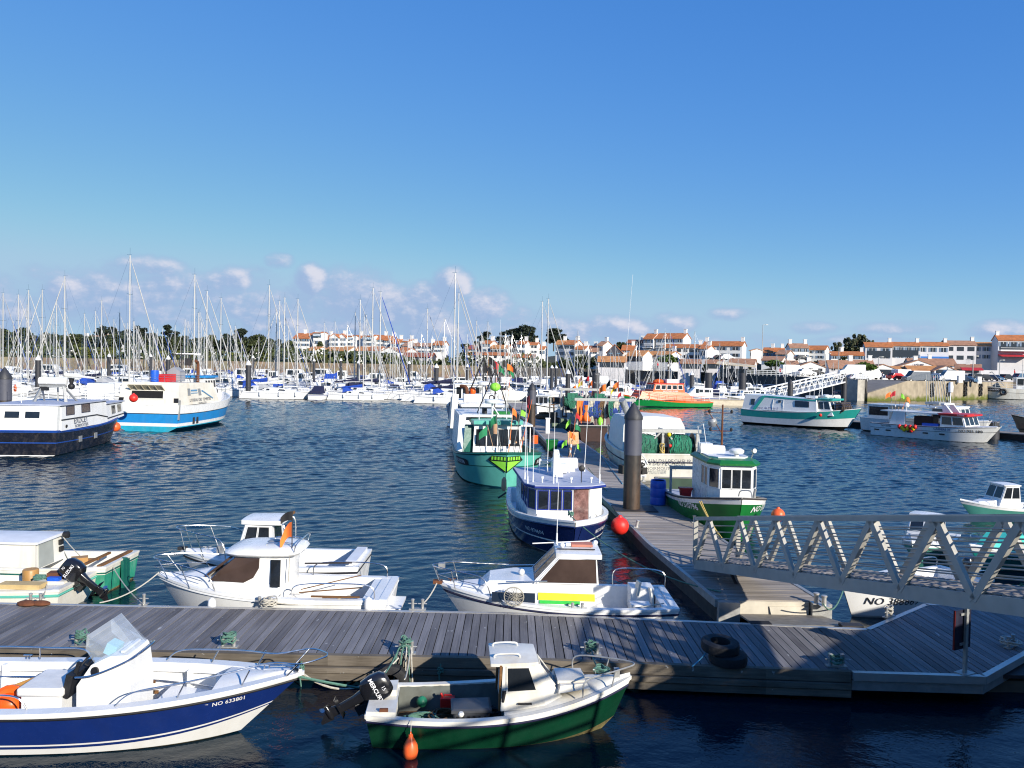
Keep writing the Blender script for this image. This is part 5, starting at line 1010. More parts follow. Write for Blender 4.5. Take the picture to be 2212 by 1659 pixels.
b=MB(); b.lathe([(.02,.14),(.13,.08),(.17,-.1),(.16,-.14)],(.15,.05,3.65),14,axis=(.6,-.2,.6)); b.build('horn',GALV,J)
b=MB(); [b.ball((.1,y,z),.055,8,0,(1,1,1.4)) for y,z in ((-.05,4.0),(.75,4.0),(.75,3.36),(0,3.36))]; b.build('mast_lamp',BLACK,J)
b=MB(); b.tube((1.0,-.3,2.5),(.85,-.45,3.6),.012); b.tube((.6,-.45,2.5),(.7,-.6,3.5),.012); b.build('antenna',WHITE,J)
b=MB(); b.box((-1.5,0,1.75),(.12,2.2,.12)); b.tube((-1.5,-1.05,.6),(-1.5,-1.05,1.75),.05); b.tube((-1.5,1.05,.6),(-1.5,1.05,1.75),.05); b.build('gallows',GALV,J)
b=MB(); b.path(spline([(3.55,.05,1.52),(3.6,.1,1.7),(3.75,.35,1.72),(3.8,.4,1.52)],5),.02); b.tube((3.6,.5,1.4),(3.62,.55,1.78),.045); b.build('bow_bitt',GALV,J)
ball_fender((8.35,23.95,1.02),.21,BUOYO,'orange ball fender at the bow of the bright green fishing boat')
t=thing('crate','red plastic crate on the deck of the bright green fishing boat','crate',(6.35,27.9,1.1)); b=MB(); b.loft([[(sx*a,sy*a*.75,z) for sx,sy in ((-1,-1),(1,-1),(1,1),(-1,1))] for a,z in ((.17,-.2),(.2,.05),(.23,.05),(.23,.12))]); b.build('crate_body',RED,t,smooth=False)
rope((6.05,24.6,1.28),(6.28,22.9,.52),.06,.022,ROPEY,'tan mooring rope from the bright green boat to the pontoon'); rope((6.12,24.65,1.28),(6.3,22.8,.52),.10,.022,ROPEY,'slack tan rope beside the mooring rope of the bright green boat')
# ------------------------------------------------------------ white boat with canvas cover and net drums, stern to the camera
K=thing('fishing_boat','white trawler with canvas covered cabin and green net drums at its stern','boat',(7.2,42.6,0),math.atan2(1,-.054))
h=Hull(10.4,3.7,1.35,1.35,2.0,tw=.92,tm=.5,p=2.5,rake=.6,fl0=.08,fl1=.3,draft=.6,trake=.35)
h.skin(K,[(-1,1),(.04,0),(.66,0),(.70,1),(.95,0),(1,0)],[CREAM,NAVYC],24); h.inside(K,.02,.985,.8,.14,CREAM,CREAM,DECKG,.04); h.rub(K,.7,.03,NAVYC)
text('GRAIN DU PECHEUR',(-5.20,.0,1.02),(0,-1,0),(.0,0,1),.27,mat('grey_lettering',(.10,.10,.11),.6),K,bold=.01,eps=.17); text('NOIRMOUTIER',(-5.20,.25,.68),(0,-1,0),(.0,0,1),.22,mat('grey_lettering',(.10,.10,.11),.6),K,bold=.0,eps=.26)
b=MB(); g=[]
for x,dx in ((-3.1,.35),(-1.6,.1),(-.2,0),(1.1,-.3)): g.append([(x,-1.66,1.3),(x+dx*.7,-1.58,2.55),(x+dx,-1.38,2.95),(x+dx,0,3.04),(x+dx,1.38,2.95),(x+dx*.7,1.58,2.55),(x,1.66,1.3)])
b.loft(g); cv=b.build('canvas_cover',WHITEC,K,ang=25)
b=MB(); b.panel([(.2,1.60,1.4),(-2.8,1.60,1.4),(-2.8,1.53,2.4),(.2,1.53,2.4)],.1,.25,.2,.8,.03); b.panel([(.2,1.60,1.4),(-2.8,1.60,1.4),(-2.8,1.53,2.4),(.2,1.53,2.4)],.35,.5,.2,.8,.03); b.panel([(-3.0,-1.5,1.6),(-3.0,1.5,1.6),(-3.0,1.5,2.4),(-3.0,-1.5,2.4)],.2,.45,.45,.95,.03); b.build('cover_window',GLASS,cv,smooth=False)
cab(K,'wheelhouse',WHITE,.8,2.6,2.9,1.0,2.65,.9,2.3,2.5); b=MB(); b.box((2.2,1.46,1.9),(.35,.03,.7)); b.build('side_window',GLASS,K,smooth=False)
b=MB(); b.lathe([(.18,0),(.2,.7),(.19,1.0)],(-.6,.9,3.0),14,axis=(-.5,.5,.9)); b.build('exhaust_pipe',GALV,K)
b=MB()
for s_ in (-1.72,0,1.72): b.box((-4.7,s_,1.65),(.13,.12,1.7))
for z in (1.75,2.45): b.box((-4.75,0,z),(.16,3.75,.17))
b.box((-4.3,0,2.5),(.9,.1,.1)); b.bar((-4.75,0,2.5),(-4.75,.7,1.8),.07,.07); b.bar((-4.75,0,2.5),(-4.75,-.7,1.8),.07,.07); b.build('net_gantry',GALV,K,smooth=False)
netdrum(K,-4.45,.88,1.72,.55,1.35,NETG,ROPEG,1); netdrum(K,-4.45,-.88,1.72,.55,1.2,NETG,mat('bright_green_cord',(.04,.35,.2),.9),2)
b=MB(); b.ball((-4.9,-.25,2.28),.11,10); b.build('yellow_float',YELLOW,K); b=MB(); b.ball((-4.95,-.3,1.75),.09,10); b.build('red_float',BUOYR,K); b=MB(); coil(b,(-5.0,.1,1.2),.02,.12,5,0,6,.5); b.build('yellow_rope',ROPEY,K)
whips(K,[(-1.6,1.0,3.0,3.4,0,.1),(-.9,1.3,3.0,7.5,-.1,-.4),(-1.9,.6,3.0,3.2,0,0)])
b=MB(); b.box((-5.3,1.2,.65),(.3,.5,.8)); b.path(spline([(-5.4,1.5,.5),(-5.5,1.6,1.2),(-5.45,1.2,1.35),(-5.5,.9,.9)],5),.03); b.build('stern_ladder',WHITE,K)
# net boats further along, right of the finger
def netboat(label,loc,hd,L,B,hm,nm,cabm,seed,zt):
    r_=thing('fishing_boat',label,'boat',loc,hd); h=Hull(L,B,1.2,1.2,1.8,tw=.88,tm=.5,p=2.4,rake=.5,fl0=.1,fl1=.3,draft=.5); h.skin(r_,[(-1,1),(.05,0),(.85,0),(1,1)],[hm,BLACK],20); h.inside(r_,.02,.98,.7,.14,GALV,GALV,DECKG,.04)
    wheel(r_,cabm,-.4,1.8,B*.6,.7,2.7,front=3,side=2,rear=2)
    b=MB(); x=-L/2+.5
    for s_ in (-B*.46,0,B*.46): b.box((x,s_,(zt+.7)/2),(.16,.14,zt-.7))
    for z in (zt*.62,zt): b.box((x,0,z),(.2,B*1.02,.2))
    b.box((x+.6,-B*.4,zt),(1.2,.1,.1)); b.box((x+.6,B*.4,zt),(1.2,.1,.1)); b.build('net_gantry',GALV,r_,smooth=False)
    netdrum(r_,x+.05,B*.23,zt*.72,.5,B*.36,nm[0],ROPEG,seed); netdrum(r_,x+.05,-B*.23,zt*.72,.5,B*.36,nm[1],ROPEG,seed+1); mastset(r_,-.5,0,2.7,2.6)
    return r_
R1=netboat('brown cabin netter with blue and orange nets on its stern gantry',(6.75,61.6,0),math.atan2(1,-.054),9,4.5,mat('dark_brown_paint',(.05,.025,.02),.5),(NETBL,NETBL),mat('maroon_cabin',(.16,.10,.10),.5),5,3.1)
b=MB(); b.loft([[(-4.35,1.5+.12*math.cos(a),2.6-k*.45+.0*math.sin(a)) for a in (0,1.57,3.14,4.7)] for k in range(1)]+[[(-4.3+.14*math.sin(a)*(1+k*.3),1.45+.2*math.cos(a)*(1+k*.25),2.7-k*.4) for a in (0,1.57,3.14,4.7)] for k in range(4)]); b.build('orange_oilskin',FLAGO,R1,ang=180)
b=MB(); b.ball((-4.3,.4,1.5),.22,10,0,(1,1,1.5)); b.build('lime_bag',LIME,R1)
DRG=random.Random(4)
def drape(root,x,y,zt,l,w_,m,nm='net_drape'):
    b=MB(); rows=[]
    for i in range(7):
        t=i/6; rows.append([(x-.10-.12*math.sin(t*3)-.05*math.sin(k*2.1+t*4),y+w_*(k/6-.5)*(1-.45*t)+.06*math.sin(t*5+k),zt-l*t*(.85+.3*math.sin(k*1.7+y*5)**2)) for k in range(7)])
    b.loft(rows,0,False,False,False); return b.build(nm,m,root,ang=180)
for k,(y,m_,l) in enumerate(((1.9,FLAGO,1.5),(1.45,NETBL,1.3),(1.05,mat('pale_net',(.45,.42,.33),.9,var=.4,sc=9),1.6),(.65,NETBL,1.2),(.3,NETB,1.5),(-.45,NETG,1.5),(-.85,mat('pale_net',(.45,.42,.33),.9),1.2),(-1.25,NETBL,1.4),(-1.7,NETBL,1.2))): drape(R1,-4.15,y,3.0,l,.5,m_)
R2=netboat('dark netter with green nets on a tall stern gantry beside the second pile','' or (6.1,69.5,0),math.atan2(1,-.054),9,4.6,mat('dark_blue_grey_paint',(.05,.06,.08),.5),(NETG,NETG),CREAM,8,3.6)
drape(R2,-4.2,1.2,3.3,1.7,.9,NETG); drape(R2,-4.2,-1.1,3.3,1.4,.9,NETG); drape(R2,-4.25,.9,2.3,1.3,.6,MATS['pale_net'])
flagset(R1,[(0,0,2.4,0,.1,FLAGO,.5,2.8),(.2,-.3,2.7,.1,0,FLAGK,.4,2.6),(0,-.6,2.2,.1,0,YELLOW,.3,2.7),(.1,-.9,2.6,0,0,FLAGO,.42,2.8),(0,-1.1,1.8,0,0,FLAGR,.3,2.7),(.2,-1.3,2.5,0,-.1,None,.4,2.7)],(-2.5,-.4,1.9))
R3=thing('sailing_dinghy','white motor launch with black tyre fender left of the second pile','boat',(3.4,84,0),math.atan2(-1,-.25)); h=Hull(6.5,2.4,1.1,1.1,1.5,tw=.85,rake=.5); h.skin(R3,[(-1,1),(.06,0),(.9,0),(1,1)],[WHITE,BLACK],18); h.inside(R3,.03,.6,.5,.12,WHITE,WHITE,DECKW); wheel(R3,WHITE,-.8,1.0,1.6,.9,2.3); b=MB(); b.torus((2.1,-1.0,.8),.34,.14,(.3,1,0),16,8); b.build('tyre_fender',BLACK,R3)
# ------------------------------------------------------------ big boats on the left
X=thing('fishing_boat','white and black fishing boat with canvas stern and EXOCET lettering at left','boat',(-27.65,48.4,0),R(96))
h=Hull(12,4.1,1.42,1.40,1.95,tw=.94,tm=.5,p=2.6,rake=.9,fl0=.05,fl1=.35,draft=.6,trake=.05)
h.skin(X,[(-1,2),(.04,2),(.13,0),(.50,0),(.54,1),(.92,0),(1,1)],[mat('black_hull_paint',(.010,.011,.018),.3,var=.3,dirt=.35,dirtc=(.15,.13,.12),dsc=3),mat('blue_band',(.015,.07,.33),.4),WHITE],24); h.inside(X,.70,.985,.9,.14,BLUET,WHITE,DECKG,.04,aft=False); h.rub(X,.98,.04,mat('blue_band',(.015,.07,.33),.4))
b=MB(); b.hexa([(-6.0,-1.93,1.38),(-5.6,-1.93,1.38),(-5.6,1.93,1.38),(-6.0,1.93,1.38),(-5.75,-1.88,2.75),(-5.3,-1.88,2.75),(-5.3,1.88,2.75),(-5.75,1.88,2.75)]); cv=b.build('canvas_stern',WHITEC,X,smooth=False)
stq=[(-6.0,1.93,1.38),(-6.0,-1.93,1.38),(-5.75,-1.88,2.75),(-5.75,1.88,2.75)]; windows(cv,stq,[(.28,.48,.52,.78),(.56,.76,.52,.78)],frame=WHITEC,t=.04,d=.03,fd=.04)
b=MB(); b.hexa([(-5.6,-2.0,1.38),(.6,-2.02,1.40),(.6,2.02,1.40),(-5.6,2.0,1.38),(-5.4,-1.9,2.78),(.6,-1.9,2.78),(.6,1.9,2.78),(-5.4,1.9,2.78)]); sh=b.build('shelter_deck',WHITE,X,smooth=False)
b=MB(); b.hexa([(.6,-2.0,1.4),(4.0,-1.72,1.6),(4.0,1.72,1.6),(.6,2.0,1.4),(.6,-1.9,2.55),(4.0,-1.6,2.55),(4.0,1.6,2.55),(.6,1.9,2.55)]); shf=b.build('fore_house',WHITE,X,smooth=False)
b=MB(); b.box((-2.4,0,2.81),(6.4,4.0,.07)); b.build('shelter_roof',DECKG,X); b=MB(); b.hexa([(.5,-1.98,2.55),(4.2,-1.7,2.55),(4.2,1.7,2.55),(.5,1.98,2.55),(.5,-1.98,2.63),(4.2,-1.7,2.63),(4.2,1.7,2.63),(.5,1.98,2.63)]); b.build('fore_roof',DECKG,X,smooth=False)
sq=[Vector(p) for p in ((-5.6,-2.0,1.38),(.6,-2.02,1.40),(.6,-1.9,2.78),(-5.4,-1.9,2.78))]; sq2=[Vector(p) for p in ((.6,-2.0,1.4),(4.0,-1.72,1.6),(4.0,-1.6,2.55),(.6,-1.9,2.55))]
windows(sh,sq,[(.10,.26,.60,.93),(.42,.60,.62,.95)],frame=NAVYC,t=.03,glass=BROWNGLASS); windows(shf,sq2,[(.28,.5,.4,.85),(.64,.86,.4,.85)],frame=GALV,t=.03)
b=MB(); b.panel(sq,0,1,.96,1.02,.02); b.panel(sq2,0,1,.95,1.03,.02)
for q_,pts in ((sq,((0,.43),(.75,.43),(1,.26))),(sq2,((0,.22),(1,.18)))):
    for (u0,v0),(u1,v1) in zip(pts[:-1],pts[1:]):
        bl,br,tr,tl=q_; f=lambda u,v:(bl*(1-u)+br*u)*(1-v)+(tl*(1-u)+tr*u)*v; b.bar(f(u0,v0)+Vector((0,-.02,0)),f(u1,v1)+Vector((0,-.02,0)),.04,.06)
b.build('trim_line',BLKTXT,sh,smooth=False)
o=Vector((-3.2,-1.985,1.72)); text('EXOCET',o+Vector((0,0,.10)),(1,0,0),(0,.09,1),.47,mat('grey_lettering',(.10,.10,.11),.6),sh,bold=.0,eps=.05); text('NOIRMOUTIER',o+Vector((.1,0,-.2)),(1,0,0),(0,.09,1),.26,mat('grey_lettering',(.10,.10,.11),.6),sh,bold=0,eps=.05)
b=MB(); b.torus((-5.0,-2.02,1.6),.07,.03,(0,1,.05),12,6); b.build('hawse_hole',BLACK,X)
b=MB()
for s_ in (-1,1): b.bar((-2.6,s_*.9,2.8),(-2.2,s_*.62,3.75),.16,.12); b.bar((-1.2,s_*.95,2.8),(-2.2,s_*.62,3.7),.09,.09)
b.box((-2.2,0,3.75),(.16,1.5,.12)); b.build('gallows',GALV,X,smooth=False)
b=MB(); b.lathe([(.12,-.78),(.24,-.75),(.24,-.28),(.22,-.26),(.24,-.24),(.24,.24),(.22,.26),(.24,.28),(.24,.75),(.12,.78)],(-2.1,.05,4.05),16,axis=(0,1,0)); b.build('liferaft',WHITE,X)
b=MB(); b.lathe([(.02,-.5),(.16,.1),(.17,.14)],(-2.0,-.95,4.1),10); b.ball((-2,-.95,3.75),.2,10); b.box((-2.2,.5,3.6),(.3,.4,.24)); b.build('deck_light',BLACK,X)
b=MB(); b.tube((-4.4,.7,2.8),(-4.4,.75,6.2),.022,.012,5); b.build('antenna',WHITE,X); mastset(X,-1.6,.0,2.8,3.2,((.6,1.0),(.85,.6)),GALV,.05)
b=MB(); b.lathe([(.09,0),(.13,.06),(.1,.2),(.05,.3)],(1.6,-.6,2.63),12); b.lathe([(.14,0),(.14,.14),(.1,.2)],(.9,.2,2.63),12); b.lathe([(.08,0),(.1,.2),(.05,.3)],(2.6,-.8,2.63),12); b.build('roof_vent',WHITE,X)
b=MB(); b.box((4.3,-.9,1.9),(.5,.5,.7)); b.build('orange_bin',RED,X); b=MB(); b.ball((4.6,-.8,2.25),.3,10,0,(1,1,.6)); b.build('orange_float',ORANGE,X)
b=MB(); [b.box((xx,-2.0,.72),(.4,.03,.34)) for xx in (-3.2,)]; b.build('scupper',GALV,X,smooth=False); b=MB(); b.box((-1.2,-2.03,.74),(.4,.03,.34)); b.build('scupper',GALV,X,smooth=False)
ball_fender((-26.5,51.7,.9),.33,BUOYO,'orange ball fender on the side of the black and white EXOCET boat'); ball_fender((-27.2,55.6,2.65),.3,BUOYR,'red ball float hung high between the two big fishing boats at left')
O_=thing('trawler','white and sky blue trawler with big open stern hatch at left','boat',(-27.1,64.8,0),R(86))
h=Hull(12.9,5.0,2.0,2.0,2.6,tw=.96,tm=.5,p=2.7,rake=1.1,fl0=.05,fl1=.35,draft=.6,trake=.05)
h.skin(O_,[(-1,1),(.16,1),(.20,1),(.32,2),(.66,0),(.69,3),(1,2)],[SKYB,mat('turquoise_antifoul',(.02,.36,.52),.5,var=.15,dirt=.6,dirtc=(.12,.22,.2),streak=True),WHITE,BLACK],26)
CRm=mat('rust_stained_white',(.74,.70,.60),.5,var=.1,sc=1.2,dirt=.75,dirtc=(.50,.36,.18),dsc=.9,streak=True)
h.inside(O_,.60,.985,1.6,.14,WHITE,WHITE,DECKG,.04,aft=False)
b=MB(); b.hexa([(-6.28,-2.38,1.98),(.6,-2.44,2.0),(.6,2.44,2.0),(-6.28,2.38,1.98),(-5.95,-2.24,3.72),(-.4,-2.24,3.62),(-.4,2.24,3.62),(-5.95,2.24,3.72)]); sh=b.build('stern_house',[CRm],O_,smooth=False)
stq=[Vector(p) for p in ((-6.28,2.38,1.98),(-6.28,-2.38,1.98),(-5.95,-2.24,3.72),(-5.95,2.24,3.72))]
b=MB(); b.panel(stq,.20,.74,.30,.62,.012); b.build('hatch_opening',mat('dark_hold',(.008,.008,.009),.9),sh,smooth=False)
b=MB(); b.frame(stq,.20,.74,.30,.62,.05,.04); b.build('hatch_rim',CREAM,sh,smooth=False)
n_=(stq[1]-stq[0]).cross(stq[3]-stq[0]).normalized(); f=lambda u,v:(stq[0]*(1-u)+stq[1]*u)*(1-v)+(stq[3]*(1-u)+stq[2]*u)*v
b=MB(); a,c=f(.18,.66),f(.76,.66); d_=n_*.5+Vector((0,0,.28)); b.hexa([a,c,c+Vector((0,0,.04)),a+Vector((0,0,.04)),a+d_+(c-a)*.02,c+d_-(c-a)*.02,c+d_+Vector((0,0,.04)),a+d_+Vector((0,0,.04))])
for k in range(6): b.bar(a+(c-a)*(k/5)-Vector((0,0,.03)),a+(c-a)*(k/5)+d_-Vector((0,0,.03)),.04,.05)
b.build('hatch_flap',mat('beige_flap',(.42,.38,.28),.6,var=.15),sh,smooth=False)
b=MB(); b.panel(stq,.0,.08,.12,.32,.012); b.build('port_opening',BLACK,sh,smooth=False); b=MB(); b.panel(stq,.92,1.0,.12,.32,.012); b.build('port_opening',BLACK,sh,smooth=False)
sq=[Vector(p) for p in ((-6.28,-2.38,1.98),(.6,-2.44,2.0),(-.4,-2.24,3.62),(-5.95,-2.24,3.72))]
for u0,v0,v1 in ((.22,.42,.74),(.50,.40,.72)): b=MB(); b.panel(sq,u0,u0+.07,v0,v1,.02); b.build('vent_panel',GALV,sh,smooth=False)
b=MB(); b.panel(sq,.31,.48,.60,.68,.015); b.panel(sq,.31,.48,.50,.54,.015); b.panel(sq,.6,.64,.56,.64,.015); f2=lambda u,v:(sq[0]*(1-u)+sq[1]*u)*(1-v)+(sq[3]*(1-u)+sq[2]*u)*v; b.bar(f2(.62,.60)+Vector((0,-.03,0)),f2(.84,.22)+Vector((0,-.03,0)),.03,.09); b.build('blue_stripe',mat('muted_blue',(.10,.25,.42),.5),sh,smooth=False)
text("L'OISEAU DES TEMPETES",f2(.52,.20),(1,0,0),(0,.08,1),.33,mat('grey_lettering',(.10,.10,.11),.6),sh,bold=.0,eps=.05); text('NOIRMOUTIER',f2(.55,.04),(1,0,0),(0,.08,1),.2,mat('grey_lettering',(.10,.10,.11),.6),sh,bold=0,eps=.05)
b=MB(); b.bar((-6.3,-2.4,.9),(-6.2,-2.43,2.4),.14,.1); b.build('rubbing_post',GALV,O_)
for x in (-3.9,-3.3): b=MB(); p,n=h.at(x,.72,-1); b.box(p+n*.02,(.28,.05,.5)); b.build('scupper',DARKST,O_)
wheel(O_,WHITE,.1,2.4,3.0,1.6,4.0,.1,2.1,2.6,front=4,side=4,rm=SKYB,ov=.4,th=.16,vs_=(.66,.9))
b=MB(); b.box((-3.0,.3,4.0),(1.2,.9,.6)) ; b.build('red_net_bin',RED,O_); b=MB(); b.lathe([(.30,0),(.32,.1),(.29,.3),(.32,.55),(.30,.9)],(-4.1,.7,3.7),14); b.build('blue_drum',BLUEP,O_)
b=MB(); b.box((-1.9,.1,4.1),(.9,1.1,.8)); b.hexa([(-2.35,-.5,4.5),(-1.45,-.5,4.5),(-1.45,.7,4.5),(-2.35,.7,4.5),(-2.35,.08,4.85),(-1.45,.08,4.85),(-1.45,.12,4.85),(-2.35,.12,4.85)]); b.build('deck_hut',mat('grey_hut',(.30,.31,.33),.5,var=.1),O_,smooth=False)
railing(O_,[(-5,-1.9,3.7),(-4,-1.9,3.7),(-3,-1.9,3.68),(-2,-1.9,3.66),(-1,-1.9,3.65)],.55,3); railing(O_,[(-5,-1.9,3.7),(-5,-.6,3.7),(-5,.6,3.7),(-5,1.9,3.7)],.55,3); railing(O_,[(2.6,-1.9,2.2),(3.4,-1.7,2.3),(4.2,-1.3,2.4),(4.9,-.6,2.5)],.6,2)
b=MB(); b.path(spline([(-.4,-1.0,3.6),(-.4,-1.0,4.9),(-.5,-1.0,5.25),(-.8,-1.0,5.4)],5),.13,10); b.build('exhaust_pipe',RUST,O_)
b=MB(); b.tube((-.9,.2,3.6),(-.9,.2,6.6),.06,.04,8); b.tube((-.9,-.9,5.9),(-.9,1.2,5.9),.03); b.tube((-.9,-1.1,3.7),(-.9,-.6,5.9),.03); b.box((-.9,-.4,5.3),(.2,.5,.6)); b.build('mast',DARKST,O_); b=MB(); b.bar((-.4,.9,5.95),(.3,-.9,5.95),.18,.14); b.build('radar_scanner',WHITE,O_)
whips(O_,[(0,-.8,4.1,4.0,0,0),(.3,.9,4.1,3.6,0,0)]); b=MB(); b.hexa([(.9,-.7,4.1),(1.3,-.7,4.1),(1.3,-.4,4.1),(.9,-.4,4.1),(.3,-.65,5.1),(.55,-.65,5.1),(.55,-.45,5.1),(.3,-.45,5.1)]); b.build('funnel',WHITE,O_,smooth=False)
b=MB(); [b.torus((3.0,-.9+.25*k,2.75),.28,.07,(.2,1,0),12,6) for k in range(4)]; b.build('winch',DARKST,O_)
RB=thing('passenger_launch','red hulled launch with white railings behind the EXOCET boat','boat',(-38.0,66,0),R(205)); h=Hull(10,3.4,1.7,1.7,2.3,tw=.8,rake=.9,draft=.5); h.skin(RB,[(-1,1),(.1,2),(.72,0),(.8,1),(1,2)],[RED,BLACK,WHITE],20); h.inside(RB,.02,.98,1.2,.12,WHITE,WHITE,DECKW)
railing(RB,[(h.pt(t,1,1).x,h.hb(t)-.1,h.sheer(t)) for t in (.05,.2,.35,.5,.65,.8,.92)],.95,4,.022,WHITE); railing(RB,[(h.pt(t,1,1).x,-h.hb(t)+.1,h.sheer(t)) for t in (.05,.2,.35,.5,.65,.8,.92)],.95,4,.022,WHITE)
cab(RB,'wheelhouse',WHITE,-3.6,-1.6,2.2,1.2,3.3); b=MB(); b.torus((3.8,-.4,2.8),.26,.08,(1,.3,0)); b.build('lifebuoy',ORANGE,RB)
# ------------------------------------------------------------ boats on the right
M_=thing('trawler','white and turquoise trawler with long cabin and slanted stripe at right','boat',(29.0,76.9,0),R(-45.0))
h=Hull(11.4,4.0,1.55,1.5,2.1,tw=.95,tm=.5,p=2.6,rake=1.3,fl0=.04,fl1=.35,draft=.5,trake=.05)
h.skin(M_,[(-1,1),(.14,1),(.22,2),(r2(.54,.02),2),(1,0)],[TURQ,BLACK,WHITE],24); h.inside(M_,.74,.985,1.2,.14,WHITE,WHITE,DECKG,.04,aft=False)
LAV=WHITE
b=MB(); b.hexa([(-5.6,-1.88,1.5),(2.2,-1.85,1.55),(2.2,1.85,1.55),(-5.6,1.88,1.5),(-5.35,-1.75,3.05),(2.0,-1.6,2.75),(2.0,1.6,2.75),(-5.35,1.75,3.05)]); sh=b.build('long_cabin',WHITE,M_,smooth=False)
sq=[Vector(p) for p in ((-5.6,-1.88,1.5),(2.2,-1.85,1.55),(2.0,-1.6,2.75),(-5.35,-1.75,3.05))]; f2=lambda u,v:(sq[0]*(1-u)+sq[1]*u)*(1-v)+(sq[3]*(1-u)+sq[2]*u)*v
b=MB(); b.bar(f2(.17,0)+Vector((0,-.03,0)),f2(.28,.97)+Vector((0,-.03,0)),.05,.28); b.panel(sq,.28,1,.90,1.02,.02); b.build('turquoise_stripe',TURQ,sh,smooth=False)
windows(sh,sq,[(.11,.155,.35,.72),(.49,.52,.62,.74),(.72,.9,.40,.82)],frame=BLACK,t=.02); b=MB(); b.frame(sq,.42,.56,.03,.8,.02,.012); b.build('side_door',WHITE,sh,smooth=False)
wheel(M_,WHITE,2.0,3.6,3.0,1.3,2.75,2.0,3.1,2.6,front=3,side=2,vs_=(.42,.9),rm=TURQ,ov=.35,th=.16)
text('Coeur de Marin II',f2(.34,.16),(1,0,0),(0,.1,1),.34,BLUTXT,sh,bold=.0,eps=.05,shear=.2); text('Coeur de Marin',(3.0,-1.52,2.86),(1,0,0),(0,.2,1),.18,mat('deep_teal_letters',(.01,.12,.13),.5),M_,eps=.02,shear=.2)
b=MB(); b.box((3.95,0,2.1),(.5,2.2,1.0)); [b.torus((4.1,-1.0+.4*k,2.1),.36,.1,(.2,1,0),12,6) for k in range(5)]; b.build('net_hauler',mat('dark_brown_gear',(.07,.05,.04),.8,var=.3),M_)
railing(M_,[(3.7,-1.4,1.9),(4.5,-1.0,2.0),(5.3,-.4,2.1)],.5,2); b=MB(); b.ball((2.6,-1.96,1.35),.16,10); b.build('red_float',BUOYR,M_)
b=MB(); b.lathe([(.3,0),(.35,.05),(.35,.2),(.2,.28)],(2.2,.2,3.0),16); b.box((1.0,-.3,3.0),(1.0,.6,.25)); b.box((1.9,.9,3.0),(.4,.4,.4)); b.build('roof_box',WHITE,M_); b=MB(); b.tube((1.7,.4,2.9),(1.7,.4,5.0),.05); b.tube((1.7,-.6,4.2),(1.7,1.2,4.2),.025); b.build('mast',WHITE,M_); whips(M_,[(1.2,.9,2.9,3.2,0,0),(.9,.4,2.9,3.4,0,0),(1.0,-.8,2.9,2.6,0,0)],.02)
b=MB(); b.box((.5,.4,2.95),(.6,1.1,.2)); b.build('skylight',BLACK,M_)
N_=thing('catamaran','white catamaran fishing boat with red roof edge and registration NO 933 180 at right','boat',(36.0,65.45,0),R(-52))
h=Hull(9.6,3.6,1.12,1.12,1.35,tw=.96,tm=.55,p=3.2,rake=1.0,fl0=.04,fl1=.25,draft=.5,trake=.03,blunt=.25)
h.skin(N_,[(-1,1),(.03,1),(.10,0),(.64,0),(.67,1),(.72,0),(1,0)],[WHITE,BLACK],24); h.inside(N_,.03,.80,.7,.14,WHITE,WHITE,DECKG,.04); h.rub(N_,.98,.03,NAVYC)
h.text('NO 933 180',3.2,.93,.30,-1,BLKTXT,N_,eps=.02); h.text('CARRERE 35',1.2,.95,.24,-1,BLUTXT,N_,eps=.02); h.text('THYCONN',-3.4,.92,.18,-1,BLKTXT,N_,eps=.02)
for x in (-4.2,-3.2,-1.4,-.1,1.2): b=MB(); p,n=h.at(x,.55,-1); b.box(p+n*.01,(.42,.05,.11)); b.build('vent_slot',BLACK,N_,smooth=False)
wheel(N_,WHITE,.9,3.0,2.9,.8,2.1,.9,2.6,2.7,front=3,side=2,vs_=(.42,.9),rm=RED,ov=.4,th=.16,t=.02)
b=MB(); b.hexa([(-4.0,-1.6,2.18),(1.0,-1.5,2.12),(1.0,1.5,2.12),(-4.0,1.6,2.18),(-4.0,-1.6,2.26),(1.0,-1.5,2.22),(1.0,1.5,2.22),(-4.0,1.6,2.26)]); b.build('long_roof',WHITE,N_,smooth=False)
text('LOUISE',(2.55,-1.56,2.18),(1,0,0),(0,.1,1),.16,WHTTXT,N_,eps=.03)
b=MB(); b.hexa([(-3.3,-1.55,.9),(-1.9,-1.55,.9),(-1.9,-1.35,.9),(-3.3,-1.35,.9),(-2.9,-1.55,2.2),(-1.9,-1.55,2.2),(-1.9,-1.35,2.2),(-2.9,-1.35,2.2)]); b.build('side_screen',WHITE,N_,smooth=False)
b=MB(); b.box((-1.0,.4,1.3),(1.6,1.0,1.1)); b.build('dark_locker',mat('dark_locker',(.06,.03,.03),.6),N_); b=MB(); b.box((.1,-1.1,1.1),(1.3,.6,.5)); b.build('blue_tub',BLUEP,N_)
for k,(x,z) in enumerate(((-2.2,.95),(-1.95,.85),(-1.7,.98),(-1.5,.82),(-1.3,.97),(-1.05,.85),(-.9,1.0),(-1.8,.72),(-1.2,.70))):
    o=MB(); o.ball((0,0,0),.16,10,0,(1,1,1.25)); o=o.build('net_float',[BUOYR,YELLOW][k%2]); o.location=onboat(N_,x,-1.86,z); tag(o,['red float in the bunch hanging on the side of the white catamaran','yellow float in the bunch hanging on the side of the white catamaran'][k%2],'float','bunch of red and yellow floats on the catamaran')
railing(N_,[(3.4,-1.2,1.4),(4.0,-1.0,1.4),(4.6,-.6,1.42)],.9,3); railing(N_,[(3.6,1.2,1.4),(4.2,.9,1.4),(4.7,.3,1.42)],.9,3)
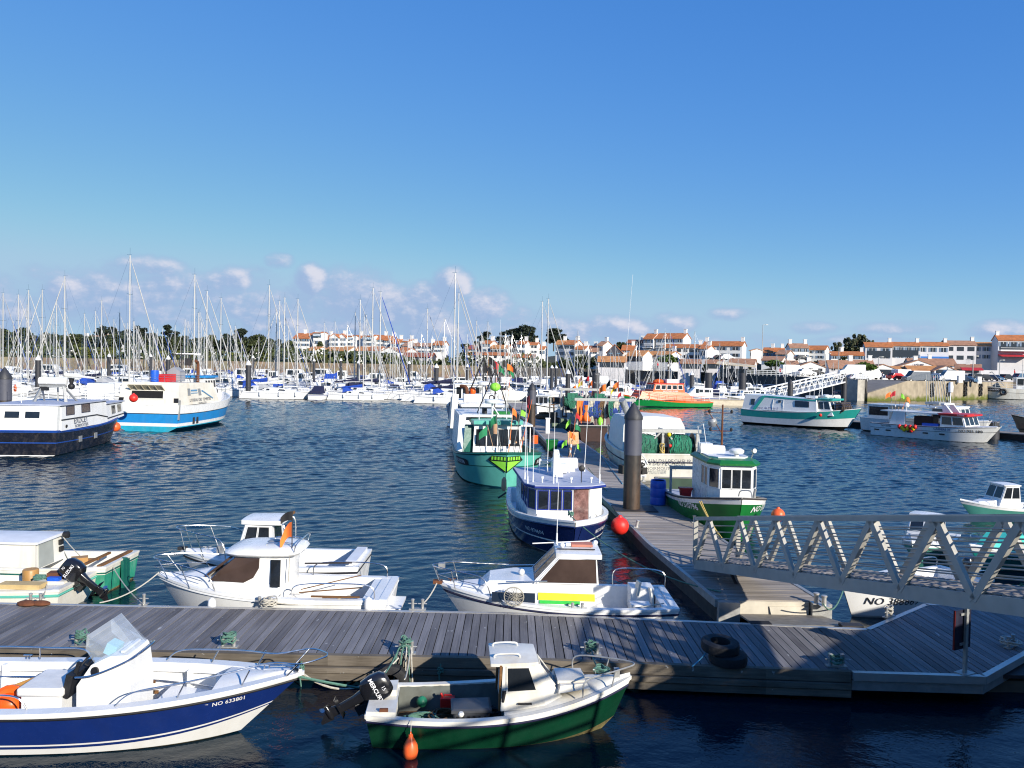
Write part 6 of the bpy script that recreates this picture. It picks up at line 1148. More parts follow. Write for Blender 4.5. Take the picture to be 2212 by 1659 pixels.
b=MB(); b.hexa([(.9,-.9,2.25),(1.6,-.9,2.25),(1.6,-.6,2.25),(.9,-.6,2.25),(.7,-.85,3.0),(1.0,-.85,3.0),(1.0,-.65,3.0),(.7,-.65,3.0)]); b.hexa([(.9,.6,2.25),(1.6,.6,2.25),(1.6,.9,2.25),(.9,.9,2.25),(.7,.65,3.0),(1.0,.65,3.0),(1.0,.85,3.0),(.7,.85,3.0)]); b.box((.85,0,3.0),(.3,1.9,.12)); b.build('radar_arch',WHITE,N_,smooth=False)
flagset(N_,[(0,0,2.0,-.3,.1,FLAGO,.4,3.3),(.2,.1,2.1,-.2,.2,FLAGR,.4,3.2),(.4,.0,1.9,.3,.0,LIME,.35,.1),(.6,.1,1.6,.5,.1,FLAGO,.35,.2)],(-3.4,-.6,1.9))
b=MB(); b.lathe([(.2,0),(.22,.1),(.18,.28),(.06,.34)],(-2.6,.2,2.6),12); b.tube((-2.6,.2,2.2),(-2.6,.2,2.6),.03); b.build('satellite_dome',WHITE,N_)
N2=thing('catamaran','grey white fishing boat with antenna rack lying behind the catamaran','boat',(37.4,69.7,0),R(-52)); h=Hull(10.5,3.6,1.3,1.3,1.6,tw=.96,tm=.55,p=3,rake=.8,blunt=.2); h.skin(N2,[(-1,1),(.1,0),(1,0)],[WHITE,BLACK],18); h.inside(N2,.03,.8,.7,.14,WHITE,WHITE,DECKG)
wheel(N2,WHITE,-4.6,-2.6,3,.8,2.5,front=0,side=1); wheel(N2,WHITE,1.0,3.4,3,.8,2.6,1.0,3.0,2.7); b=MB(); b.box((-.8,0,2.55),(4.5,3.2,.1)); b.build('long_roof',WHITE,N2)
b=MB(); [b.tube((.4+.16*k,-.9+.2*k,2.6),(.3+.1*k,-.9+.2*k,5.4),.03,n=5) for k in range(9)]; b.box((.9,0,2.9),(1.2,2.0,.2)); b.build('antenna_rack',GALV,N2); b=MB(); b.lathe([(.2,0),(.22,.5),(.15,.9)],(1.8,.5,3.9),10); b.tube((1.8,.5,2.6),(1.8,.5,4),.05); b.build('radar_mast',WHITE,N2)
L_=thing('lifeboat','orange and green rescue lifeboat lying at the far main pontoon','boat',(22.2,111.6,0),R(180+18))
h=Hull(13.6,4.2,.75,.85,1.75,tw=.85,tm=.45,p=2.6,rake=.7,fl0=.06,fl1=.3); h.skin(L_,[(-1,1),(.14,1),(.2,0),(.9,0),(1,2)],[mat('lifeboat_green',(.006,.22,.05),.35),WHITE,ORANGE],24); h.inside(L_,.03,.985,.9,.12,ORANGE,ORANGE,ORANGE,.04)
b=MB(); b.hexa([(-4.2,-1.7,.9),(5.0,-1.5,1.2),(5.0,1.5,1.2),(-4.2,1.7,.9),(-2.6,-1.45,2.1),(4.4,-1.2,2.3),(4.4,1.2,2.3),(-2.6,1.45,2.1)]); b.build('deck_house',ORANGE,L_,smooth=False)
wh,fc=wheel(L_,ORANGE,-2.4,2.8,2.6,2.0,3.35,-2.2,2.4,2.4,front=3,side=5,frame=WHITE,vs_=(.42,.84),rm=RED,ov=.2,t=.06); 
text('SAUVETEURS EN MER',(.0,1.34,2.28),(-1,0,0),(0,0,1),.26,WHTTXT,L_,eps=.03); h.text('SNS 063',4.6,1.25,.75,1,WHTTXT,L_,eps=.03,shear=.3)
b=MB(); b.box((-.6,0,3.7),(1.9,1.8,.6)); b.build('flying_bridge',WHITE,L_); b=MB(); b.ball((1.2,0,3.6),.7,12,0,(1.3,.8,.6)); b.build('covered_raft',mat('burnt_orange_cover',(.50,.09,.015),.7),L_)
railing(L_,[(h.pt(t,1,1).x,h.hb(t)-.15,h.sheer(t)) for t in (.05,.15,.25,.35,.45,.55,.65,.75,.85,.95)],.9,2,.025,ORANGE); mastset(L_,-.8,0,3.7,3.0,((.5,1.4),(.8,.8)),WHITE,.06); whips(L_,[(1.5,.8,3.4,4.5,0,0),(-2.8,-1,2,4,0,0),(-1.5,.9,3.4,3.5,0,0)],.03)
b=MB(); b.tube((-6.2,.3,.9),(-6.2,.3,3.8),.05); b.build('ensign_staff',WHITE,L_)
p=gp(2138,862.5,0); PW=thing('trawler','big white trawler with number plate at the quay on the right edge','boat',(p.x+5.6,p.y+1.2,0),R(180-22))
h=Hull(14,4.6,2.6,2.5,3.3,tw=.9,tm=.5,p=2.6,rake=1.6,fl0=.05,fl1=.4); h.skin(PW,[(-1,1),(.06,0),(.6,0),(.63,1),(1,0)],[CREAM,DARKST],22); h.inside(PW,.03,.98,1.8,.14,WHITE,WHITE,DECKG); h.text('NO 644990',4.2,2.2,.6,1,WHTTXT,PW,eps=.07); plate(h,2.4,6.2,1.85,2.6,1,DARKST,PW,.04)
wheel(PW,WHITE,-3.6,-.6,3.2,1.8,5.0,rm=WHITE); mastset(PW,-2,0,5,4,((.4,1.8),(.7,1.2)),GALV,.08); railing(PW,[(h.pt(t,1,1).x,h.hb(t)-.15,h.sheer(t)) for t in (.3,.45,.6,.75,.9)],.9,2,.03,WHITE); b=MB(); b.torus((2.0,2.3,1.7),.55,.24,(0,1,.1),16,8); b.build('tyre_fender',BLACK,PW)
b=MB(); b.bar((1.5,.5,3.0),(4,.3,6.2),.14,.14); b.bar((4,.3,6.2),(4.2,-1.0,6.0),.12,.12); b.build('derrick',GALV,PW)
BR=thing('rescue_launch','small blue launch with orange cabin beside the stone slipway','boat',gp(1835,860,0)+Vector((0,3,0)),R(186)); h=Hull(12,3.4,1.4,1.4,1.9,tw=.9,rake=.8); h.skin(BR,[(-1,0),(.9,0),(1,1)],[mat('launch_blue',(.012,.06,.30),.4),GALV],16); h.inside(BR,.03,.98,.9,.12,GALV,GALV,DECKG); wheel(BR,ORANGE,-2.0,1.8,2.2,.9,3.6,-1.6,1.2,1.8,front=3,side=3,vs_=(.55,.9)); text('SNS',(-3.2,1.62,.95),(-1,0,0),(0,0,1),.8,WHTTXT,BR,eps=.06); mastset(BR,-.2,0,3.6,2.5,((.6,1.0),),WHITE,.05)
# small craft at the right, behind the gangway
S1=thing('dinghy','white dinghy with registration NO 388889 under the gangway','boat',(9.35,18.05,0),math.atan2(-.42,-.91)); h=Hull(4.2,1.55,.62,.62,.78,tw=.9,tm=.4,p=2.4,rake=.35,fl0=.08,fl1=.25); h.skin(S1,[(-1,1),(.06,0),(.9,0),(1,0)],[WHITE,NAVYC],22); h.inside(S1,.05,.6,.18,.1,WHITE,WHITE,DECKW,.05); h.rub(S1,.93,.016,GALV); h.text('NO 388889',1.05,.40,.24,1,BLKTXT,S1,bold=0,shear=.1); 
b=MB(); b.hexa([(-.2,-.5,.6),(1.0,-.4,.64),(1.0,.4,.64),(-.2,.5,.6),(-.1,-.42,.82),(.9,-.32,.8),(.9,.32,.8),(-.1,.42,.82)]); b.build('foredeck_locker',WHITE,S1,smooth=False); outboard(S1,-2.15,0,.55,R(10),0,.8); b=MB(); b.path(spline([(-1.2,.7,.64),(-1.25,.7,.86),(-1.9,.68,.86),(-1.95,.68,.64)],5),.013,6); b.path(spline([(-1.2,-.7,.64),(-1.25,-.7,.86),(-1.9,-.68,.86),(-1.95,-.68,.64)],5),.013,6); b.build('hand_rail',STEEL,S1)
def small(label,px,py,hd,L,B,hm,cm,cabin,txt=None,out=True,stripe=None):
    p=gp(px,py,0); r_=thing('motorboat',label,'boat',p,hd); h=Hull(L,B,.68,.66,.95,tw=.9,tm=.4,p=2.4,rake=.5,fl0=.1,fl1=.35); h.skin(r_,[(-1,0),(.8,0),(.9,2),(1,1)],[hm,WHITE,stripe or WHITE],20); h.inside(r_,.06,.46,.2,.12,WHITE,WHITE,DECKW,.06)
    if cabin==1:
        b=MB(); b.loft([rg(-.1,.6,.66,.95),rg(.8,.52,.72,.98),rg(1.5,.25,.85,.9)]); b.build('coachroof',cm,r_,smooth=False); wheel(r_,WHITE,-.5,.7,1.3,.7,1.75,-.45,.3,1.15,front=2,side=2,vs_=(.4,.92),ov=.12,th=.06)
    elif cabin==2:
        b=MB(); b.loft([rg(-2.0,.6,.7,.85),rg(-.8,.7,.7,1.3),rg(.6,.66,.75,1.25),rg(1.6,.3,.85,.95)]); b.build('boat_cover',cm,r_,smooth=True,ang=60)
    if txt:
        for s_ in (1,-1): h.text(txt,1.1,.5,.2,s_,BLKTXT,r_,bold=0)
    if out: outboard(r_,-L/2-.05,0,.62,R(15),0,.8)
    b=MB(); b.path(spline([(.9,.6,.8),(1.1,.58,1.15),(1.9,.3,1.25),(2.3,0,1.27),(1.9,-.3,1.25),(1.1,-.58,1.15),(.9,-.6,.8)],6),.013,6); b.build('hand_rail',STEEL,r_); return r_
small('small white cabin boat with teal hull near the right edge',2165,1119,R(186),4.8,1.9,TEAL,WHITE,1).scale=(.74,.74,.74)
small('white motorboat with pale green hull seen through the gangway railing',2000,1200,R(228),4.6,1.8,TEAL,WHITE,1,'NO 5204').scale=(.7,.7,.7)
small('motorboat under an aqua cover seen through the gangway railing',2185,1222,R(205),4.8,1.9,TURQ,mat('aqua_cover',(.05,.52,.42),.7,var=.12,bump=.4,bsc=6),2,'NO 5118').scale=(.78,.78,.78)
DB=thing('workboat','dark weathered workboat tied to the low pontoon at the right edge','boat',(49.0,69.5,0),R(178)); h=Hull(8,2.8,1.3,1.3,2.0,tw=.85,rake=.6); h.skin(DB,[(-1,0),(1,0)],[mat('sooty_paint',(.03,.032,.034),.6)],16); h.inside(DB,.03,.98,.7,.12,GALV,DARKST,DARKST); b=MB(); b.box((0,0,1.5),(1.5,1.2,1.2)); b.build('deck_gear',DARKST,DB)
# ------------------------------------------------------------ piles and far pontoons
PILEM=mat('pile_black_paint',(.035,.036,.042),.55,.1,var=.2,sc=2,dirt=.25,dirtc=(.09,.09,.10)); PILEG=mat('pile_grey_sleeve',(.075,.078,.10),.55,var=.12,sc=2); PILEW=mat('pile_wet_base',(.032,.028,.024),.5,var=.4,sc=3,dirt=.7,dirtc=(.17,.085,.04),dsc=1.7,streak=True)
def pile(label,p,r_,zt,cone=True,white=False,split=.6,plain=None):
    t=thing('mooring_pile',label,'pile',(p[0],p[1],0),0,'mooring piles')
    zs=zt-.55*r_/.31 if cone else zt; zm=.5+(zs-.5)*split
    b=MB(); b.lathe([(r_*1.0,-2.5),(r_*1.0,zm)],(0,0,0),24); b.build('lower_tube',plain or PILEW,t)
    b=MB(); b.lathe([(r_*1.035,zm-.01),(r_*1.035,zs)],(0,0,0),24); b.build('upper_sleeve',plain or PILEG,t)
    if cone:
        b=MB(); b.lathe([(r_*1.1,zs-.06),(r_*1.1,zs+.05),(r_*.55,zs+(zt-zs)*.62),(.03,zt)],(0,0,0),24); b.build('cone_cap',WHITE if white else BLKGL if False else PILEM,t)
    return t
p1=gp(1364,1100,.5); pile('thick black pile with pointed cap rising from the finger pontoon beside the blue drum',p1,.30,4.28)
b=MB(); b.box((0,0,.015),(1.5,1.15,.03)); o=b.build('pile_plate',DARKST); o.location=(p1.x+.1,p1.y,.512); tag(o,'dark steel plate on the pontoon round the foot of the thick black pile','steel plate')
p2=gp(1148,921,.5); pile('black pile with pointed cap halfway along the finger pontoon',p2,.32,4.15)
t_=gd(10,793,50); pile('grey pile with pointed cap at the left edge beside the EXOCET boat',(t_.x,50),.40,t_.z)
def farpile(c,u,v,Y,r_,label,cone,white):
    x,y=q(c,u,v); t_=gd(x,y,Y); pile(label,(t_.x,Y),r_,t_.z,cone,white,.0,PILEM if r_>.3 else None)
farpile(5,990,1072,123,.58,'stout black pile without cap behind the net boats',False,False)
farpile(6,715,885,135,.34,'black pile with white cap right of the orange lifeboat',True,True); farpile(6,1003,910,128,.58,'stout black pile just right of the orange lifeboat',False,False); farpile(6,1590,915,128,.58,'stout black pile left of the turquoise trawler',False,False)
farpile(7,390,1020,128,.42,'black pile with conical cap at the foot of the white gangway',True,False); farpile(7,1320,978,146,.5,'black pile in front of the concrete block by the white gangway',False,False)
for i,(c,u,v,Y,wh_) in enumerate([(1,423,985,84,True),(1,1210,965,128,True),(2,195,970,150,True),(2,388,985,100,True),(2,1280,1040,112,True),(2,1330,985,160,True),(3,527,1020,150,True),(3,825,1015,152,True),(3,1020,1040,135,True),(4,168,1025,140,True),(4,483,1055,128,True),(4,838,1060,140,True),(5,397,970,130,True),(5,455,975,150,True),(5,615,1025,118,True),(5,1407,990,150,True)]):
    x,y=q(c,u,v); t_=gd(x,y,Y); nm=['leftmost slim pile among the yachts','slim dark pile behind the yachts, second from the left','third slim dark pile from the left, by the hedge','brown pile above the blue trawler','dark pile behind the blue sail cover','dark pile by the sea wall under the dark trees','pile under the white apartment houses','slim dark pile below the long apartment row','dark pile near the middle of the marina','dark pile in front of the red roofed shed','leaning dark pile right of the red roofed shed','dark pile behind the net boats','slim pile left of the stout pile','slimmest pile left of the stout pile','thick pile close left of the stout pile','pile in front of the orange roofed shop'][i]
    pile(nm+', white cap',(t_.x,Y),.26 if i not in (4,10,14) else .36,t_.z,True,wh_,.0,PILEM)
def fpontoon(label,a,c,w_,zt=.5,top=None,side=None):
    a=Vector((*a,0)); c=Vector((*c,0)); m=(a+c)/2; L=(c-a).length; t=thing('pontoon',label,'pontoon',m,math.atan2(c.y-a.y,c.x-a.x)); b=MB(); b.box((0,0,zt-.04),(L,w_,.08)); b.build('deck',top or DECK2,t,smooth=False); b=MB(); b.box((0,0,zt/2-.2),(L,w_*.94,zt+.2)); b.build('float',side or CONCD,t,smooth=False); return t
fpontoon('low black pontoon behind the white catamaran at right',(33.5,80.5),(44.5,65.2),2.2,.55,side=mat('black_float',(.012,.012,.013),.6)); fpontoon('low black pontoon running out of the right edge',(44.5,65.0),(43.4,50),2.2,.55,side=mat('black_float',(.012,.012,.013),.6))
p=gp(2110,950,0); pile('short black pile beside the bow of the white catamaran',(41.4,66.4),.5,1.5,False,plain=PILEM)
fpontoon('dark main pontoon behind the net boats',(6,121.5),(17.5,119.5),2.6,.7,side=DARKST); fpontoon('cream sided main pontoon right of the orange lifeboat',(27.5,120),(40.5,121.5),3,.9,top=mat('cream_deck',(.50,.44,.34),.7),side=mat('cream_float',(.55,.48,.36),.6,dirt=.5))
fpontoon('floating pontoon at the left edge of the marina',(-75,93),(-58,92),2.2,.5)
# white railings on the cream pontoon
t=thing('railing','white railing on the cream main pontoon','railing',(34,121,.9)); railing(t,[(-5,-1.2,0),(-3.4,-1.2,0),(-1.8,-1.2,0),(-.2,-1.2,0),(1.4,-1.1,0),(3.0,-1.1,0),(4.6,-1.0,0)],1.5,3,.05,WHITE,'rail')
# far white gangway
def gangway(label,a,c,wd,gh,m,nb):
    a=Vector(a); c=Vector(c); t=thing('gangway',label,'gangway',a); d=c-a; s_=Vector((-d.y,d.x,0)).normalized()*wd
    for sd in (0,1):
        o=s_*sd; b=MB(); b.bar(o+UPZ*gh,o+d+UPZ*gh,.22,.2); b.build('top_chord',m,t,smooth=False); b=MB(); b.bar(o,o+d,.2,.24); b.build('bottom_chord',m,t,smooth=False); b=MB(); b.bar(o+UPZ*gh*.5,o+d+UPZ*gh*.5,.08,.08); b.build('mid_rail',m,t,smooth=False)
        for k in range(nb):
            p0=o+d*(k/nb); p1=o+d*((k+.5)/nb); p2=o+d*((k+1)/nb); b=MB(); b.bar(p0,p1+UPZ*gh,.12,.12); b.build('diagonal',m,t,smooth=False); b=MB(); b.bar(p1+UPZ*gh,p2,.12,.12); b.build('diagonal',m,t,smooth=False)
    b=MB(); b.hexa([s_*0+UPZ*.05,d+UPZ*.05,d+s_+UPZ*.05,s_+UPZ*.05,UPZ*.12,d+UPZ*.12,d+s_+UPZ*.12,s_+UPZ*.12]); b.build('walkway',GALV,t,smooth=False); return t
a=gd(*q(7,60,1385),129); c=gd(*q(7,1360,1065),146); gangway('long white truss gangway sloping down from the slipway to the marina',a,c,2.2,1.75,WHITE,13)
# ------------------------------------------------------------ sailing yachts
SM={}
NAVYH=mat('navy_yacht_hull',(.012,.014,.045),.25); 
def sailmeshes():
    h=Hull(10,3.1,1.12,1.02,1.28,tw=.72,tm=.42,p=2.3,rake=1.1,fl0=.03,fl1=.22,draft=.4,trake=-.55)
    def skinm(hm,st,key):
        b=MB(); T=h.ts(16); rows=[(-1,2),(.05,2),(.82,0),(.88,1),(1,0)]
        for sd in (1,-1):
            for k in range(1,5): b.loft([[h.pt(t,rows[k-1][0],sd),h.pt(t,rows[k][0],sd)] for t in T],rows[k][1],False,False,False)
        for k in range(1,5): b.quad(h.pt(0,rows[k-1][0],1),h.pt(0,rows[k-1][0],-1),h.pt(0,rows[k][0],-1),h.pt(0,rows[k][0],1),rows[k][1])
        SM[key]=b.mesh('hull',[hm,st,NAVYC])
    skinm(WHITE,mat('grey_stripe',(.25,.27,.32),.5),'hw'); skinm(NAVYH,WHITE,'hn')
    b=MB(); b.loft([[(h.pt(t,1).x,h.hb(t)*c,h.sheer(t)+.08*(1-c*c)) for c in (1,.5,0,-.5,-1)] for t in h.ts(12,.30,.995)],0,False,False,False); b.loft([[(h.pt(t,1).x,h.hb(t)*c,h.sheer(t)-.02) for c in (1,.55)] for t in (0,.15,.3)],0,False,False,False); b.loft([[(h.pt(t,1).x,-h.hb(t)*c,h.sheer(t)-.02) for c in (1,.55)] for t in (0,.15,.3)],0,False,False,False)
    for s_ in (1,-1): b.hexa([(-4.6,s_*.75,.5),(-2,s_*.8,.5),(-2,s_*.85,.5),(-4.6,s_*.8,.5),(-4.6,s_*.75,1.2),(-2,s_*.8,1.2),(-2,s_*.85,1.2),(-4.6,s_*.8,1.2)])
    b.quad((-5,-.8,.55),(-2,-.8,.55),(-2,.8,.55),(-5,.8,.55)); SM['deck']=b.mesh('deck',[DECKW])
    b=MB(); b.loft([rg(-2.1,.95,1.0,1.62,.9),rg(-.8,1.0,1.0,1.62,.86),rg(.8,.85,1.05,1.50,.82),rg(2.0,.5,1.12,1.30,.8),rg(2.4,.3,1.15,1.2,.8)]); SM['coach']=b.mesh('coachroof',[WHITE],False)
    b=MB()
    for s_ in (1,-1): b.hexa([(-1.9,s_*.955,1.22),(.9,s_*.84,1.18),(.9,s_*.78,1.18),(-1.9,s_*.9,1.22),(-1.7,s_*.90,1.48),(.7,s_*.78,1.40),(.7,s_*.7,1.40),(-1.7,s_*.84,1.48)])
    SM['win']=b.mesh('coach_window',[GLASS],False)
    b=MB(); b.tube((0,0,0),(0,0,1),.10,.07,8); SM['mast']=b.mesh('mast',[mat('mast_alloy',(.46,.455,.44),.45,.2,var=.05)])
    b=MB()
    def vt(pts,r_):
        rg_=[[(p[0]+(r_(i/(len(pts)-1)) if callable(r_) else r_)*math.cos(k*math.pi/2.5),p[1]+(r_(i/(len(pts)-1)) if callable(r_) else r_)*math.sin(k*math.pi/2.5),p[2]) for k in range(5)] for i,p in enumerate(pts)]; b.loft(rg_)
    for f,l in ((.40,.95),(.70,.7)): b.hexa([(-.03,-l,f-.002),(.03,-l,f-.002),(.03,l,f-.002),(-.03,l,f-.002),(-.03,-l,f+.002),(.03,-l,f+.002),(.03,l,f+.002),(-.03,l,f+.002)])
    for s_ in (1,-1): vt([(-.1,s_*1.4,0),(0,s_*.95,.40),(0,s_*.7,.70),(0,0,.97)],.011)
    vt([(-5.3,0,-.02),(0,0,1.0)],.010); vt([(0,0,.99),(0,0,1.06)],.018); b.hexa([(-.35,-.02,1.003),(.2,-.02,1.003),(.2,.02,1.003),(-.35,.02,1.003),(-.35,-.02,1.006),(.2,-.02,1.006),(.2,.02,1.006),(-.35,.02,1.006)]); SM['rig']=b.mesh('rigging',[STEEL],False)
    for key,m_ in (('fw',mat('furled_cloth',(.50,.49,.46),.8)),('fb',BLUEC),('fg',GREYC)):
        b=MB(); vt([(4.55,0,-.02),(4.1,0,.08),(2.4,0,.46),(.7,0,.84),(.15,0,.955)],lambda t:(.05,.075,.07,.055,.03)[int(t*4+.5)]); SM[key]=b.mesh('furled_sail',[m_])
    for key,m_ in (('cb',BLUEC),('cn',NAVYC),('cw',WHITEC),('cg',GREYC)):
        b=MB(); b.path([(-.15,0,1.02),(-.5,0,.98),(-2,0,.80),(-3.6,0,.66)],lambda t:.26-.13*t,8); b.path([(-.15,0,.72),(-3.8,0,.66)],.07,6); SM[key]=b.mesh('sail_cover',[m_]); 
    b=MB(); b.path([(-.15,0,.8),(-3.8,0,.72)],.08,6); SM['boom']=b.mesh('boom',[MATS['mast_alloy']])
    for key,m_ in (('db',BLUEC),('dn',NAVYC),('dg',GREYC)):
        b=MB(); b.loft([[(-2.9,-.9,1.25),(-2.85,-.85,2.0),(-2.85,.85,2.0),(-2.9,.9,1.25)],[(-2.2,-.95,1.5),(-2.2,-.85,2.15),(-2.2,.85,2.15),(-2.2,.95,1.5)],[(-1.5,-.9,1.55),(-1.55,-.8,1.7),(-1.55,.8,1.7),(-1.5,.9,1.55)]]); SM[key]=b.mesh('sprayhood',[m_])
    b=MB()
    for s_ in (1,-1):
        pts=[]
        for t in (.02,.2,.4,.6,.8,.93): p=h.pt(t,1,s_); pts.append(Vector((p.x,p.y*.95,p.z+.55))); b.tube((p.x,p.y*.95,p.z),(p.x,p.y*.95,p.z+.55),.02,n=4)
        b.path(pts+[(5.1,0,1.85)],.016,4); b.path([p-Vector((0,0,.28)) for p in pts],.012,4)
    b.path([(-4.7,-1.0,1.1),(-4.8,-1.0,1.75),(-4.8,1.0,1.75),(-4.7,1.0,1.1)],.022,4); SM['rail']=b.mesh('guard_rail',[STEEL])
    b=MB()
    for x in (-2.5,.2,2.4):
        p,_=h.at(x,.9,-1); b.lathe([(.02,.35),(.11,.27),(.12,-.25),(.03,-.35)],(p.x,p.y-.12,.75),8); p,_=h.at(x,.9,1); b.lathe([(.02,.35),(.11,.27),(.12,-.25),(.03,-.35)],(p.x,p.y+.12,.75),8)
    SM['fend']=b.mesh('fender',[mat('greyish_fender',(.55,.57,.6),.5)])
    b=MB(); b.loft([rg(-2.2,.9,1.0,1.95,.9),rg(.2,.9,1.0,1.95,.85),rg(1.6,.6,1.1,1.4,.7)]); SM['coach2']=b.mesh('deckhouse',[WHITE],False)
sailmeshes()
YACHTS=[]; OCC=[]
def yacht(mx,Y,zt,dir_,hull='hw',cover='cw',furl='fw',dodger=None,sc=1,rz=None,det=True):
    rz=rnd.uniform(-4,4) if rz is None else rz
    a=R(rz)+(0 if dir_>0 else math.pi); loc=(mx-.45*sc*math.cos(a),Y-.45*sc*math.sin(a),0)
    t=thing('sailing_yacht','','sailing yacht',loc,a,'sailing yachts in the marina'); t.scale=(sc,sc,sc)
    link('hull',SM[hull],t); link('deck',SM['deck'],t); c=link('coachroof',SM['coach'],t); link('coach_window',SM['win'],c)
    hm=(zt-1.35)/sc; m_=link('mast',SM['mast'],t); m_.location=(.45,0,1.35); m_.scale=(1,1,hm); r_=link('rigging',SM['rig'],t); r_.location=(.45,0,1.35); r_.scale=(1,1,hm); r_['kind']='stuff'
    f=link('furled_sail',SM[furl],t); f.location=(.45,0,1.35); f.scale=(1,1,hm)
    if cover: o=link('sail_cover',SM[cover],t); o.location=(.45,0,1.5)
    else: o=link('boom',SM['boom'],t); o.location=(.45,0,1.5)
    if dodger: link('sprayhood',SM[dodger],t)
    if det: o=link('guard_rail',SM['rail'],t); o=link('fender',SM['fend'],t); o['kind']='stuff'
    YACHTS.append((t,mx,Y,zt,dir_,hull,cover)); return t
# (crop, u, v of the mast head, bow direction, forced distance, cover, furled sail, sprayhood, scale, hull)
A_=1;B_=-1
ML=[(1,35,295,1),(1,205,315,1),(1,318,265,1),(1,300,420,-1),(1,470,265,-1),(1,630,380,1),(1,720,125,-1),(1,730,500,1),(1,940,510,1),(1,1062,490,1),(1,1130,380,1),(1,1265,575,1),(1,1330,500,1),(1,1445,-100,1),(1,1418,620,1),(1,1388,625,1),(1,1485,600,1),(1,558,580,1),(1,600,512,-1),(1,450,675,-1),(1,148,600,1),(1,235,650,-1),(1,10,640,-1),(1,95,690,1),
(2,10,600,1),(2,55,650,1),(2,135,690,1),(2,182,632,1),(2,222,625,1),(2,268,680,1),(2,252,710,1),(2,325,670,1),(2,465,645,-1),(2,575,585,1),(2,608,605,1),(2,568,670,-1),(2,683,110,1),(2,725,515,1),(2,740,510,1),(2,755,610,1),(2,790,705,-1),(2,820,280,1),(2,975,355,1),(2,1050,730,1),(2,1148,680,1),(2,1202,775,1),(2,1235,920,1),(2,1322,860,-1),(2,1395,765,-1),(2,830,745,1),(2,890,870,1),
(3,110,478,-1),(3,145,385,1),(3,202,345,1),(3,245,650,1),(3,348,365,1),(3,320,770,1),(3,645,625,1),(3,760,612,1),(3,985,505,1),(3,1040,375,1),(3,1105,540,1),(3,1182,255,1),(3,1268,295,1),(3,525,800,-1),(3,1375,940,-1),(3,1455,960,1),(3,445,865,1),(3,1515,880,1),
(4,208,750,1),(4,312,760,1),(4,345,795,1),(4,380,420,1),(4,432,720,-1),(4,578,540,-1),(4,557,755,1),(4,658,660,1),(4,722,640,1),(4,945,555,1),(4,1075,580,1),(4,1225,685,1),(4,1315,720,1),(4,1350,740,1),(4,1460,715,-1),(4,838,710,1),(4,970,750,1),(4,1003,700,1),(4,1285,712,1),(4,98,840,1),(4,35,880,1),(4,700,40,1),(4,1530,760,1),
(5,268,125,1),(5,350,90,1),(5,748,510,1),(5,893,655,-1),(5,1010,690,1),(5,1192,720,1),(5,1257,700,1),(5,1540,660,-1),(5,1580,580,-1),(5,820,720,1),(5,910,722,-1),(5,1228,800,1),(5,618,720,1),(5,1300,820,1),(5,1765,830,1),(5,1450,880,1),
(6,250,190,-1),(6,338,215,1),(6,765,200,-1),(6,195,370,-1),(6,972,365,-1),(6,1195,390,1),(6,1350,530,1),(6,1262,620,-1),(6,567,440,1),(6,605,430,1),(6,815,480,1),(6,1515,640,-1),(6,1635,660,1),(6,478,700,1),(6,60,600,-1),
(7,155,560,1),(7,312,480,1),(7,1130,705,-1)]
def free(x,Y,hl,hw):
    for (x0,y0,a,b_) in OCC:
        if abs(Y-y0)<hw+b_ and abs(x-x0)<hl+a: return False
    return True
for (x0,y0,a,b_) in ((22,112,8.5,3),(34,121,8,2.5),(12,120.5,7,2.5)): OCC.append((x0,y0,a,b_))
# front row, seen closest
FRN=[(3,30,215,117.5,1,'cb','fw','db',1.08),(3,1083,540,113.5,1,'cb','fw','db',.86),(4,740,245,108.5,1,'cn','fw','db',1.0)]
for (c,u,v,Y,d_,cv,fu,dg,sc) in FRN:
    x,y=q(c,u,v); t_=gd(x,y,Y); yacht(t_.x,Y,t_.z,d_,'hw',cv,fu,dg,sc,-3); OCC.append((t_.x,Y,5.2,1.9))
x,y=q(3,348,365); t_=gd(x,y,121.5); 
for k in range(52):
    c=1+k%5; ML.append((c,rnd.uniform(20,1500 if c<5 else 1100),rnd.uniform(640,800) if c<4 else rnd.uniform(700,800),rnd.choice((1,1,-1))))
ML.sort(key=lambda m:m[2])
for (c,u,v,d_) in ML:
    x,y=q(c,u,v); k=-(ray(x,y)[2]/ray(x,y)[1])*-1; k=ray(x,y)[2]/ray(x,y)[1]
    zt=rnd.uniform(12.5,15.5); Y=(zt-H)/max(k,.02); 
    lo=113 if x<1000 else (121 if x<1330 else 124); hi=182 if x<1040 else 196
    if c==7: lo,hi=132,152
    if x>1330 and c!=7: hi=172
    Y=max(lo,min(hi,Y)); best=None
    for j in range(60):
        Yc=Y+((j+1)//2)*1.3*(1 if j%2 else -1)
        if Yc<lo or Yc>hi: continue
        X=gd(x,y,Yc).x
        if free(X,Yc,4.2,1.55): best=Yc; break
    Y=best or Y; t_=gd(x,y,Y); OCC.append((t_.x,Y,4.0,1.25)); zt=t_.z
    sc=max(.62,min(1.25,zt/14.5)); cv=rnd.choice(['cw','cw','cw','cg','cb','cn','cn',None,None]); fu=rnd.choice(['fw']*10+['fb','fg'])
    yacht(t_.x,Y,zt,d_,'hn' if rnd.random()<.06 else 'hw',cv,fu,rnd.choice([None,None,'db','dn','dg']),sc)
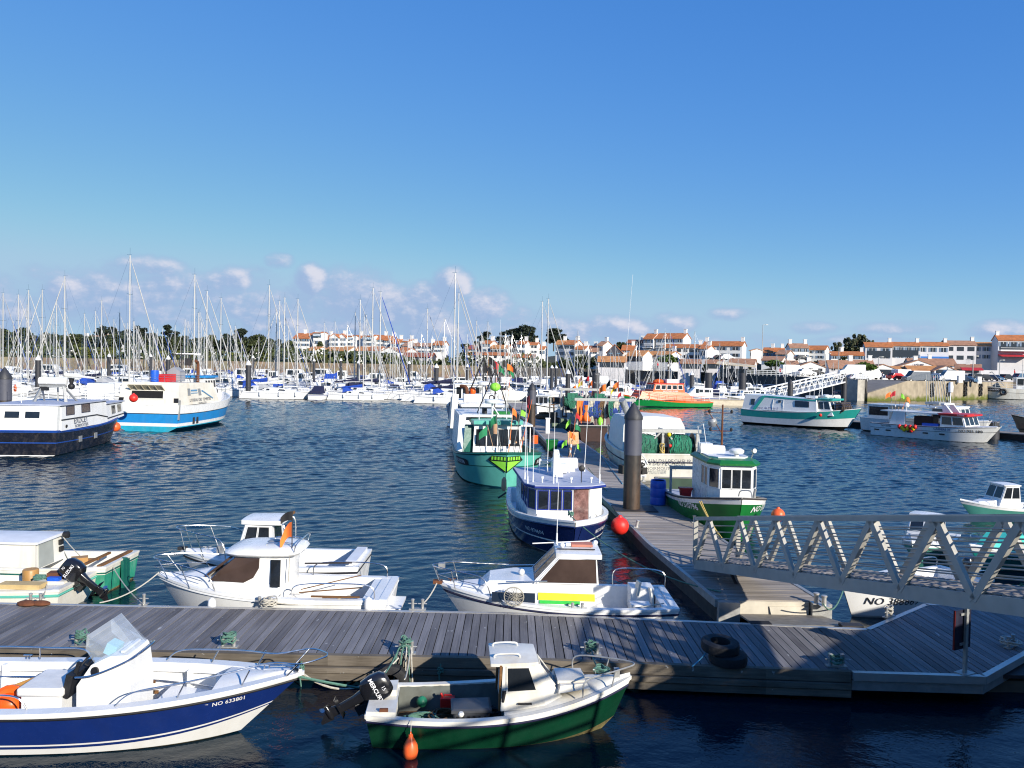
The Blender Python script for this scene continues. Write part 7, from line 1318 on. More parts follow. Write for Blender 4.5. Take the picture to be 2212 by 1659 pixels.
# ------------------------------------------------------------ motor boats filling the berths
MM={}
def motormeshes():
    for key,(L,B,zs,zb) in {'a':(7,2.5,.95,1.35),'b':(8.5,2.9,1.1,1.5),'c':(6,2.3,.8,1.1)}.items():
        h=Hull(L,B,zs,zs,zb,tw=.92,tm=.4,p=2.5,rake=.8,fl0=.05,fl1=.3,draft=.3); MM[key+'h']=[]
        for hm,st in ((WHITE,BLUET),(WHITE,WHITE),(NAVY,WHITE),(CREAM,BLACK)):
            b=MB(); T=h.ts(12); rows=[(-1,1),(.08,1),(.8,0),(.88,1),(1,0)]
            for sd in (1,-1):
                for k in range(1,5): b.loft([[h.pt(t,rows[k-1][0],sd),h.pt(t,rows[k][0],sd)] for t in T],rows[k][1],False,False,False)
            for k in range(1,5): b.quad(h.pt(0,rows[k-1][0],1),h.pt(0,rows[k-1][0],-1),h.pt(0,rows[k][0],-1),h.pt(0,rows[k][0],1),rows[k][1])
            MM[key+'h'].append(b.mesh('hull',[hm,st]))
        b=MB(); b.loft([[(h.pt(t,1).x,h.hb(t)*c,h.sheer(t)+.10*(1-c*c)-(.45 if t<.4 else 0)*(1-abs(c)**6)) for c in (1,.92,.5,0,-.5,-.92,-1)] for t in h.ts(12,.0,.995)],0,False,False,False); MM[key+'d']=b.mesh('deck',[DECKW])
        b=MB(); W_=B*.36
        if key=='a': b.loft([rg(-.9,W_,.8,2.15,.88),rg(.7,W_,.9,2.2,.86),rg(1.15,W_*.9,1.0,1.35,.8),rg(2.4,W_*.4,1.2,1.28,.8)]); 
        elif key=='b': b.loft([rg(-2.0,W_,.9,2.5,.9),rg(.9,W_,1.0,2.5,.84),rg(1.9,W_*.9,1.2,1.6,.8),rg(3.2,W_*.4,1.4,1.48,.8)])
        else: b.loft([rg(-.3,W_,.7,1.75,.85),rg(.4,W_,.8,1.7,.8),rg(1.0,W_*.8,.9,1.15,.8),rg(2.1,W_*.3,1.0,1.05,.8)])
        MM[key+'c']=b.mesh('cabin',[WHITE],False)
        b=MB(); g=(-.75,.62,1.45,2.02,1.06) if key=='a' else ((-1.7,.8,1.7,2.35,1.72) if key=='b' else (-.2,.36,1.2,1.62,.9)); x0,x1,z0,z1,xf=g
        for s_ in (1,-1):
            for k in range(2):
                a=x0+(x1-x0)*(k*.52); c=x0+(x1-x0)*(k*.52+.46); b.hexa([(a,s_*W_*.965,z0),(c,s_*W_*.965,z0),(c,s_*W_*.85,z0),(a,s_*W_*.85,z0),(a,s_*W_*.905,z1),(c,s_*W_*.905,z1),(c,s_*W_*.8,z1),(a,s_*W_*.8,z1)])
        b.hexa([(xf,-W_*.8,z0),(xf,W_*.8,z0),(xf-.2,W_*.8,z0),(xf-.2,-W_*.8,z0),(x1+.16,-W_*.74,z1),(x1+.16,W_*.74,z1),(x1,W_*.74,z1),(x1,-W_*.74,z1)]); MM[key+'w']=b.mesh('cabin_window',[GLASS],False)
        b=MB(); 
        for s_ in (1,-1): b.path([(L*.1,s_*B*.42,zb+.05),(L*.14,s_*B*.42,zb+.5),(L*.35,s_*B*.28,zb+.6),(L*.5,0,zb+.62)],.022,4)
        b.tube((-.3,.3,2.1 if key!='c' else 1.7),(-.35,.3,3.6),.02,n=4); MM[key+'r']=b.mesh('hand_rail',[STEEL])
    b=MB(); b.box((-.2,0,.35),(.3,.35,.6)); b.tube((-.2,0,.1),(-.25,0,-.5),.06); MM['eng']=b.mesh('outboard_motor',[BLKGL])
    for key,m_ in (('b',BLUEC),('n',NAVYC),('g',GREYC)):
        b=MB(); b.loft([rg(-3.1,.8,.95,1.3,.8),rg(-1.6,.95,.95,1.7,.75),rg(-.9,.95,.95,2.0,.75)]); MM['cv'+key]=b.mesh('cockpit_cover',[m_])
motormeshes()
MOTORS=[]
def motor(X,Y,key,rz,hi,eng,cv):
    t=thing('motorboat','','motorboat',(X,Y,0),rz,'motorboats in the marina'); hl=link('hull',MM[key+'h'][hi],t); link('deck',MM[key+'d'],t); c=link('cabin',MM[key+'c'],t); link('cabin_window',MM[key+'w'],c); o=link('hand_rail',MM[key+'r'],t); o['kind']='stuff'
    if eng: o=link('outboard_motor',MM['eng'],t); o.location=({'a':-3.5,'b':-4.25,'c':-3.0}[key],0,.95)
    if cv: link('cockpit_cover',MM['cv'+cv],t)
    MOTORS.append((t,X,Y,hi,cv))
for k in range(26000):
    if len(MOTORS)>=288: break
    x=rnd.uniform(-90,1640); Yc=rnd.uniform(114,196) if k%3 else rnd.uniform(150,196)
    if x>1000 and Yc<121 or x>1330 and Yc>172: continue
    X=gp(x,900,0).x/gp(x,900,0).y*Yc
    if Yc>185 and X<5: continue
    al=rnd.random()<.5; key=rnd.choice('aabbc') if k<5000 else rnd.choice('ac') if k<12000 else 'c'; L_2={'a':3.5,'b':4.2,'c':3.0}[key]; hl,hw=(L_2-.6,1.0) if al else (1.05,L_2-.6)
    if not free(X,Yc,hl,hw): continue
    OCC.append((X,Yc,hl,hw)); rz=(rnd.choice((0,math.pi)) if al else rnd.choice((math.pi/2,-math.pi/2)))+rnd.uniform(-.1,.1)
    motor(X,Yc,key,rz,rnd.choice((0,1,1,1,3,1,0)) if rnd.random()>.05 else 2,rnd.random()<.5,rnd.choice((None,None,None,'b','n','g')))
    if Yc>150: k_=rnd.uniform(1.0,1.15); MOTORS[-1][0].scale=(k_,k_,k_*rnd.uniform(1.05,1.5))
print('MOTORS',len(MOTORS),'YACHTS',len(YACHTS))
# labels: what sets each apart, then where it lies
ORD=lambda n:str(n)+('th' if 10<=n%100<=20 else {1:'st',2:'nd',3:'rd'}.get(n%10,'th'))
def screenx(X,Y): return CX+F*X/Y
CVN={'cb':'blue sail cover','cn':'navy sail cover','cw':'white sail cover','cg':'grey sail cover',None:'bare boom'}
for k,(t,X,Y,zt,d_,hu,cv) in enumerate(sorted(YACHTS,key=lambda a:screenx(a[1],a[2]))):
    t['label']=('navy' if hu=='hn' else 'white')+' yacht with '+CVN[cv]+(', bow right' if d_>0 else ', bow left')+', '+ORD(k+1)+' mast from the left'
def zone(x): return 'left edge' if x<250 else 'blue trawler' if x<520 else 'dark cypress trees' if x<640 else 'white apartment row' if x<880 else 'red roofed shed' if x<1000 else 'finger pontoon' if x<1180 else 'stout black pile' if x<1370 else 'orange lifeboat' if x<1540 else 'turquoise trawler'
cnt={}
for (t,X,Y,hi,cv) in sorted(MOTORS,key=lambda a:screenx(a[1],a[2])):
    z=(zone(screenx(X,Y)),'near' if Y<138 else 'middle' if Y<162 else 'far'); cnt[z]=cnt.get(z,0)+1
    t['label']=('navy' if hi==2 else 'white')+' motorboat'+({'b':' with blue cover','n':' with navy cover','g':' with grey cover',None:''}[cv])+', '+ORD(cnt[z])+' in the '+z[1]+' berths behind the '+z[0] if z[0]!='left edge' else ('navy' if hi==2 else 'white')+' motorboat, '+ORD(cnt[z])+' in the '+z[1]+' berths by the left edge'
# ------------------------------------------------------------ the town
WALLW=mat('white_render',(.76,.75,.72),.85,var=.05,sc=.5,dirt=.3,dirtc=(.52,.48,.42),dsc=.35,streak=True); WALLG=mat('pale_grey_render',(.62,.60,.60),.85,var=.06,sc=.5,dirt=.2,dirtc=(.45,.42,.38),dsc=.35)
def tile_mat(name,c,c2):
    m=mat(name,c,.85,var=.22,sc=.9,dirt=.8,dirtc=c2,dsc=.55,bump=.0); t=m.node_tree; n=t.nodes; l=t.links; b=n['Principled BSDF']
    co=n.new('ShaderNodeTexCoord'); wv=n.new('ShaderNodeTexWave'); wv.inputs['Scale'].default_value=1.6; wv.inputs['Distortion'].default_value=.4; l.new(co.outputs['Object'],wv.inputs['Vector']); bp=n.new('ShaderNodeBump'); bp.inputs['Strength'].default_value=.7; bp.inputs['Distance'].default_value=.08; l.new(wv.outputs[1],bp.inputs['Height']); l.new(bp.outputs[0],b.inputs['Normal']); return m
T1=tile_mat('orange_roof_tile',(.50,.17,.055),(.36,.15,.07)); T2=tile_mat('pinkish_roof_tile',(.42,.22,.13),(.30,.16,.10)); T3=tile_mat('ochre_roof_tile',(.55,.25,.09),(.40,.20,.10)); T4=tile_mat('red_brown_roof_tile',(.33,.10,.05),(.2,.08,.05))
TILES=[T1,T2,T3,T4]; SHUT=mat('blue_grey_shutter',(.16,.22,.30),.6); DKW=mat('dark_window',(.03,.036,.045),.15,spec=.7); GLZ=mat('blue_glazing',(.12,.22,.30),.15,spec=.7); TWALL={0:WALLW,1:WALLG,2:mat('dark_timber_shed',(.06,.06,.075),.7),3:mat('blue_shopfront',(.05,.14,.32),.5)}
def house(c,u0,um,u1,vr,ve,vb,Y,phi,label,tile=0,wall=0,win=(2,3),chim=(1,),gable=False,group=None,cat='house',wm=None,sh=True,extra=None,down=5,pw=.42):
    """front facade spans u0..um, right gable um..u1 (crop pixels); phi turns the front towards the left"""
    (xm,yb)=q(c,um,vb); pb=gd(xm,yb,Y); zb=pb.z; sc=Y/F/1.736/CR[c][2]
    ze=gd(*q(c,um,ve),Y).z; zr=gd(*q(c,um,vr),Y+3).z; ph=R(phi)
    w_=(um-u0)*sc/max(math.cos(ph),.3); dp=(u1-um)*sc/max(math.sin(ph),.25) if u1-um>3 else 7.0
    dp=max(5,min(dp,12)); zr=max(zr,ze+.4)
    # local frame: origin at the near right corner, x to the right along the facade, y into the house
    t=thing('house',label,cat,(pb.x,Y,zb),-ph,group)
    H_=ze-zb; RH=min(zr-ze,4.5)
    # footprint x from -w_ to 0, y 0..dp
    b=MB()
    if not gable:
        ring=lambda x:[(x,0,-down),(x,0,H_),(x,dp/2,H_+RH),(x,dp,H_),(x,dp,-down)]
        b.loft([ring(-w_),ring(0)]); wo_=b.build('wall',TWALL[wall],t,smooth=False)
        b=MB(); e=.35; s_=RH/(dp/2)
        for x0,x1 in ((-w_-.2,.2),):
            b.hexa([(x0,-e,H_-e*s_+.02),(x1,-e,H_-e*s_+.02),(x1,dp/2,H_+RH+.02),(x0,dp/2,H_+RH+.02),(x0,-e,H_-e*s_+.20),(x1,-e,H_-e*s_+.20),(x1,dp/2,H_+RH+.20),(x0,dp/2,H_+RH+.20)])
            b.hexa([(x0,dp/2,H_+RH+.02),(x1,dp/2,H_+RH+.02),(x1,dp+e,H_-e*s_+.02),(x0,dp+e,H_-e*s_+.02),(x0,dp/2,H_+RH+.20),(x1,dp/2,H_+RH+.20),(x1,dp+e,H_-e*s_+.2),(x0,dp+e,H_-e*s_+.2)])
        r_=b.build('roof',TILES[tile],t,smooth=False)
    else:
        ring=lambda y:[(-w_,y,-down),(-w_,y,H_),(-w_/2,y,H_+RH),(0,y,H_),(0,y,-down)]
        b.loft([ring(0),ring(dp)]); wo_=b.build('wall',TWALL[wall],t,smooth=False)
        b=MB(); s_=RH/(w_/2); e=.3
        for sg in (-1,1):
            xe=-w_/2+sg*(w_/2+e); ze_=H_-e*s_; b.hexa([(xe,-.15,ze_+.02),(-w_/2,-.15,H_+RH+.02),(-w_/2,dp,H_+RH+.02),(xe,dp,ze_+.02),(xe,-.15,ze_+.2),(-w_/2,-.15,H_+RH+.2),(-w_/2,dp,H_+RH+.2),(xe,dp,ze_+.2)])
        r_=b.build('roof',TILES[tile],t,smooth=False)
    for k in chim:
        cx={0:-w_+.6,1:-.5,2:-w_/2}[k]; cz=H_+RH*(.95 if not gable else .8); b=MB(); b.box((cx,dp/2,cz+.4),(.9,.7,1.9)); b.box((cx,dp/2,cz+1.4),(1.05,.85,.16)); b.build('chimney',WALLW,r_,smooth=False)
    fl_,nw=win; fh=min(2.8,H_/max(fl_,1))
    for f in range(fl_):
        for k in range(nw):
            cx=-w_+w_*(k+.5)/nw; ww=min(w_/nw*pw,2.0); z0=H_-(f+1)*fh+fh*.30; z1=z0+fh*.48
            if z1<.3: continue
            b=MB(); b.hexa([(cx-ww/2,-.05,z0),(cx+ww/2,-.05,z0),(cx+ww/2,.1,z0),(cx-ww/2,.1,z0),(cx-ww/2,-.05,z1),(cx+ww/2,-.05,z1),(cx+ww/2,.1,z1),(cx-ww/2,.1,z1)]); wd=b.build('window',wm or DKW,wo_,smooth=False)
            if sh:
                b=MB()
                b.hexa([(cx-.05,-.07,z0),(cx+.05,-.07,z0),(cx+.05,.0,z0),(cx-.05,.0,z0),(cx-.05,-.07,z1),(cx+.05,-.07,z1),(cx+.05,0,z1),(cx-.05,0,z1)]); b.build('mullion',WALLW,wd,smooth=False)
                for s2 in (-1,1):
                    xx=cx+s2*(ww/2+.3); b=MB(); b.box((xx,-.06,(z0+z1)/2),(.5,.07,z1-z0)); b.build('shutter',SHUT,wd,smooth=False)
    if extra: extra(t,w_,dp,H_,RH,wo_)
    return t
def balcony(t,w_,dp,H_,RH,wo_):
    for k in (1,2):
        z=H_-k*2.7-.1
        if z<.3: break
        b=MB(); b.box((-w_/2,-.6,z),(w_*.9,1.2,.16)); b.build('balcony',WALLW,wo_,smooth=False); b=MB(); b.path([(-w_*.95,-1.15,z+1.0),(-w_*.05,-1.15,z+1.0)],.06,4); b.path([(-w_*.95,-1.15,z+.55),(-w_*.05,-1.15,z+.55)],.05,4); b.build('balcony_rail',DARKST,wo_)
def slopeglass(t,w_,dp,H_,RH,wo_):
    b=MB(); b.hexa([(-w_*.85,-.6,H_-1.2),(-w_*.1,-.6,H_-1.2),(-w_*.1,1.2,H_+.6),(-w_*.85,1.2,H_+.6),(-w_*.85,-.75,H_-1.0),(-w_*.1,-.75,H_-1.0),(-w_*.1,1.05,H_+.8),(-w_*.85,1.05,H_+.8)]); g=b.build('sloped_glazing',GLZ,wo_,smooth=False)
    b=MB(); [b.bar((-w_*.85+w_*.75*k/5,-.78,H_-1.0),(-w_*.85+w_*.75*k/5,1.02,H_+.82),.14,.06) for k in range(6)]; b.build('glazing_bar',WHITE,g,smooth=False)
def redawn(t,w_,dp,H_,RH,wo_):
    for z in (H_-3.4,):
        b=MB(); b.box((-w_/2,-1.1,z),(w_,2.2,.25)); b.build('balcony',WALLW,wo_,smooth=False); b=MB(); b.box((-w_/2,-2.15,z+.9),(w_,.1,.12)); b.box((-w_/2,-2.1,z+.3),(w_,.1,.12)); b.build('balcony_rail',WALLW,wo_,smooth=False); b=MB(); b.box((-w_/2,-.04,z+1.3),(w_*.9,.1,1.9)); b.build('glazed_front',DKW,wo_,smooth=False)
    b=MB(); b.hexa([(-w_,-3.0,H_-5.2),(0,-3.0,H_-5.2),(0,0,H_-4.7),(-w_,0,H_-4.7),(-w_,-3.0,H_-5.05),(0,-3.0,H_-5.05),(0,0,H_-4.5),(-w_,0,H_-4.5)]); b.build('red_awning',FLAGR,wo_,smooth=False)
def blueshop(t,w_,dp,H_,RH,wo_):
    b=MB(); b.box((-w_/2,-.5,H_-3.9),(w_*.95,1.0,.9)); b.build('blue_fascia',mat('blue_fascia',(.03,.17,.50),.5),wo_,smooth=False); b=MB(); b.box((-w_/2,-.06,H_-5.4),(w_*.9,.1,1.9)); b.build('shop_window',DKW,wo_,smooth=False)
def shopwin(t,w_,dp,H_,RH,wo_):
    b=MB(); b.box((-w_/2,-.06,max(H_*.45,1.2)),(w_*.86,.1,min(H_*.7,2.2))); b.build('shop_window',DKW,wo_,smooth=False)
def uship(t,w_,dp,H_,RH,wo_):
    text('USHIP',(-w_*.50,-.2,H_+RH*.28),(1,0,0),(0,0,1),min(RH*.55,1.6),NAVYC,wo_,bold=.02,eps=.02)
LHS=[]
def Hs(*a,**k): LHS.append(a); return house(*a,**k)
PH=12
g_='white apartment houses'
Hs(3,285,470,520,745,795,895,252,PH,'leftmost white apartment house of the upper row with a tall chimney',chim=(2,),win=(2,3),extra=balcony)
Hs(3,510,600,606,728,738,880,250,PH,'white apartment block with sloping blue glazing, second of the upper row',0,chim=(),win=(2,2),extra=slopeglass)
Hs(3,592,695,700,762,808,890,255,PH,'orange roofed house between white apartment blocks of the upper row',0,win=(2,3))
Hs(3,690,790,800,752,785,893,250,PH,'white gabled house with narrow arched window, left twin of the upper row',0,gable=True,chim=(),win=(2,2))
Hs(3,785,872,880,752,785,893,251,PH,'white gabled house with narrow arched window, right twin of the upper row',0,gable=True,chim=(2,),win=(2,2))
Hs(3,865,950,955,768,775,893,252,PH,'white apartment block with blue glazing right of the twin gables',0,chim=(),win=(2,2),extra=slopeglass)
Hs(3,940,1035,1042,765,815,890,257,PH,'orange roofed terrace house behind the mast cluster',0,win=(2,2))
Hs(3,1060,1185,1200,762,775,895,252,PH,'white apartment block with sloping glass behind the twin masts',0,chim=(2,),win=(2,3),extra=slopeglass)
Hs(3,1195,1310,1325,766,806,895,254,PH,'white house with red orange roof right of the sloping glass block',0,win=(2,2))
Hs(3,1305,1395,1402,772,815,900,253,PH,'white house with red orange roof and arched door near the tall mast',0,win=(2,2))
Hs(3,1385,1480,1492,808,850,910,250,PH,'small orange roofed house at the right end of the apartment row',0,win=(1,2))
Hs(3,1485,1570,1650,812,835,910,250,20,'white block with glazed gable at the right end of the apartment row',0,wall=0,win=(2,2),chim=(1,),extra=slopeglass)
Hs(3,415,535,640,893,930,985,222,20,'low orange roofed pavilion with white gable under the apartment row',2,win=(1,2),wall=0,chim=())
Hs(3,640,832,850,900,935,985,224,PH,'long low orange roofed house behind the hedge',2,win=(1,4),chim=())
Hs(3,800,900,985,892,935,985,221,20,'low white house with lit gable behind the hedge',2,win=(1,2),chim=())
Hs(3,980,1120,1130,895,930,990,224,PH,'low orange roofed house partly hidden by masts',2,win=(1,3),chim=())
Hs(3,1120,1260,1270,893,930,1000,222,PH,'low house with bright orange roof behind the tall masts',0,win=(1,3),chim=())
Hs(3,1260,1452,1460,903,945,1005,215,PH,'white boathouse with wide lit gable above the sea wall',1,gable=True,win=(1,2),chim=())
Hs(3,1455,1545,1640,905,945,1015,225,20,'low orange roofed house right of the white boathouse',0,win=(1,2))
# left, small white houses among the trees
for i,(c,u0,um,u1,vr,ve,vb,lb,tl) in enumerate([(1,255,310,350,785,800,870,'small white house left of the white furled yacht at far left',1),(1,640,700,745,800,818,850,'low white house with flat roof among the left trees',1),(1,745,815,840,790,808,845,'low white house with pale roof among the left trees',2),(1,815,900,935,788,805,850,'white house with tan roof between two masts at left',2),(1,930,985,1000,770,790,850,'small white house beside the big white villa at left',1),(1,1010,1130,1185,755,785,860,'big white villa with stepped lit gable at left',1),(1,1330,1400,1425,800,822,860,'small white house under the dark pines at left',1),(2,610,680,720,842,870,915,'orange roofed bungalow behind the blue trawler mast',0),(2,730,800,840,830,850,910,'white house with red roof behind the blue trawler mast',0),(2,20,90,110,830,850,890,'white house hidden by pines left of the blue trawler',1),(2,1240,1290,1330,820,835,880,'small white house right of the dark cypress',2),(2,1330,1400,1440,825,840,880,'small white villa half hidden by shrubs below the cypress',2)]):
    Hs(c,u0,um,u1,vr,ve,vb,245+3*i%20,25,lb,tl,win=(1,2),chim=(1,) if i%2 else (),sh=False)
# middle
Hs(4,85,430,440,940,978,1050,206,6,'dark boat shed with red brown roof and small portholes behind the masts',3,wall=2,win=(1,4),chim=(),wm=WALLG,sh=False,cat='shed')
Hs(4,40,150,190,872,915,965,232,18,'orange roofed house behind the dark boat shed',0,win=(1,2)); Hs(4,90,230,240,822,852,935,246,PH,'white house with pale roof left of the leaning mast',1,win=(2,3)); Hs(4,235,430,450,825,855,940,244,PH,'wide white house with tan roof behind the leaning mast',1,win=(2,4),extra=balcony); Hs(4,445,560,580,800,840,935,242,14,'white house with reddish dormer right of the leaning mast',0,win=(2,2))
Hs(4,845,1000,1012,850,888,965,235,PH,'white house with red roof left of the square tower house',3,win=(2,3)); Hs(4,1010,1105,1162,795,825,925,232,22,'square white tower house with orange roof and lit gable',0,win=(2,1)); Hs(4,1105,1300,1312,848,880,950,230,PH,'long white house with ochre roof and ribbon windows',2,win=(1,5),sh=False,pw=.8); Hs(4,1310,1412,1420,845,872,948,233,PH,'white house with red roof and ribbon windows',3,win=(1,3),sh=False,pw=.8); Hs(4,1412,1505,1545,798,830,948,230,18,'pale two storey house with lit side left of the cypress',0,win=(2,1)); Hs(4,1495,1640,1650,815,840,950,234,PH,'white house with pergola and two rows of windows',0,win=(2,4),pw=.75,sh=False)
Hs(4,840,1300,1310,935,960,1010,215,5,'long low orange roofed building above the quay',0,win=(1,5),chim=(),sh=False); Hs(4,1360,1600,1620,955,985,1030,212,8,'low building with bright orange roof and yellow skip in front',0,win=(1,3),chim=(),sh=False)
Hs(5,185,290,300,718,755,850,238,PH,'white house with orange roof behind the paired masts',0,win=(1,2)); Hs(5,448,560,600,640,688,860,236,20,'pale house with tan roof and tall lit gable right of the pines',2,win=(2,2)); Hs(5,572,700,832,640,688,865,232,35,'white house with lit gable and chimney right of the pines',0,win=(2,2),pw=.8,sh=False); Hs(5,706,840,872,715,755,850,230,22,'low white house with red roof under the lit gable',0,win=(1,3)); Hs(5,835,980,1012,715,748,820,240,20,'white house with red roof behind the stout pile',3,win=(1,3)); Hs(5,1010,1085,1228,655,705,800,236,42,'white house with pink roof and big lit gable',1,win=(1,1)); Hs(5,1140,1345,1352,700,800,830,222,10,'dark glazed gable front with orange roof behind',0,wall=2,gable=True,win=(1,2),chim=(),wm=GLZ,sh=False); Hs(5,1345,1505,1525,708,765,815,226,15,'white house with red orange roof and wide windows',0,win=(1,2)); Hs(5,925,1010,1020,745,790,830,228,10,'small house with orange shutter behind the stout pile',1,win=(1,1),chim=())
Hs(5,1025,1395,1410,862,925,1030,200,10,'quayside shop with two orange roof slopes',2,wall=1,win=(1,3),chim=(),extra=shopwin,cat='shop',sh=False); Hs(5,1420,1625,1800,780,845,945,205,40,'quayside house with orange roof and white lit gable',2,win=(1,2),extra=shopwin,chim=()); Hs(5,1700,1860,1990,790,855,950,208,40,'quayside house with orange roof behind the antenna',2,win=(1,2),chim=()); Hs(5,1418,1620,1648,635,670,775,245,20,'house with dark red roof at the top of the street',3,wall=1,win=(2,3)); Hs(5,1650,1762,1870,550,612,770,240,40,'tall white house with orange roof at the top of the street',0,win=(2,2),extra=balcony)
# right
Hs(6,140,555,750,235,315,515,235,35,'large white house with orange roof and big lit gable end',0,win=(2,4),extra=balcony); Hs(6,262,865,985,430,482,690,222,20,'long two storey building with red roof and glazed ground floor',0,win=(2,6),chim=(1,),pw=.7,sh=False); Hs(6,860,985,1048,450,495,700,218,35,'narrow white house with lit side wall beside the long building',0,win=(1,1)); Hs(6,978,1578,1700,378,445,668,228,30,'long lavender white house with orange roof and lit chimney gable',0,win=(2,3),chim=(0,1)); Hs(6,1720,1735,1915,505,530,672,232,60,'flat white cube building with roof railing',1,win=(1,1),chim=(),sh=False); Hs(6,140,345,530,548,600,715,205,42,'low house with white lit gable behind the umbrella pine',2,win=(1,2)); Hs(6,490,870,885,690,752,880,196,12,'quayside restaurant with dusty red roof beside the umbrella pine',1,wall=1,win=(1,4),chim=(),extra=shopwin,cat='restaurant',sh=False); Hs(6,965,1260,1285,700,755,880,194,14,'quayside restaurant with red roof and red chairs in front',1,wall=1,win=(1,3),chim=(),extra=shopwin,cat='restaurant',sh=False); Hs(6,1400,1785,1870,682,765,880,190,25,'quayside house with dusty roof and lit gable by the railing',1,wall=1,win=(1,3),chim=(),sh=False); Hs(6,1960,2105,2130,485,555,650,240,30,'house with orange roof left of the lamp post',0,wall=1,win=(1,2))
b0=gd(*q(6,1480,770),186); t=thing('pavilion','pale awning roofed terrace on the quay','pavilion',b0,R(-20)); b=MB(); b.hexa([(-4.5,-1.5,.0),(4.5,-1.5,-.6),(4.5,2,-.3),(-4.5,2,.6),(-4.5,-1.5,.2),(4.5,-1.5,-.4),(4.5,2,-.1),(-4.5,2,.8)]); b.build('awning',mat('beige_awning',(.62,.52,.36),.8),t,smooth=False); b=MB(); [b.tube((x,-1.4,-.4),(x,-1.4,-3.2),.08,n=6) for x in (-4.2,-2.1,0,2.1,4.2)]; o=b.build('post',WHITE,t); o['kind']='stuff'; b=MB(); b.box((0,.8,-2.0),(8.4,.1,2.0)); b.build('glass_front',DKW,t,smooth=False)
Hs(7,40,285,298,490,545,650,240,14,'pale house with orange roof at the right of the lamp post',0,wall=1,win=(1,3)); Hs(7,180,330,435,535,590,690,222,40,'low house with lit sloping gable beside the white house',1,win=(1,2),chim=()); Hs(7,385,700,712,418,480,680,232,6,'white two storey house with brightly lit front and two chimneys',1,win=(2,3),chim=(0,1),sh=True); Hs(7,700,985,1098,452,512,690,232,35,'white two storey house with lavender front and lit gable',0,win=(2,2),chim=()); Hs(7,1105,1335,1345,555,610,700,240,10,'low orange roofed house in front of the poplars, left half',0,win=(1,2)); Hs(7,1330,1655,1725,555,612,705,238,20,'low orange roofed house in front of the poplars, right half',0,win=(1,3)); Hs(7,-60,240,430,640,700,800,205,30,'low house with pinkish roof and lit gable beside the round pine',1,win=(1,2),chim=())
Hs(7,330,530,540,715,800,910,190,10,'low pinkish roof left of the white gabled house',1,wall=1,win=(1,2),chim=(),sh=False); Hs(7,525,985,1000,735,820,910,180,8,'low white house with wide lit gable and big chimney by the slipway',1,gable=True,win=(1,3),chim=(2,),sh=False); Hs(7,920,1110,1120,715,775,900,195,12,'low building with pinkish roof behind the white gabled house',1,wall=1,win=(1,2),chim=(),sh=False); Hs(7,1085,1500,1515,712,830,900,188,10,'wide low building with pinkish roof left of the clipped pine',1,wall=1,win=(1,3),chim=(1,),sh=False); Hs(7,1500,1830,1850,705,790,900,200,12,'low pinkish roofed building behind the clipped pine',1,wall=1,win=(1,3),chim=(1,),sh=False); Hs(7,1790,2210,2230,780,855,1000,178,8,'open white gabled shelter behind the vans',1,gable=True,win=(1,1),chim=(),extra=shopwin,cat='shelter',sh=False)
gr='terrace of white houses on the right'
Hs(7,1725,2145,2150,398,465,700,246,14,'first white house of the right terrace with red roof and dark awning',0,wall=1,win=(2,2),group=gr,chim=(),extra=shopwin); Hs(8,20,370,378,283,322,500,246,14,'second house of the right terrace with a shop sign on its front',0,wall=1,win=(2,4),group=gr,chim=(0,1),extra=shopwin); Hs(8,370,720,726,283,322,500,246,14,'third house of the right terrace with blue shopfront',0,wall=1,win=(1,3),group=gr,chim=(1,),extra=blueshop); Hs(8,715,1060,1068,266,312,530,245,14,'fourth house of the right terrace with wide dark upper windows',1,wall=1,win=(2,3),group=gr,chim=(1,),pw=.85,sh=False); Hs(8,1058,1370,1382,285,322,510,246,16,'last house of the right terrace with ochre roof',2,wall=1,win=(2,3),group=gr,chim=(0,)); Hs(8,1375,1720,1740,196,252,540,240,12,'tall building with balconies and red awning at the right edge',0,wall=1,win=(1,3),extra=redawn,chim=(0,),pw=.5)
text('COTE OUEST',(0,0,0),(1,0,0),(0,0,1),.8,TEALD,None) if False else None
Hs(8,140,590,620,510,590,660,186,10,'low gabled shop with large lettering on the quay',1,gable=True,win=(1,2),chim=(2,),extra=uship,cat='shop',sh=False); Hs(8,60,270,280,588,640,700,180,8,'low orange roof left of the lettered shop',2,wall=1,win=(1,2),chim=(),sh=False); Hs(8,255,640,660,583,640,720,178,8,'long low orange roof in front of the lettered shop',2,wall=1,win=(1,3),chim=(),sh=False); Hs(8,300,820,900,490,565,640,215,14,'wide low house with dusty pink roof in front of the terrace',1,wall=1,win=(1,3),chim=(2,),sh=False); Hs(8,560,842,850,580,640,710,176,6,'white shop with flat lit gable and striped sign board',1,gable=True,win=(1,1),chim=(),extra=shopwin,cat='shop',sh=False); Hs(8,880,1120,1260,560,610,690,184,30,'small shop with red awning near the lamp post',1,wall=1,win=(1,2),chim=(2,),extra=shopwin,cat='shop',sh=False)
p=gd(*q(8,1010,612),181); b=MB(); b.hexa([(-2.2,-1,-.3),(2.2,-1,-.3),(2.2,1,.2),(-2.2,1,.2),(-2.2,-1,-.1),(2.2,-1,-.1),(2.2,1,.4),(-2.2,1,.4)]); o=b.build('shop_awning',FLAGR,smooth=False); o.location=p; o.rotation_euler=(0,0,R(-20)); tag(o,'red awning over the small shop near the lamp post','awning')
p0=gd(*q(8,1030,640),205); b=MB(); b.box((14,0,-1.2),(34,.6,3.2)); o=b.build('terrace_wall',WALLG,smooth=False); o.location=p0; o.rotation_euler=(0,0,R(-8)); tag(o,'long pale terrace wall below the right houses','wall')
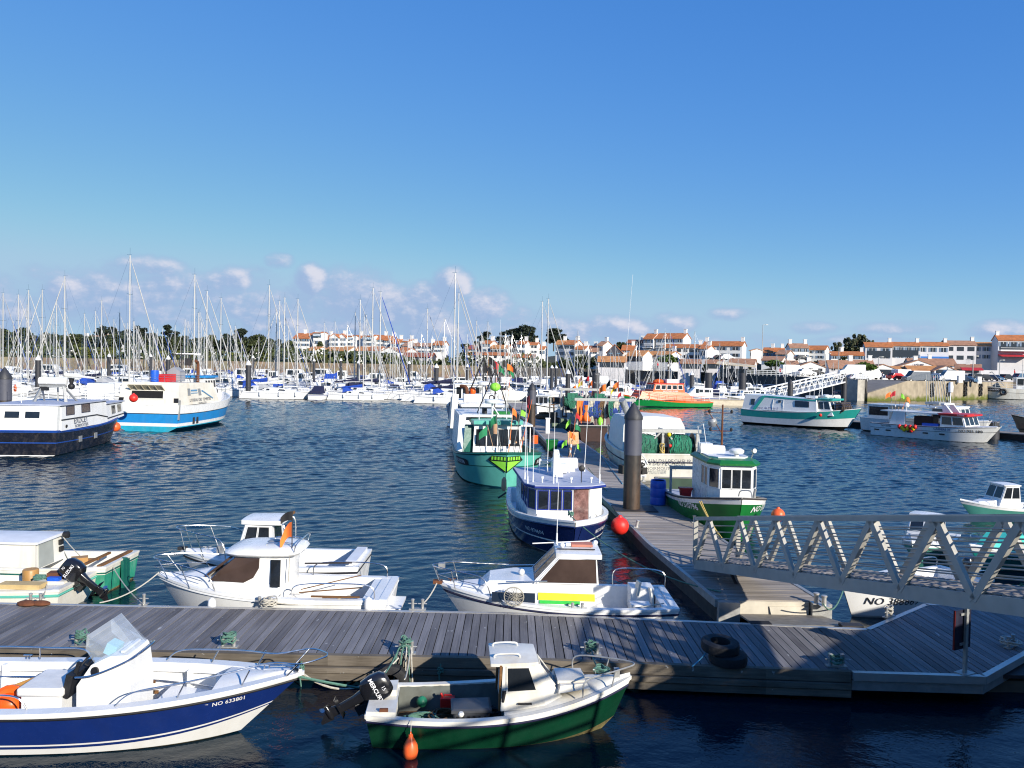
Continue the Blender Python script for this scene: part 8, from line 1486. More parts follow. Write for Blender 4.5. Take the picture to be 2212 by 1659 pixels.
# ------------------------------------------------------------ trees and hedges
def leaf_mat(name,c,v):
    m=bpy.data.materials.new(name); m.use_nodes=True; t=m.node_tree; n=t.nodes; l=t.links; b=n['Principled BSDF']; b.inputs['Roughness'].default_value=.8; b.inputs['Specular IOR Level'].default_value=.2
    g=n.new('ShaderNodeNewGeometry'); r_=n.new('ShaderNodeMapRange'); r_.inputs[3].default_value=1-v; r_.inputs[4].default_value=1+v; l.new(g.outputs['Random Per Island'],r_.inputs[0]); h_=n.new('ShaderNodeHueSaturation'); h_.inputs['Color'].default_value=(*c,1); l.new(r_.outputs[0],h_.inputs['Value']); l.new(h_.outputs[0],b.inputs['Base Color']); return m
LPINE=leaf_mat('dark_pine_needles',(.028,.038,.024),.55); LOAK=leaf_mat('olive_leaves',(.050,.062,.024),.5); LROUND=leaf_mat('bright_pine_needles',(.060,.105,.018),.5); LPOP=leaf_mat('poplar_leaves',(.11,.12,.065),.5); LHEDGE=leaf_mat('hedge_leaves',(.085,.095,.020),.5); BARK=mat('bark',(.07,.05,.035),.9)
TG=random.Random(11)
def clumps(b,cl,n,size,flat=.6):
    tot=sum(r_**2 for *_,r_ in cl)
    for (cx,cy,cz,r_) in cl:
        for _ in range(int(n*r_*r_/tot)):
            while True:
                d=Vector((TG.gauss(0,1),TG.gauss(0,1),TG.gauss(0,1))); 
                if d.length>.1: break
            d.normalize(); p=Vector((cx,cy,cz))+Vector((d.x,d.y,d.z*flat))*r_*(TG.random()**.4)
            s_=size*TG.uniform(.5,1.3); u=Vector((TG.gauss(0,1),TG.gauss(0,1),TG.gauss(0,.6))).normalized(); v=u.orthogonal().normalized(); v=Matrix.Rotation(TG.uniform(0,6.28),3,u)@v
            b.add([p-u*s_-v*s_*.5,p+u*s_-v*s_*.35,p+u*s_*.6+v*s_*.6,p-u*s_*.7+v*s_*.5],[(0,1,2,3)])
def tree(c,u,vt,vb,wu,Y,kind,label,n=1300,group='trees behind the marina'):
    x,yb=q(c,u,vb); p=gd(x,yb,Y); zt=gd(*q(c,u,vt),Y).z; h_=zt-p.z; w_=wu*Y/F/1.736/CR[c][2]
    t=thing('tree',label,'tree',p-Vector((0,0,2)),TG.uniform(0,6.28),group); h_+=2; cl=[]; b=MB(); k=0
    if kind=='pine':      # wind-shaped cypress and pine: flat shelves
        m=LPINE; 
        for i in range(20): 
            a=TG.uniform(0,6.28); f=TG.uniform(.28,.95); rr=w_*.52*(1.1-.7*(f-.28)/.7)*TG.uniform(.2,.85); cl.append((rr*math.cos(a),rr*math.sin(a)*.7,h_*f,w_*TG.uniform(.15,.26)*(1.3-.5*f)))
        fl_=.45
    elif kind=='round': m=LROUND; fl_=.55; cl=[(w_*.34*math.cos(a)*s_,w_*.3*math.sin(a)*s_,h_*(.80 if s_ else .86)-(.05*h_ if s_>.9 else 0),w_*.2) for a in [k*.785 for k in range(8)] for s_ in (1,.5)]+[(0,0,h_*.88,w_*.22)]
    elif kind=='poplar': m=LPOP; fl_=1.7; cl=[(TG.uniform(-.42,.42)*w_,TG.uniform(-.3,.3)*w_,h_*TG.uniform(.3,.82),w_*TG.uniform(.09,.15)) for _ in range(22)]+[(TG.uniform(-.3,.3)*w_,0,h_*.86,w_*.09) for _ in range(5)]
    else: m=LOAK; fl_=.8; cl=[(TG.uniform(-.4,.4)*w_,TG.uniform(-.3,.3)*w_,h_*TG.uniform(.2,.84),w_*TG.uniform(.16,.25)) for _ in range(18)]
    b.lathe([(h_*.035,-1),(h_*.028,h_*.35),(h_*.012,h_*.75)],(0,0,0),8)
    for q_ in cl[:7]: b.tube((0,0,h_*.4),(q_[0],q_[1],q_[2]),h_*.014,h_*.006,5)
    b.build('trunk',BARK,t); b=MB(); clumps(b,cl,n,w_*.035+.12,fl_); b.build('crown',m,t,smooth=False)
TL=[(1,50,672,880,230,215,'oak','dark tree at the far left edge'),(1,270,675,870,190,218,'oak','dark tree behind the second group of masts'),(1,150,700,880,150,222,'oak','lower dark tree between the leftmost masts'),(1,420,745,880,120,214,'oak','bushy tree right of the dark stay at left'),(1,500,740,870,150,220,'oak','wide bushy tree left of the big mast pair'),(1,575,715,850,110,228,'oak','bushy tree behind the crossed stays'),(1,670,735,860,100,226,'oak','small dark tree right of the crossed stays'),(1,860,742,820,100,262,'oak','pale bushy tree above the white houses at left'),(1,1140,650,860,150,225,'pine','wind shaped pine left of the villa mast'),(1,1230,672,870,170,224,'pine','dark pine right of the big villa'),(1,1340,700,880,150,222,'pine','dark pine left of the tallest mast'),(1,1430,690,890,140,224,'pine','dark pine behind the tallest mast'),(1,1510,650,890,110,222,'pine','dark pine just right of the tallest mast'),
(2,105,648,880,150,224,'pine','dark pine behind the mast cluster left of the trawler'),(2,210,720,890,140,226,'pine','lower dark pine behind the mast cluster'),(2,385,632,900,150,221,'pine','tall umbrella shaped pine above the trawler'),(2,310,740,900,130,224,'oak','dark bush left of the umbrella shaped pine'),(2,470,690,900,140,223,'pine','dark pine right of the umbrella shaped pine'),(2,540,740,900,120,221,'oak','dark tree behind the trawler mast'),(2,640,790,920,120,222,'oak','low dark tree left of the orange bungalow'),(2,880,765,920,190,223,'oak','dark tree between bungalow and cypress'),(2,1040,745,930,160,219,'pine','dark low pine left of the cypress'),(2,1200,672,930,200,218,'pine','big dark cypress with feathery top'),(2,1290,760,930,150,220,'pine','dark pine leaning right of the cypress'),(2,1320,800,930,160,225,'oak','scrubby trees right of the cypress'),(2,1450,820,940,180,221,'oak','scrubby tree left of the apartment row'),
(3,60,780,960,170,219,'oak','dark tree at the left end of the apartment row'),(3,200,790,960,170,221,'oak','dark tree in front of the first apartment house'),(3,590,810,890,80,236,'oak','dark shrubby tree between apartment houses'),
(4,1040,688,880,200,250,'pine','dark cypress above the square tower house'),(4,1250,690,850,180,258,'pine','dark pine right of the cypress above the houses'),(4,1400,650,840,260,254,'pine','wide dark pine behind the long white house'),(4,1530,622,840,240,252,'pine','tallest dark pine of the middle group'),(5,60,440,660,300,252,'pine','great dark pine left of the paired masts'),(5,420,480,660,230,250,'pine','dark pine right of the paired masts'),(5,540,560,660,190,252,'pine','low dark pine at the right end of the group'),(4,820,815,900,100,240,'oak','small dark bush by the red roofed house'),
(5,1340,640,720,130,255,'oak','green tree left of the dark red roof'),(5,790,820,940,120,206,'oak','dark shrub by the quayside shop'),(5,940,840,930,100,204,'oak','green bush left of the quayside shop'),(5,540,860,930,120,212,'oak','low bush under the lit gable house'),(6,310,595,830,330,196,'round','round umbrella pine on the quay behind the lifeboat'),(6,930,705,880,80,192,'oak','dark shrub between the two restaurants'),(6,2090,690,830,230,188,'round','round pine on the quay left of the lamp post'),(6,1730,810,880,110,184,'oak','low green bush by the quay railing'),
(7,130,690,850,280,187,'round','round pine at the left of the white gabled house'),(7,1660,735,900,370,172,'round','clipped flat topped pine beside the white van'),(7,1145,365,640,120,262,'poplar','slender grey poplar left of the big poplar clump'),(7,1220,360,650,130,264,'poplar','second slender poplar left of the big poplar clump'),(7,1380,280,660,220,266,'poplar','left tree of the big poplar clump'),(7,1500,215,660,240,268,'poplar','tallest tree of the big poplar clump'),(7,1640,235,660,240,267,'poplar','right tree of the big poplar clump'),(7,1760,320,660,170,265,'poplar','low right tree of the big poplar clump'),(7,1290,610,690,110,236,'oak','palm like shrub in front of the low orange house'),(7,850,690,740,180,212,'oak','low hedge like shrub behind the chimney')]
KN=['left of the first yacht mast','behind the leftmost slim pile','above the floating pontoon','between the first and second mast groups','behind the dark stay','behind the crossed furled sails','above the left motor cruisers','left of the white villa','right of the white villa','beneath the tallest mast','left of the umbrella pine','above the trawler stern','above the trawler wheelhouse','behind the trawler radar','left of the twin masts','behind the blue sail cover','between cypress and apartment row','beside the first apartment house']
for k in range(18): TL.append((1 if k<9 else 2,(60+k*175) if k<9 else (60+(k-9)*165),TG.uniform(725,800),885,TG.uniform(120,210),TG.uniform(206,232),'pine' if k%3==0 else 'oak',('low dark pine ' if k%3==0 else 'low dark leafy tree ')+KN[k]))
for (c,u,vt,vb,wu,Y,kd,lb) in TL: tree(c,u,vt-(12 if kd=='poplar' else 0),vb,wu*(1.25 if kd in ('pine','oak') and c<6 else 1.1),Y,kd,lb,2600 if kd=='poplar' else 2200 if kd!='oak' else 1700)
HG=[(1,640,690,905,985),(1,860,1010,905,990),(1,1085,1260,910,990),(2,275,340,945,1005),(2,460,545,945,1005),(2,1060,1190,965,1022),(2,600,680,950,1005),(2,1430,1500,970,1022),(3,540,625,985,1040),(3,660,735,988,1040),(3,775,960,985,1042),(3,1145,1235,990,1045),(3,1305,1450,1000,1052),(1,370,470,905,980),(2,800,860,955,1010)]
for i,(c,u0,u1,vt,vb) in enumerate(HG):
    Y=200; x0,y0=q(c,u0,vb); x1,y1=q(c,u1,vt); a=gd(x0,y0,Y); e=gd(x1,y1,Y); L=e.x-a.x; hh=max(e.z-a.z,1.2)
    t=thing('hedge',['clipped hedge above the sea wall, '][0]+ORD(i+1)+' block counted across the far shore' if False else 'yellow green hedge block on the sea wall '+['behind the yellow mast foot at left','left of the brown pile','in front of the white villa','left of the umbrella pine','right of the umbrella pine','under the big cypress','behind the trawler mast','left of the apartment row','under the first apartment houses','below the glazed apartment block','under the long orange roof','left of the boathouse','under the white boathouse','at the far left by the brown pile','under the dark bungalow tree'][i],'hedge',(a.x+L/2,Y,a.z-1),0,'hedge blocks above the sea wall')
    b=MB(); 
    for _ in range(int(90*max(L,4))):
        p=Vector((TG.uniform(-L/2,L/2),TG.uniform(-1.2,1.2),TG.uniform(0,hh+1)*1.0)); p.z+=TG.uniform(-.15,.15); s_=TG.uniform(.15,.4); u=Vector((TG.gauss(0,1),TG.gauss(0,1),TG.gauss(0,1))).normalized(); v=u.orthogonal().normalized(); b.add([p-u*s_-v*s_,p+u*s_-v*s_,p+u*s_+v*s_,p-u*s_+v*s_],[(0,1,2,3)])
    b.box((0,.3,(hh+1)/2),(L,1.6,hh+.7)); b.build('foliage',LHEDGE,t,smooth=False)
# gardens and scrub that hide the foot of the town on the far shore: nobody could count it
b=MB()
for k in range(5200):
    x=TG.uniform(-165,22); y=(189 if x<-8 else 189+(x+8)*.8)+TG.uniform(6,26); f=(y-190)/26; p=Vector((x,y,5.2+TG.uniform(0,1)**1.6*(1.2+2.6*(.5+.5*math.sin(x*.23+math.sin(x*.071)*3))))); s_=TG.uniform(.25,.7); u=Vector((TG.gauss(0,1),TG.gauss(0,1),TG.gauss(0,1))).normalized(); v=u.orthogonal().normalized(); b.add([p-u*s_-v*s_*.6,p+u*s_-v*s_*.5,p+u*s_*.7+v*s_*.6,p-u*s_*.8+v*s_*.5],[(0,1,2,3)])
o=b.build('shrubs',LOAK,smooth=False); o['kind']='stuff'
# ------------------------------------------------------------ vehicles on the quay
TYRE=mat('tyre_rubber',(.015,.015,.016),.8,var=.2)
def vehicle(p,rz,kind,paint,label,cat,group='vehicles parked on the quay'):
    t=thing('van' if kind=='van' else 'car',label,cat,p,rz,group); L,W_,Hh=(5.4,2.0,2.4) if kind=='van' else (4.2,1.75,1.5)
    prof=[(-L/2,.35),(-L/2,Hh*.97),(-L/2+.15,Hh),(L/2-1.7,Hh),(L/2-.95,Hh*.56),(L/2-.1,Hh*.42),(L/2,.35)] if kind=='van' else [(-L/2,.3),(-L/2,.85),(-L/2+.35,.95),(-L/2+.8,Hh),(.4,Hh),(1.15,.98),(L/2-.1,.75),(L/2,.3)]
    b=MB(); rings=[]
    for y,k in ((-W_/2,.9),(-W_/2*.96,1),(W_/2*.96,1),(W_/2,.9)): rings.append([(x,y*(1-.10*max(0,(z-.9)/Hh)),z*(k if z>.9 else 1)+(0 if z>.9 else 0)) for x,z in prof])
    b.loft(rings); bd=b.build('body',paint,t,smooth=False)
    for i,(x,s_) in enumerate(((-L*.3,1),(L*.31,1),(-L*.3,-1),(L*.31,-1))):
        b=MB(); b.lathe([(.2,-.11),(.33,-.11),(.34,0),(.33,.11),(.2,.11)],(x,s_*(W_/2-.08),.33),14,axis=(0,1,0)); wh=b.build('wheel',TYRE,t); b=MB(); b.lathe([(.18,-.12),(.18,.12)],(x,s_*(W_/2-.07),.33),10,axis=(0,1,0)); b.build('rim',GALV,wh)
    g=MB()
    if kind=='van':
        g.hexa([(L/2-1.62,-.8,Hh*.6),(L/2-.9,-.8,Hh*.58),(L/2-.9,.8,Hh*.58),(L/2-1.62,.8,Hh*.6),(L/2-1.6,-.78,Hh*.92),(L/2-1.45,-.78,Hh*.92),(L/2-1.45,.78,Hh*.92),(L/2-1.6,.78,Hh*.92)]); g.box((L/2-1.9,0,Hh*.74),(.8,W_*.93,.55)); 
    else:
        g.box((-.25,0,1.2),(1.7,W_*.955,.32)); g.hexa([(.45,-.62,1.42),(.5,-.62,1.42),(.5,.62,1.42),(.45,.62,1.42),(1.05,-.66,1.0),(1.16,-.66,1.0),(1.16,.66,1.0),(1.05,.66,1.0)][4:]+[(.42,-.6,1.44),(.5,-.6,1.46),(.5,.6,1.46),(.42,.6,1.44)]); g.box((-1.55,0,1.18),(.3,1.3,.3),0,0,.5)
    g.build('glazing',GLASS,bd,smooth=False)
    for s_ in (1,-1): b=MB(); b.box((L/2-.06,s_*W_*.36,.68),(.12,.3,.16)); b.build('headlight',CLEAR if False else ALU,bd,smooth=False); b=MB(); b.box((-L/2,s_*W_*.42,.9),(.06,.14,.3)); b.build('tail_light',RED,bd,smooth=False)
CARW=mat('white_car_paint',(.75,.75,.75),.3,var=.03); CARG=mat('grey_car_paint',(.10,.12,.15),.3,var=.05); CARB=mat('blue_car_paint',(.06,.12,.2),.3,var=.05); CARK=mat('black_car_paint',(.02,.022,.028),.3); CARR=mat('red_car_paint',(.45,.015,.02),.3)
VH=[(7,1790,1025,172,R(8),'van',CARW,'white delivery van beside the clipped pine','van'),(7,1590,1055,165,R(-12),'car',CARW,'white estate car at the slipway railing','car'),(7,1440,960,170,R(170),'van',CARW,'white van half hidden by the gangway head','van'),(7,430,960,175,R(5),'van',CARW,'white van behind the quay railing left of the gangway','van'),(7,660,965,172,R(10),'car',CARW,'white car behind the far gangway','car'),(7,800,960,176,R(10),'car',CARK,'black car behind the far gangway','car'),(8,75,745,170,R(15),'car',CARR,'small red car beside the grey van','car'),(8,165,750,172,R(20),'van',CARW,'white van nose partly behind the grey van','van'),(8,310,770,166,R(185),'van',CARG,'grey van parked above the stained quay wall','van'),(8,490,760,172,R(100),'car',CARB,'blue car behind the antenna rack','car'),(8,600,745,175,R(95),'car',CARW,'white pickup behind the antenna rack','car'),(8,735,765,170,R(175),'van',CARW,'white box van above the hanging tyres','van'),(8,850,760,174,R(100),'car',CARB,'dark blue car right of the white box van','car'),(8,945,780,170,R(-60),'car',CARB,'blue grey car at the quay edge','car'),(8,1060,750,178,R(20),'car',CARK,'black car near the red shop awning','car'),(8,1160,755,180,R(15),'car',CARK,'second black car right of the red shop awning','car'),(8,1290,760,182,R(-70),'car',CARB,'dark car above the bow of the white trawler','car'),(8,1430,750,188,R(30),'car',CARK,'black car behind the white trawler','car'),(8,1620,740,190,R(20),'car',CARB,'blue car at the right edge of the quay','car'),(6,1320,690,216,R(5),'car',CARW,'white car parked by the lavender white house','car'),(6,1215,690,218,R(5),'car',CARK,'black car parked by the lavender white house','car'),(6,1085,675,219,R(5),'van',CARW,'small white van parked by the lavender white house','van'),(7,590,700,214,R(0),'car',CARK,'black car parked before the lit white house','car')]
for (c,u,v,Y,rz,kd,pt_,lb,ct) in VH: vehicle(gd(*q(c,u,v),Y),rz,kd,pt_,lb,ct)
# lamp posts, railings, quay furniture
def lamp(c,u,vt,vb,Y,label,double=False):
    p=gd(*q(c,u,vb),Y); zt=gd(*q(c,u,vt),Y).z; t=thing('lamp_post',label,'lamp post',p,0,'lamp posts on the quay'); h_=zt-p.z; b=MB(); b.lathe([(.16,0),(.12,.5),(.07,h_)],(0,0,0),8); b.build('post',GALV,t); b=MB(); b.path(spline([(0,0,h_*.96),(.1,0,h_),(.7,0,h_+.05)],4),.05,5); b.box((.9,0,h_+.05),(.6,.25,.14)); b.build('lamp_head',GALV,t)
lamp(6,1925,85,660,182,'very tall lamp post left of the poplars'); lamp(7,1215,470,900,180,'grey lamp post behind the gangway head'); lamp(7,990,580,890,182,'lamp post with curved arm behind the far gangway'); lamp(7,545,640,900,190,'lamp post left of the chimney house'); lamp(7,1900,640,1000,176,'lamp post beside the white delivery van'); lamp(8,1018,450,775,172,'tall lamp post on the stained quay'); lamp(8,1350,500,720,186,'lamp post in front of the terrace wall'); lamp(5,700,600,1000,196,'dark lamp post among the middle masts')
a=gd(*q(6,1660,960),162); c_=gd(*q(7,620,985),160); t=thing('railing','white quay railing along the dark wall left of the gangway','railing',a); d=c_-a; railing(t,[d*(k/14) for k in range(15)],1.15,3,.045,WHITE,'rail')
a=gd(*q(7,1515,1040),151); c_=gd(*q(7,1715,1060),150.5); t=thing('railing','short white railing at the head of the slipway','railing',a); d=c_-a; railing(t,[d*(k/5) for k in range(6)],1.3,3,.05,WHITE,'rail')
for i,(c,u,v) in enumerate([(8,505,880),(8,705,880),(8,915,880),(8,1105,880)]):
    x,y=q(c,u,v); p=gd(x,y,150+3.6*[1,3,5.2,6.6][i]); 
    # put the tyre chain on the face of the wall
    a,b_=Vector(SH[8][:2]),Vector(SH[9][:2]); dr=ray(x,y); k=None; k0=dr[0]/dr[1]; s_=(a.x-k0*a.y)/(k0*(b_.y-a.y)-(b_.x-a.x)); P=a+(b_-a)*s_; n_=Vector((b_.y-a.y,-(b_.x-a.x))).normalized()
    t=thing('tyre_chain',['first','second','third','fourth'][i]+' column of hanging tyres from the left on the quay wall','tyre fender',(P.x+n_.x*.3,P.y+n_.y*.3,0),0,'tyre columns on the quay wall'); 
    for z in (3.1,2.2,1.3): b=MB(); b.torus((0,0,z),.42,.2,(n_.x,n_.y,.1),12,6); b.build('tyre',TYRE,t)
for i,(c,u,v) in enumerate([(8,860,780),(8,1095,790),(8,455,765)]):
    p=gd(*q(c,u,v),167+3*i); o=MB(); o.box((0,0,.7),(.9,.7,1.4)); o.box((0,0,1.45),(1.0,.8,.12)); o=o.build('electric_box',WALLW,smooth=False); o.location=p; tag(o,['white cabinet on the quay left of the blue grey car','white cabinet on the quay beneath the tall lamp post','white cabinet on the quay beside the grey van'][i],'cabinet')
# a few people on the quay
def person(p,rz,shirt,trousers,label):
    t=thing('person',label,'person',p,rz); b=MB(); 
    b.loft([[(x*.13+ox,y*.09,z) for x,y in ((1,0),(.7,.7),(0,1),(-.7,.7),(-1,0),(-.7,-.7),(0,-1),(.7,-.7))] for ox,z in ((0,.95),(0,.86))]); 
    for s_ in (-1,1): b.path([(s_*.09,0,.92),(s_*.10,.04*s_,.5),(s_*.11,-.05*s_,.05),(s_*.11,.10,.02)],lambda t_:.085-.04*t_,8)
    b.build('trousers',trousers,t); b=MB(); b.loft([[(x*w_,y*d_,z) for x,y in ((1,0),(.7,.7),(0,1),(-.7,.7),(-1,0),(-.7,-.7),(0,-1),(.7,-.7))] for w_,d_,z in ((.16,.11,.9),(.17,.12,1.1),(.21,.13,1.35),(.16,.1,1.46),(.06,.06,1.5))]); 
    for s_ in (-1,1): b.path([(s_*.19,0,1.4),(s_*.26,.02,1.12),(s_*.25,.12,.88)],lambda t_:.055-.02*t_,7)
    b.build('shirt',shirt,t); b=MB(); b.ball((0,.01,1.63),.11,12,0,(.85,.95,1.15)); b.tube((0,0,1.46),(0,0,1.55),.05); b.build('head',mat('skin',(.55,.32,.22),.6),t); b=MB(); b.ball((0,-.02,1.68),.115,12,0,(.88,.95,1.0)); b.build('hair',mat('brown_hair',(.06,.035,.02),.8),t)
for (c,u,v,Y,sh_,tr,lb) in [(7,205,970,168,FLAGR,CARB,'person in a red top standing at the quay railing left of the gangway'),(7,235,972,168,WHITEC,NAVYC,'person in a white top standing at the quay railing left of the gangway'),(7,1970,1040,168,NAVYC,GREYC,'person in dark clothes behind the white delivery van'),(8,1540,705,184,FLAGR,NAVYC,'person in red clothes near the right edge of the quay'),(6,300,870,190,WHITEC,CARK,'person in white under the umbrella pine on the quay'),(6,1350,860,186,WHITEC,NAVYC,'person in white in front of the quayside restaurant'),(6,120,850,194,FLAGR,NAVYC,'person in red left of the umbrella pine')]: person(gd(*q(c,u,v),Y),R(180+40),sh_,tr,lb)
# ------------------------------------------------------------ fittings on the near pontoon
def bitt(px,py,label,single=False,ang=0,dz=0):
    p=gp(px,py,.5); t=thing('mooring_cleat',label,'cleat',(p.x,p.y,.506+dz),ang,'double post cleats on the pontoon'); b=MB(); b.box((0,0,.01),(.34 if not single else .16,.12,.02)); b.build('base_plate',GALV,t,smooth=False)
    for x in ((-.1,.1) if not single else (0,)):
        b=MB(); b.lathe([(.032,0),(.028,.15),(.036,.17),(.036,.19),(.02,.2)],(x,0,.02),10); b.tube((x-.09,0,.12),(x+.09,0,.12),.012,n=6); b.build('post',GALV,t)
    return p
BP={}
for k,(px,py,lb,sg) in enumerate([(77,1305,'double cleat at the left edge with a rusty cloth below it',0),(311,1306,'single bollard on the back edge left of the pilot boat',1),(571,1312,'double cleat with white rope coil by the pilot boat',0),(902,1317,'double cleat holding the bow line of the yellow striped boat',0),(1247,1326,'double cleat by the stern of the yellow striped boat',0),(177,1396,'double cleat behind the blue boat windscreen',0),(493,1398,'double cleat wrapped in green rope behind the blue boat bow',0),(877,1412,'double cleat with hanging green lines above the black outboard',0),(1277,1414,'double cleat with green rope behind the green boat bow',0),(1806,1440,'double cleat in the shade near the stacked tyres',0),(2183,1398,'double cleat in the shade at the right edge',0),(1920,1333,'double cleat with red and white rope on the angled edge',0)]): BP[k]=bitt(px,py,lb,bool(sg),R(38) if k==11 else (R(38) if k==10 else 0))
def coilthing(p,m,label,R_,turns,h_,seed,r_=.013):
    b=MB(); coil(b,(0,0,.04),r_,R_,turns,0,seed,h_); o=b.build('rope_coil',m); o.location=(p.x,p.y,.5); return tag(o,label,'rope coil')
coilthing(BP[2]+Vector((.12,-.08,0)),ROPEW,'white rope coil on the cleat by the pilot boat',.16,6,.14,1); coilthing(BP[6],ROPEG,'bundle of green rope on the cleat behind the blue boat bow',.13,9,.17,2,.013); coilthing(BP[5],ROPEG,'small grey green rope coil behind the blue boat windscreen',.11,6,.18,3); coilthing(BP[8],ROPEG,'green rope wound on the cleat behind the green boat bow',.095,8,.15,4,.012); coilthing(BP[7],ROPEG,'green rope wound on the cleat above the black outboard',.11,7,.18,5); coilthing(BP[9],ROPEG,'dim rope coil on the cleat near the stacked tyres',.14,6,.12,6); coilthing(BP[11],ROPEW,'white rope on the cleat of the angled edge',.09,6,.14,7); coilthing(BP[10],ROPEW,'rope heap in the shade at the right edge',.17,7,.08,8)
b=MB(); b.ball((0,0,.05),.16,10,0,(1.3,.7,.4)); b.ball((.26,.02,.05),.15,10,0,(1.4,.6,.4)); o=b.build('rusty_cloth',RUST); o.location=(BP[0].x-.1,BP[0].y-.12,.5); tag(o,'rust brown cloth lying by the leftmost cleat','cloth')
# hanging lines over the front edge
for i,(dx,l,m) in enumerate(((-.14,.75,ROPEG),(-.05,.45,ROPEG),(.03,.55,ROPEW),(.08,.38,ROPEG),(.13,.7,ROPEW))):
    b=MB(); p=BP[7]; b.path(spline([(p.x+dx*.3,p.y,.66),(p.x+dx*.8,p.y-.12,.62),(p.x+dx,p.y-.25,.45),(p.x+dx*1.3,p.y-.24,.5-l)],5),.013,5); o=b.build('hanging_line',m); tag(o,['leftmost','second','middle','fourth','rightmost'][i]+' of five lines hanging from the cleat above the outboard','rope','lines hanging from the cleat')
for i,px in enumerate((656,955)):
    p=gp(px,1425,.4); b=MB(); b.path(spline([(p.x,13.0,.42),(p.x-.02,12.98,.2),(p.x+.02,12.97,-.1)],5),.014,5); coil(b,(p.x,12.98,.25),.01,.05,4,0,i,.1); tag(b.build('hanging_line',ROPEG),['green line hanging below the pontoon edge right of the blue boat','green line tied under the pontoon edge behind the crate'][i],'rope')
t0=onboat(A,2.95,0,.9); rope(t0,BP[7]+Vector((-.1,-.2,0)),.38,.016,ROPEW,'pale mooring rope sagging from the blue boat bow to the pontoon'); rope(onboat(A,2.9,-.02,.85),gp(930,1500,.05),.05,.02,ROPEG,'green mooring rope from the blue boat bow into the water',n=10)
rope(onboat(Bt,-1.9,.5,.55),BP[7]+Vector((-.12,0,.1)),.06,.014,ROPEG,'stern line of the small green boat'); rope(onboat(Bt,-1.5,.55,.55),BP[7]+Vector((.08,-.05,.1)),.1,.012,ROPEW,'second stern line of the small green boat'); rope(onboat(Bt,1.5,.2,.9),BP[8]+Vector((0,0,.12)),.1,.013,ROPEG,'bow line of the small green boat')
rope(onboat(C,2.5,0,.88),BP[3]+Vector((.1,0,.12)),.06,.014,ROPEW,'bow line of the yellow striped boat'); rope(onboat(C,-2.2,.7,.7),BP[4]+Vector((0,0,.1)),.06,.012,ROPEW,'stern line of the yellow striped boat'); rope(onboat(D,2.5,0,.9),gp(215,1302,.5),.12,.013,ROPEW,'bow line of the pilot boat'); rope(onboat(D,-1.8,.8,.7),BP[2]+Vector((.1,0,.12)),.12,.012,ROPEW,'spring line of the pilot boat'); rope(onboat(F2,-2.2,.5,.62),BP[0]+Vector((.1,0,.12)),.08,.012,ROPEW,'stern line of the left workboat'); rope(onboat(F1,-2.6,.2,.62),gp(310,1306,.55),.1,.012,ROPEW,'stern line of the old white boat at left'); rope(onboat(S1,2.0,0,.72),gp(1778,1304,.7),.3,.014,ROPEG,'green bow line of the white dinghy')
# tyres
def tyre(p,rz,label,tilt=0,ax=(0,0,1)):
    o=MB(); o.path([(.235*math.cos(a*.2618),.235*math.sin(a*.2618),0) for a in range(24)],.0,3,0,True) if False else o.lathe([(.17,-.08),(.27,-.095),(.315,-.07),(.325,0),(.315,.07),(.27,.095),(.17,.08),(.165,0),(.17,-.08)],(0,0,0),26); o=o.build('tyre',mat('old_tyre',(.016,.016,.017),.75,var=.3,sc=8,bump=.5,bsc=60)); o.location=p; o.rotation_euler=(tilt,0,rz); return tag(o,label,'tyre')
p=gp(1572,1433,.5); tyre(p+Vector((0,0,.1)),0,'lower tyre of the stack on the near pontoon'); tyre(p+Vector((-.12,.06,.285)),.4,'upper tyre of the stack on the near pontoon',R(4)); rope(gp(1495,1440,.52),p+Vector((-.3,.1,.2)),.02,.011,mat('light_blue_rope',(.12,.42,.55),.9),'light blue rope lying beside the stacked tyres')
tyre(Vector((gp(835,1480,.25).x,12.9,.12)),0,'tyre hanging on the pontoon side behind the black outboard',R(90))
# sign seen from behind
p=gp(2084,1455,.5); t=thing('notice_sign','back of a small notice board on a post in the shade at right','sign',(p.x,p.y,.5),R(28)); b=MB(); b.box((0,0,.012),(.28,.2,.024)); b.build('foot_plate',GALV,t); b=MB(); b.box((0,0,.55),(.06,.045,1.1)); b.build('post',GALV,t,smooth=False); b=MB(); b.box((-.02,.06,.74),(.42,.04,.66)); b.build('board',mat('sign_back',(.012,.013,.03),.5),t,smooth=False); b=MB(); b.box((-.236,.06,.74),(.008,.03,.66)); b.build('red_edge',mat('dark_red',(.22,.012,.012),.5),t,smooth=False)
for z in (1.0,.5): b=MB(); b.box((-.01,.025,z),(.22,.02,.04)); b.build('bracket',GALV,t,smooth=False)
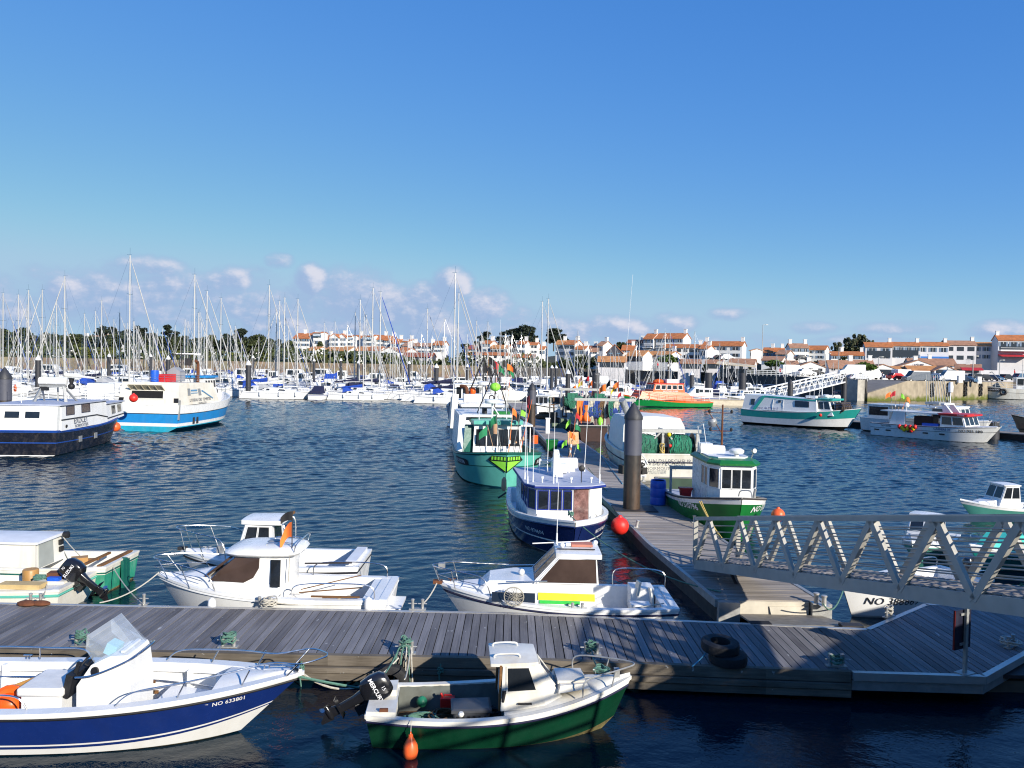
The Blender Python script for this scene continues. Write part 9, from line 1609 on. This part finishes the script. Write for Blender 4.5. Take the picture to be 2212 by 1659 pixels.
# ------------------------------------------------------------ gear on the finger pontoon
p=gp(1421,1090,.5); t=thing('blue_drum','upright blue plastic drum on the finger pontoon beside the thick pile','drum',p); b=MB(); b.lathe([(.26,0),(.285,.03),(.29,.28),(.282,.3),(.29,.32),(.29,.6),(.282,.62),(.29,.64),(.285,.86),(.26,.90)],(0,0,0),24); b.build('barrel',BLUEP,t); b=MB(); b.lathe([(.265,.90),(.265,.915),(.22,.90)],(0,0,0),24); b.build('lid',BLUEP,t)
def post(px,py,label,tilt=0):
    p=gp(px,py,.5); b=MB(); b.lathe([(.05,0),(.045,.18),(.062,.2),(.062,.225),(.03,.235)],(0,0,0),12); b.box((0,0,.008),(.2,.2,.016)); o=b.build('bollard',ALU); o.location=p; o.rotation_euler=(0,tilt,0); tag(o,label,'bollard')
post(1375,1139,'single bollard on the finger pontoon beside the red ball fender',R(10)); post(1763,1303,'left bollard of the pair at the pontoon landing'); post(1780,1309,'right bollard of the pair at the pontoon landing'); post(1500,1128,'bollard at the mooring rope of the bright green boat'); post(1390,1040,'bollard half hidden behind the thick pile')
def gear(px,py,fn,name,label,cat,z=.5,rz=0):
    p=gp(px,py,z); b=MB(); m=fn(b); o=b.build(name,m); o.location=p; o.rotation_euler=(0,0,rz); return tag(o,label,cat)
def g_bin(b): b.loft([[(sx*a,sy*a*.8,z) for sx,sy in ((-1,-1),(1,-1),(1,1),(-1,1))] for a,z in ((.27,0),(.34,.6),(.37,.6),(.37,.67),(.28,.7))]); return GREENB
gear(1192,974,g_bin,'waste_bin','green bin standing on the finger pontoon right of the teal boat','bin')
def g_tarp(b): b.ball((0,0,.18),.36,12,0,(1.1,.8,.7)); return BLUEC
gear(1215,966,g_tarp,'tarpaulin','crumpled blue tarpaulin beside the green bin','tarpaulin')
def g_board(b): b.box((0,0,.4),(.75,.05,.8),0,.3,0,-.2); return PLY
gear(1238,960,g_board,'wooden_board','upright plywood board with gear beside the blue tarpaulin','board')
def g_ped(b): b.box((0,0,.55),(.3,.25,1.1)); b.box((0,0,1.12),(.36,.3,.08)); return WHITE
gear(1183,936,g_ped,'service_pedestal','white service pedestal on the finger pontoon by the second pile','pedestal')
def g_crates(b):
    for k,(x,y,z) in enumerate(((0,0,.2),(.7,.1,.2),(.1,.05,.6),(-.6,.2,.2))): b.box((x,y,z),(.6,.45,.38),0,.1*k)
    return mat('dull_crate',(.12,.16,.10),.7,var=.3)
o=gear(1215,925,g_crates,'crate_heap','heap of dull fish crates on the finger pontoon','crates'); o['kind']='stuff'
def g_net(b): b.ball((0,0,.2),.7,14,0,(1.2,1,.55)); coil(b,(0,0,.5),.03,.5,7,0,3,.1); return NETB
gear(1208,905,g_net,'net_heap','brown net heap on the finger pontoon under the net boats','net'); gear(1175,905,g_net,'net_heap','dark net heap by the foot of the second pile','net')
p=gp(1232,990,.5); t=thing('marker_flags','bundle of orange and lime marker flags leaning on the finger pontoon','marker flags',p); flagset(t,[(0,0,1.5,-.1,.0,FLAGO,.34,.4),(.1,.1,1.0,-.3,.1,LIME,.28,2.9),(-.1,.1,2.2,.1,.1,LIME,.28,2.8),(.0,.2,2.5,.3,.1,FLAGR,.25,.3),(.15,0,.8,.2,0,LIME,.25,.4),(-.1,-.1,1.9,.35,.2,FLAGG,.28,.2)],(0,0,.02))
p=gp(1262,900,.5); t=thing('marker_flags','tall bundle of orange marker poles standing among the net boats','marker flags',p); flagset(t,[(k*.22-.8,.1*(k%3),3.2+.5*((k*3)%4),.1*(k%3)-.1,0,[FLAGO,None,FLAGO,YELLOW,None,None,FLAGR,FLAGO][k],.42,2.7) for k in range(8)],(0,0,.02))
rope(gp(1310,1060,.52),gp(1270,1010,.6),.0,.016,ROPEG,'green line lying on the finger pontoon'); rope(gp(1345,1045,.52),gp(1300,985,.55),.0,.016,mat('light_blue_rope',(.12,.42,.55),.9),'light blue line lying on the finger pontoon')
def g_posts(b):
    for k,(x,y,h_,lx) in enumerate(((-.8,0,2.1,.1),(-.3,.3,2.3,-.1),(.3,.1,1.9,.2),(.8,.3,2.2,-.2))): b.bar((x,y,0),(x+lx,y,h_),.12,.12)
    b.bar((-.8,.1,1.6),(.7,.2,1.9),.1,.1); b.box((-.4,-.1,.5),(.7,.5,1.0)); b.box((.5,.1,.35),(.6,.6,.7)); return mat('brown_frame',(.14,.085,.05),.8,var=.3)
o=gear(1205,915,g_posts,'drying_frame','brown timber drying frame with boxes on the finger pontoon','frame'); 
def g_dark(b): coil(b,(0,0,.1),.035,.35,8,0,5,.35); b.box((-.5,.3,.2),(.5,.4,.4),0,.4); b.box((.3,.2,.15),(.4,.3,.3),0,.8); return mat('dark_gear',(.03,.028,.026),.8,var=.4)
o=gear(1375,1025,g_dark,'gear_heap','dark heap of gear on the pontoon edge beside the white trawler stern','gear'); o['kind']='stuff'
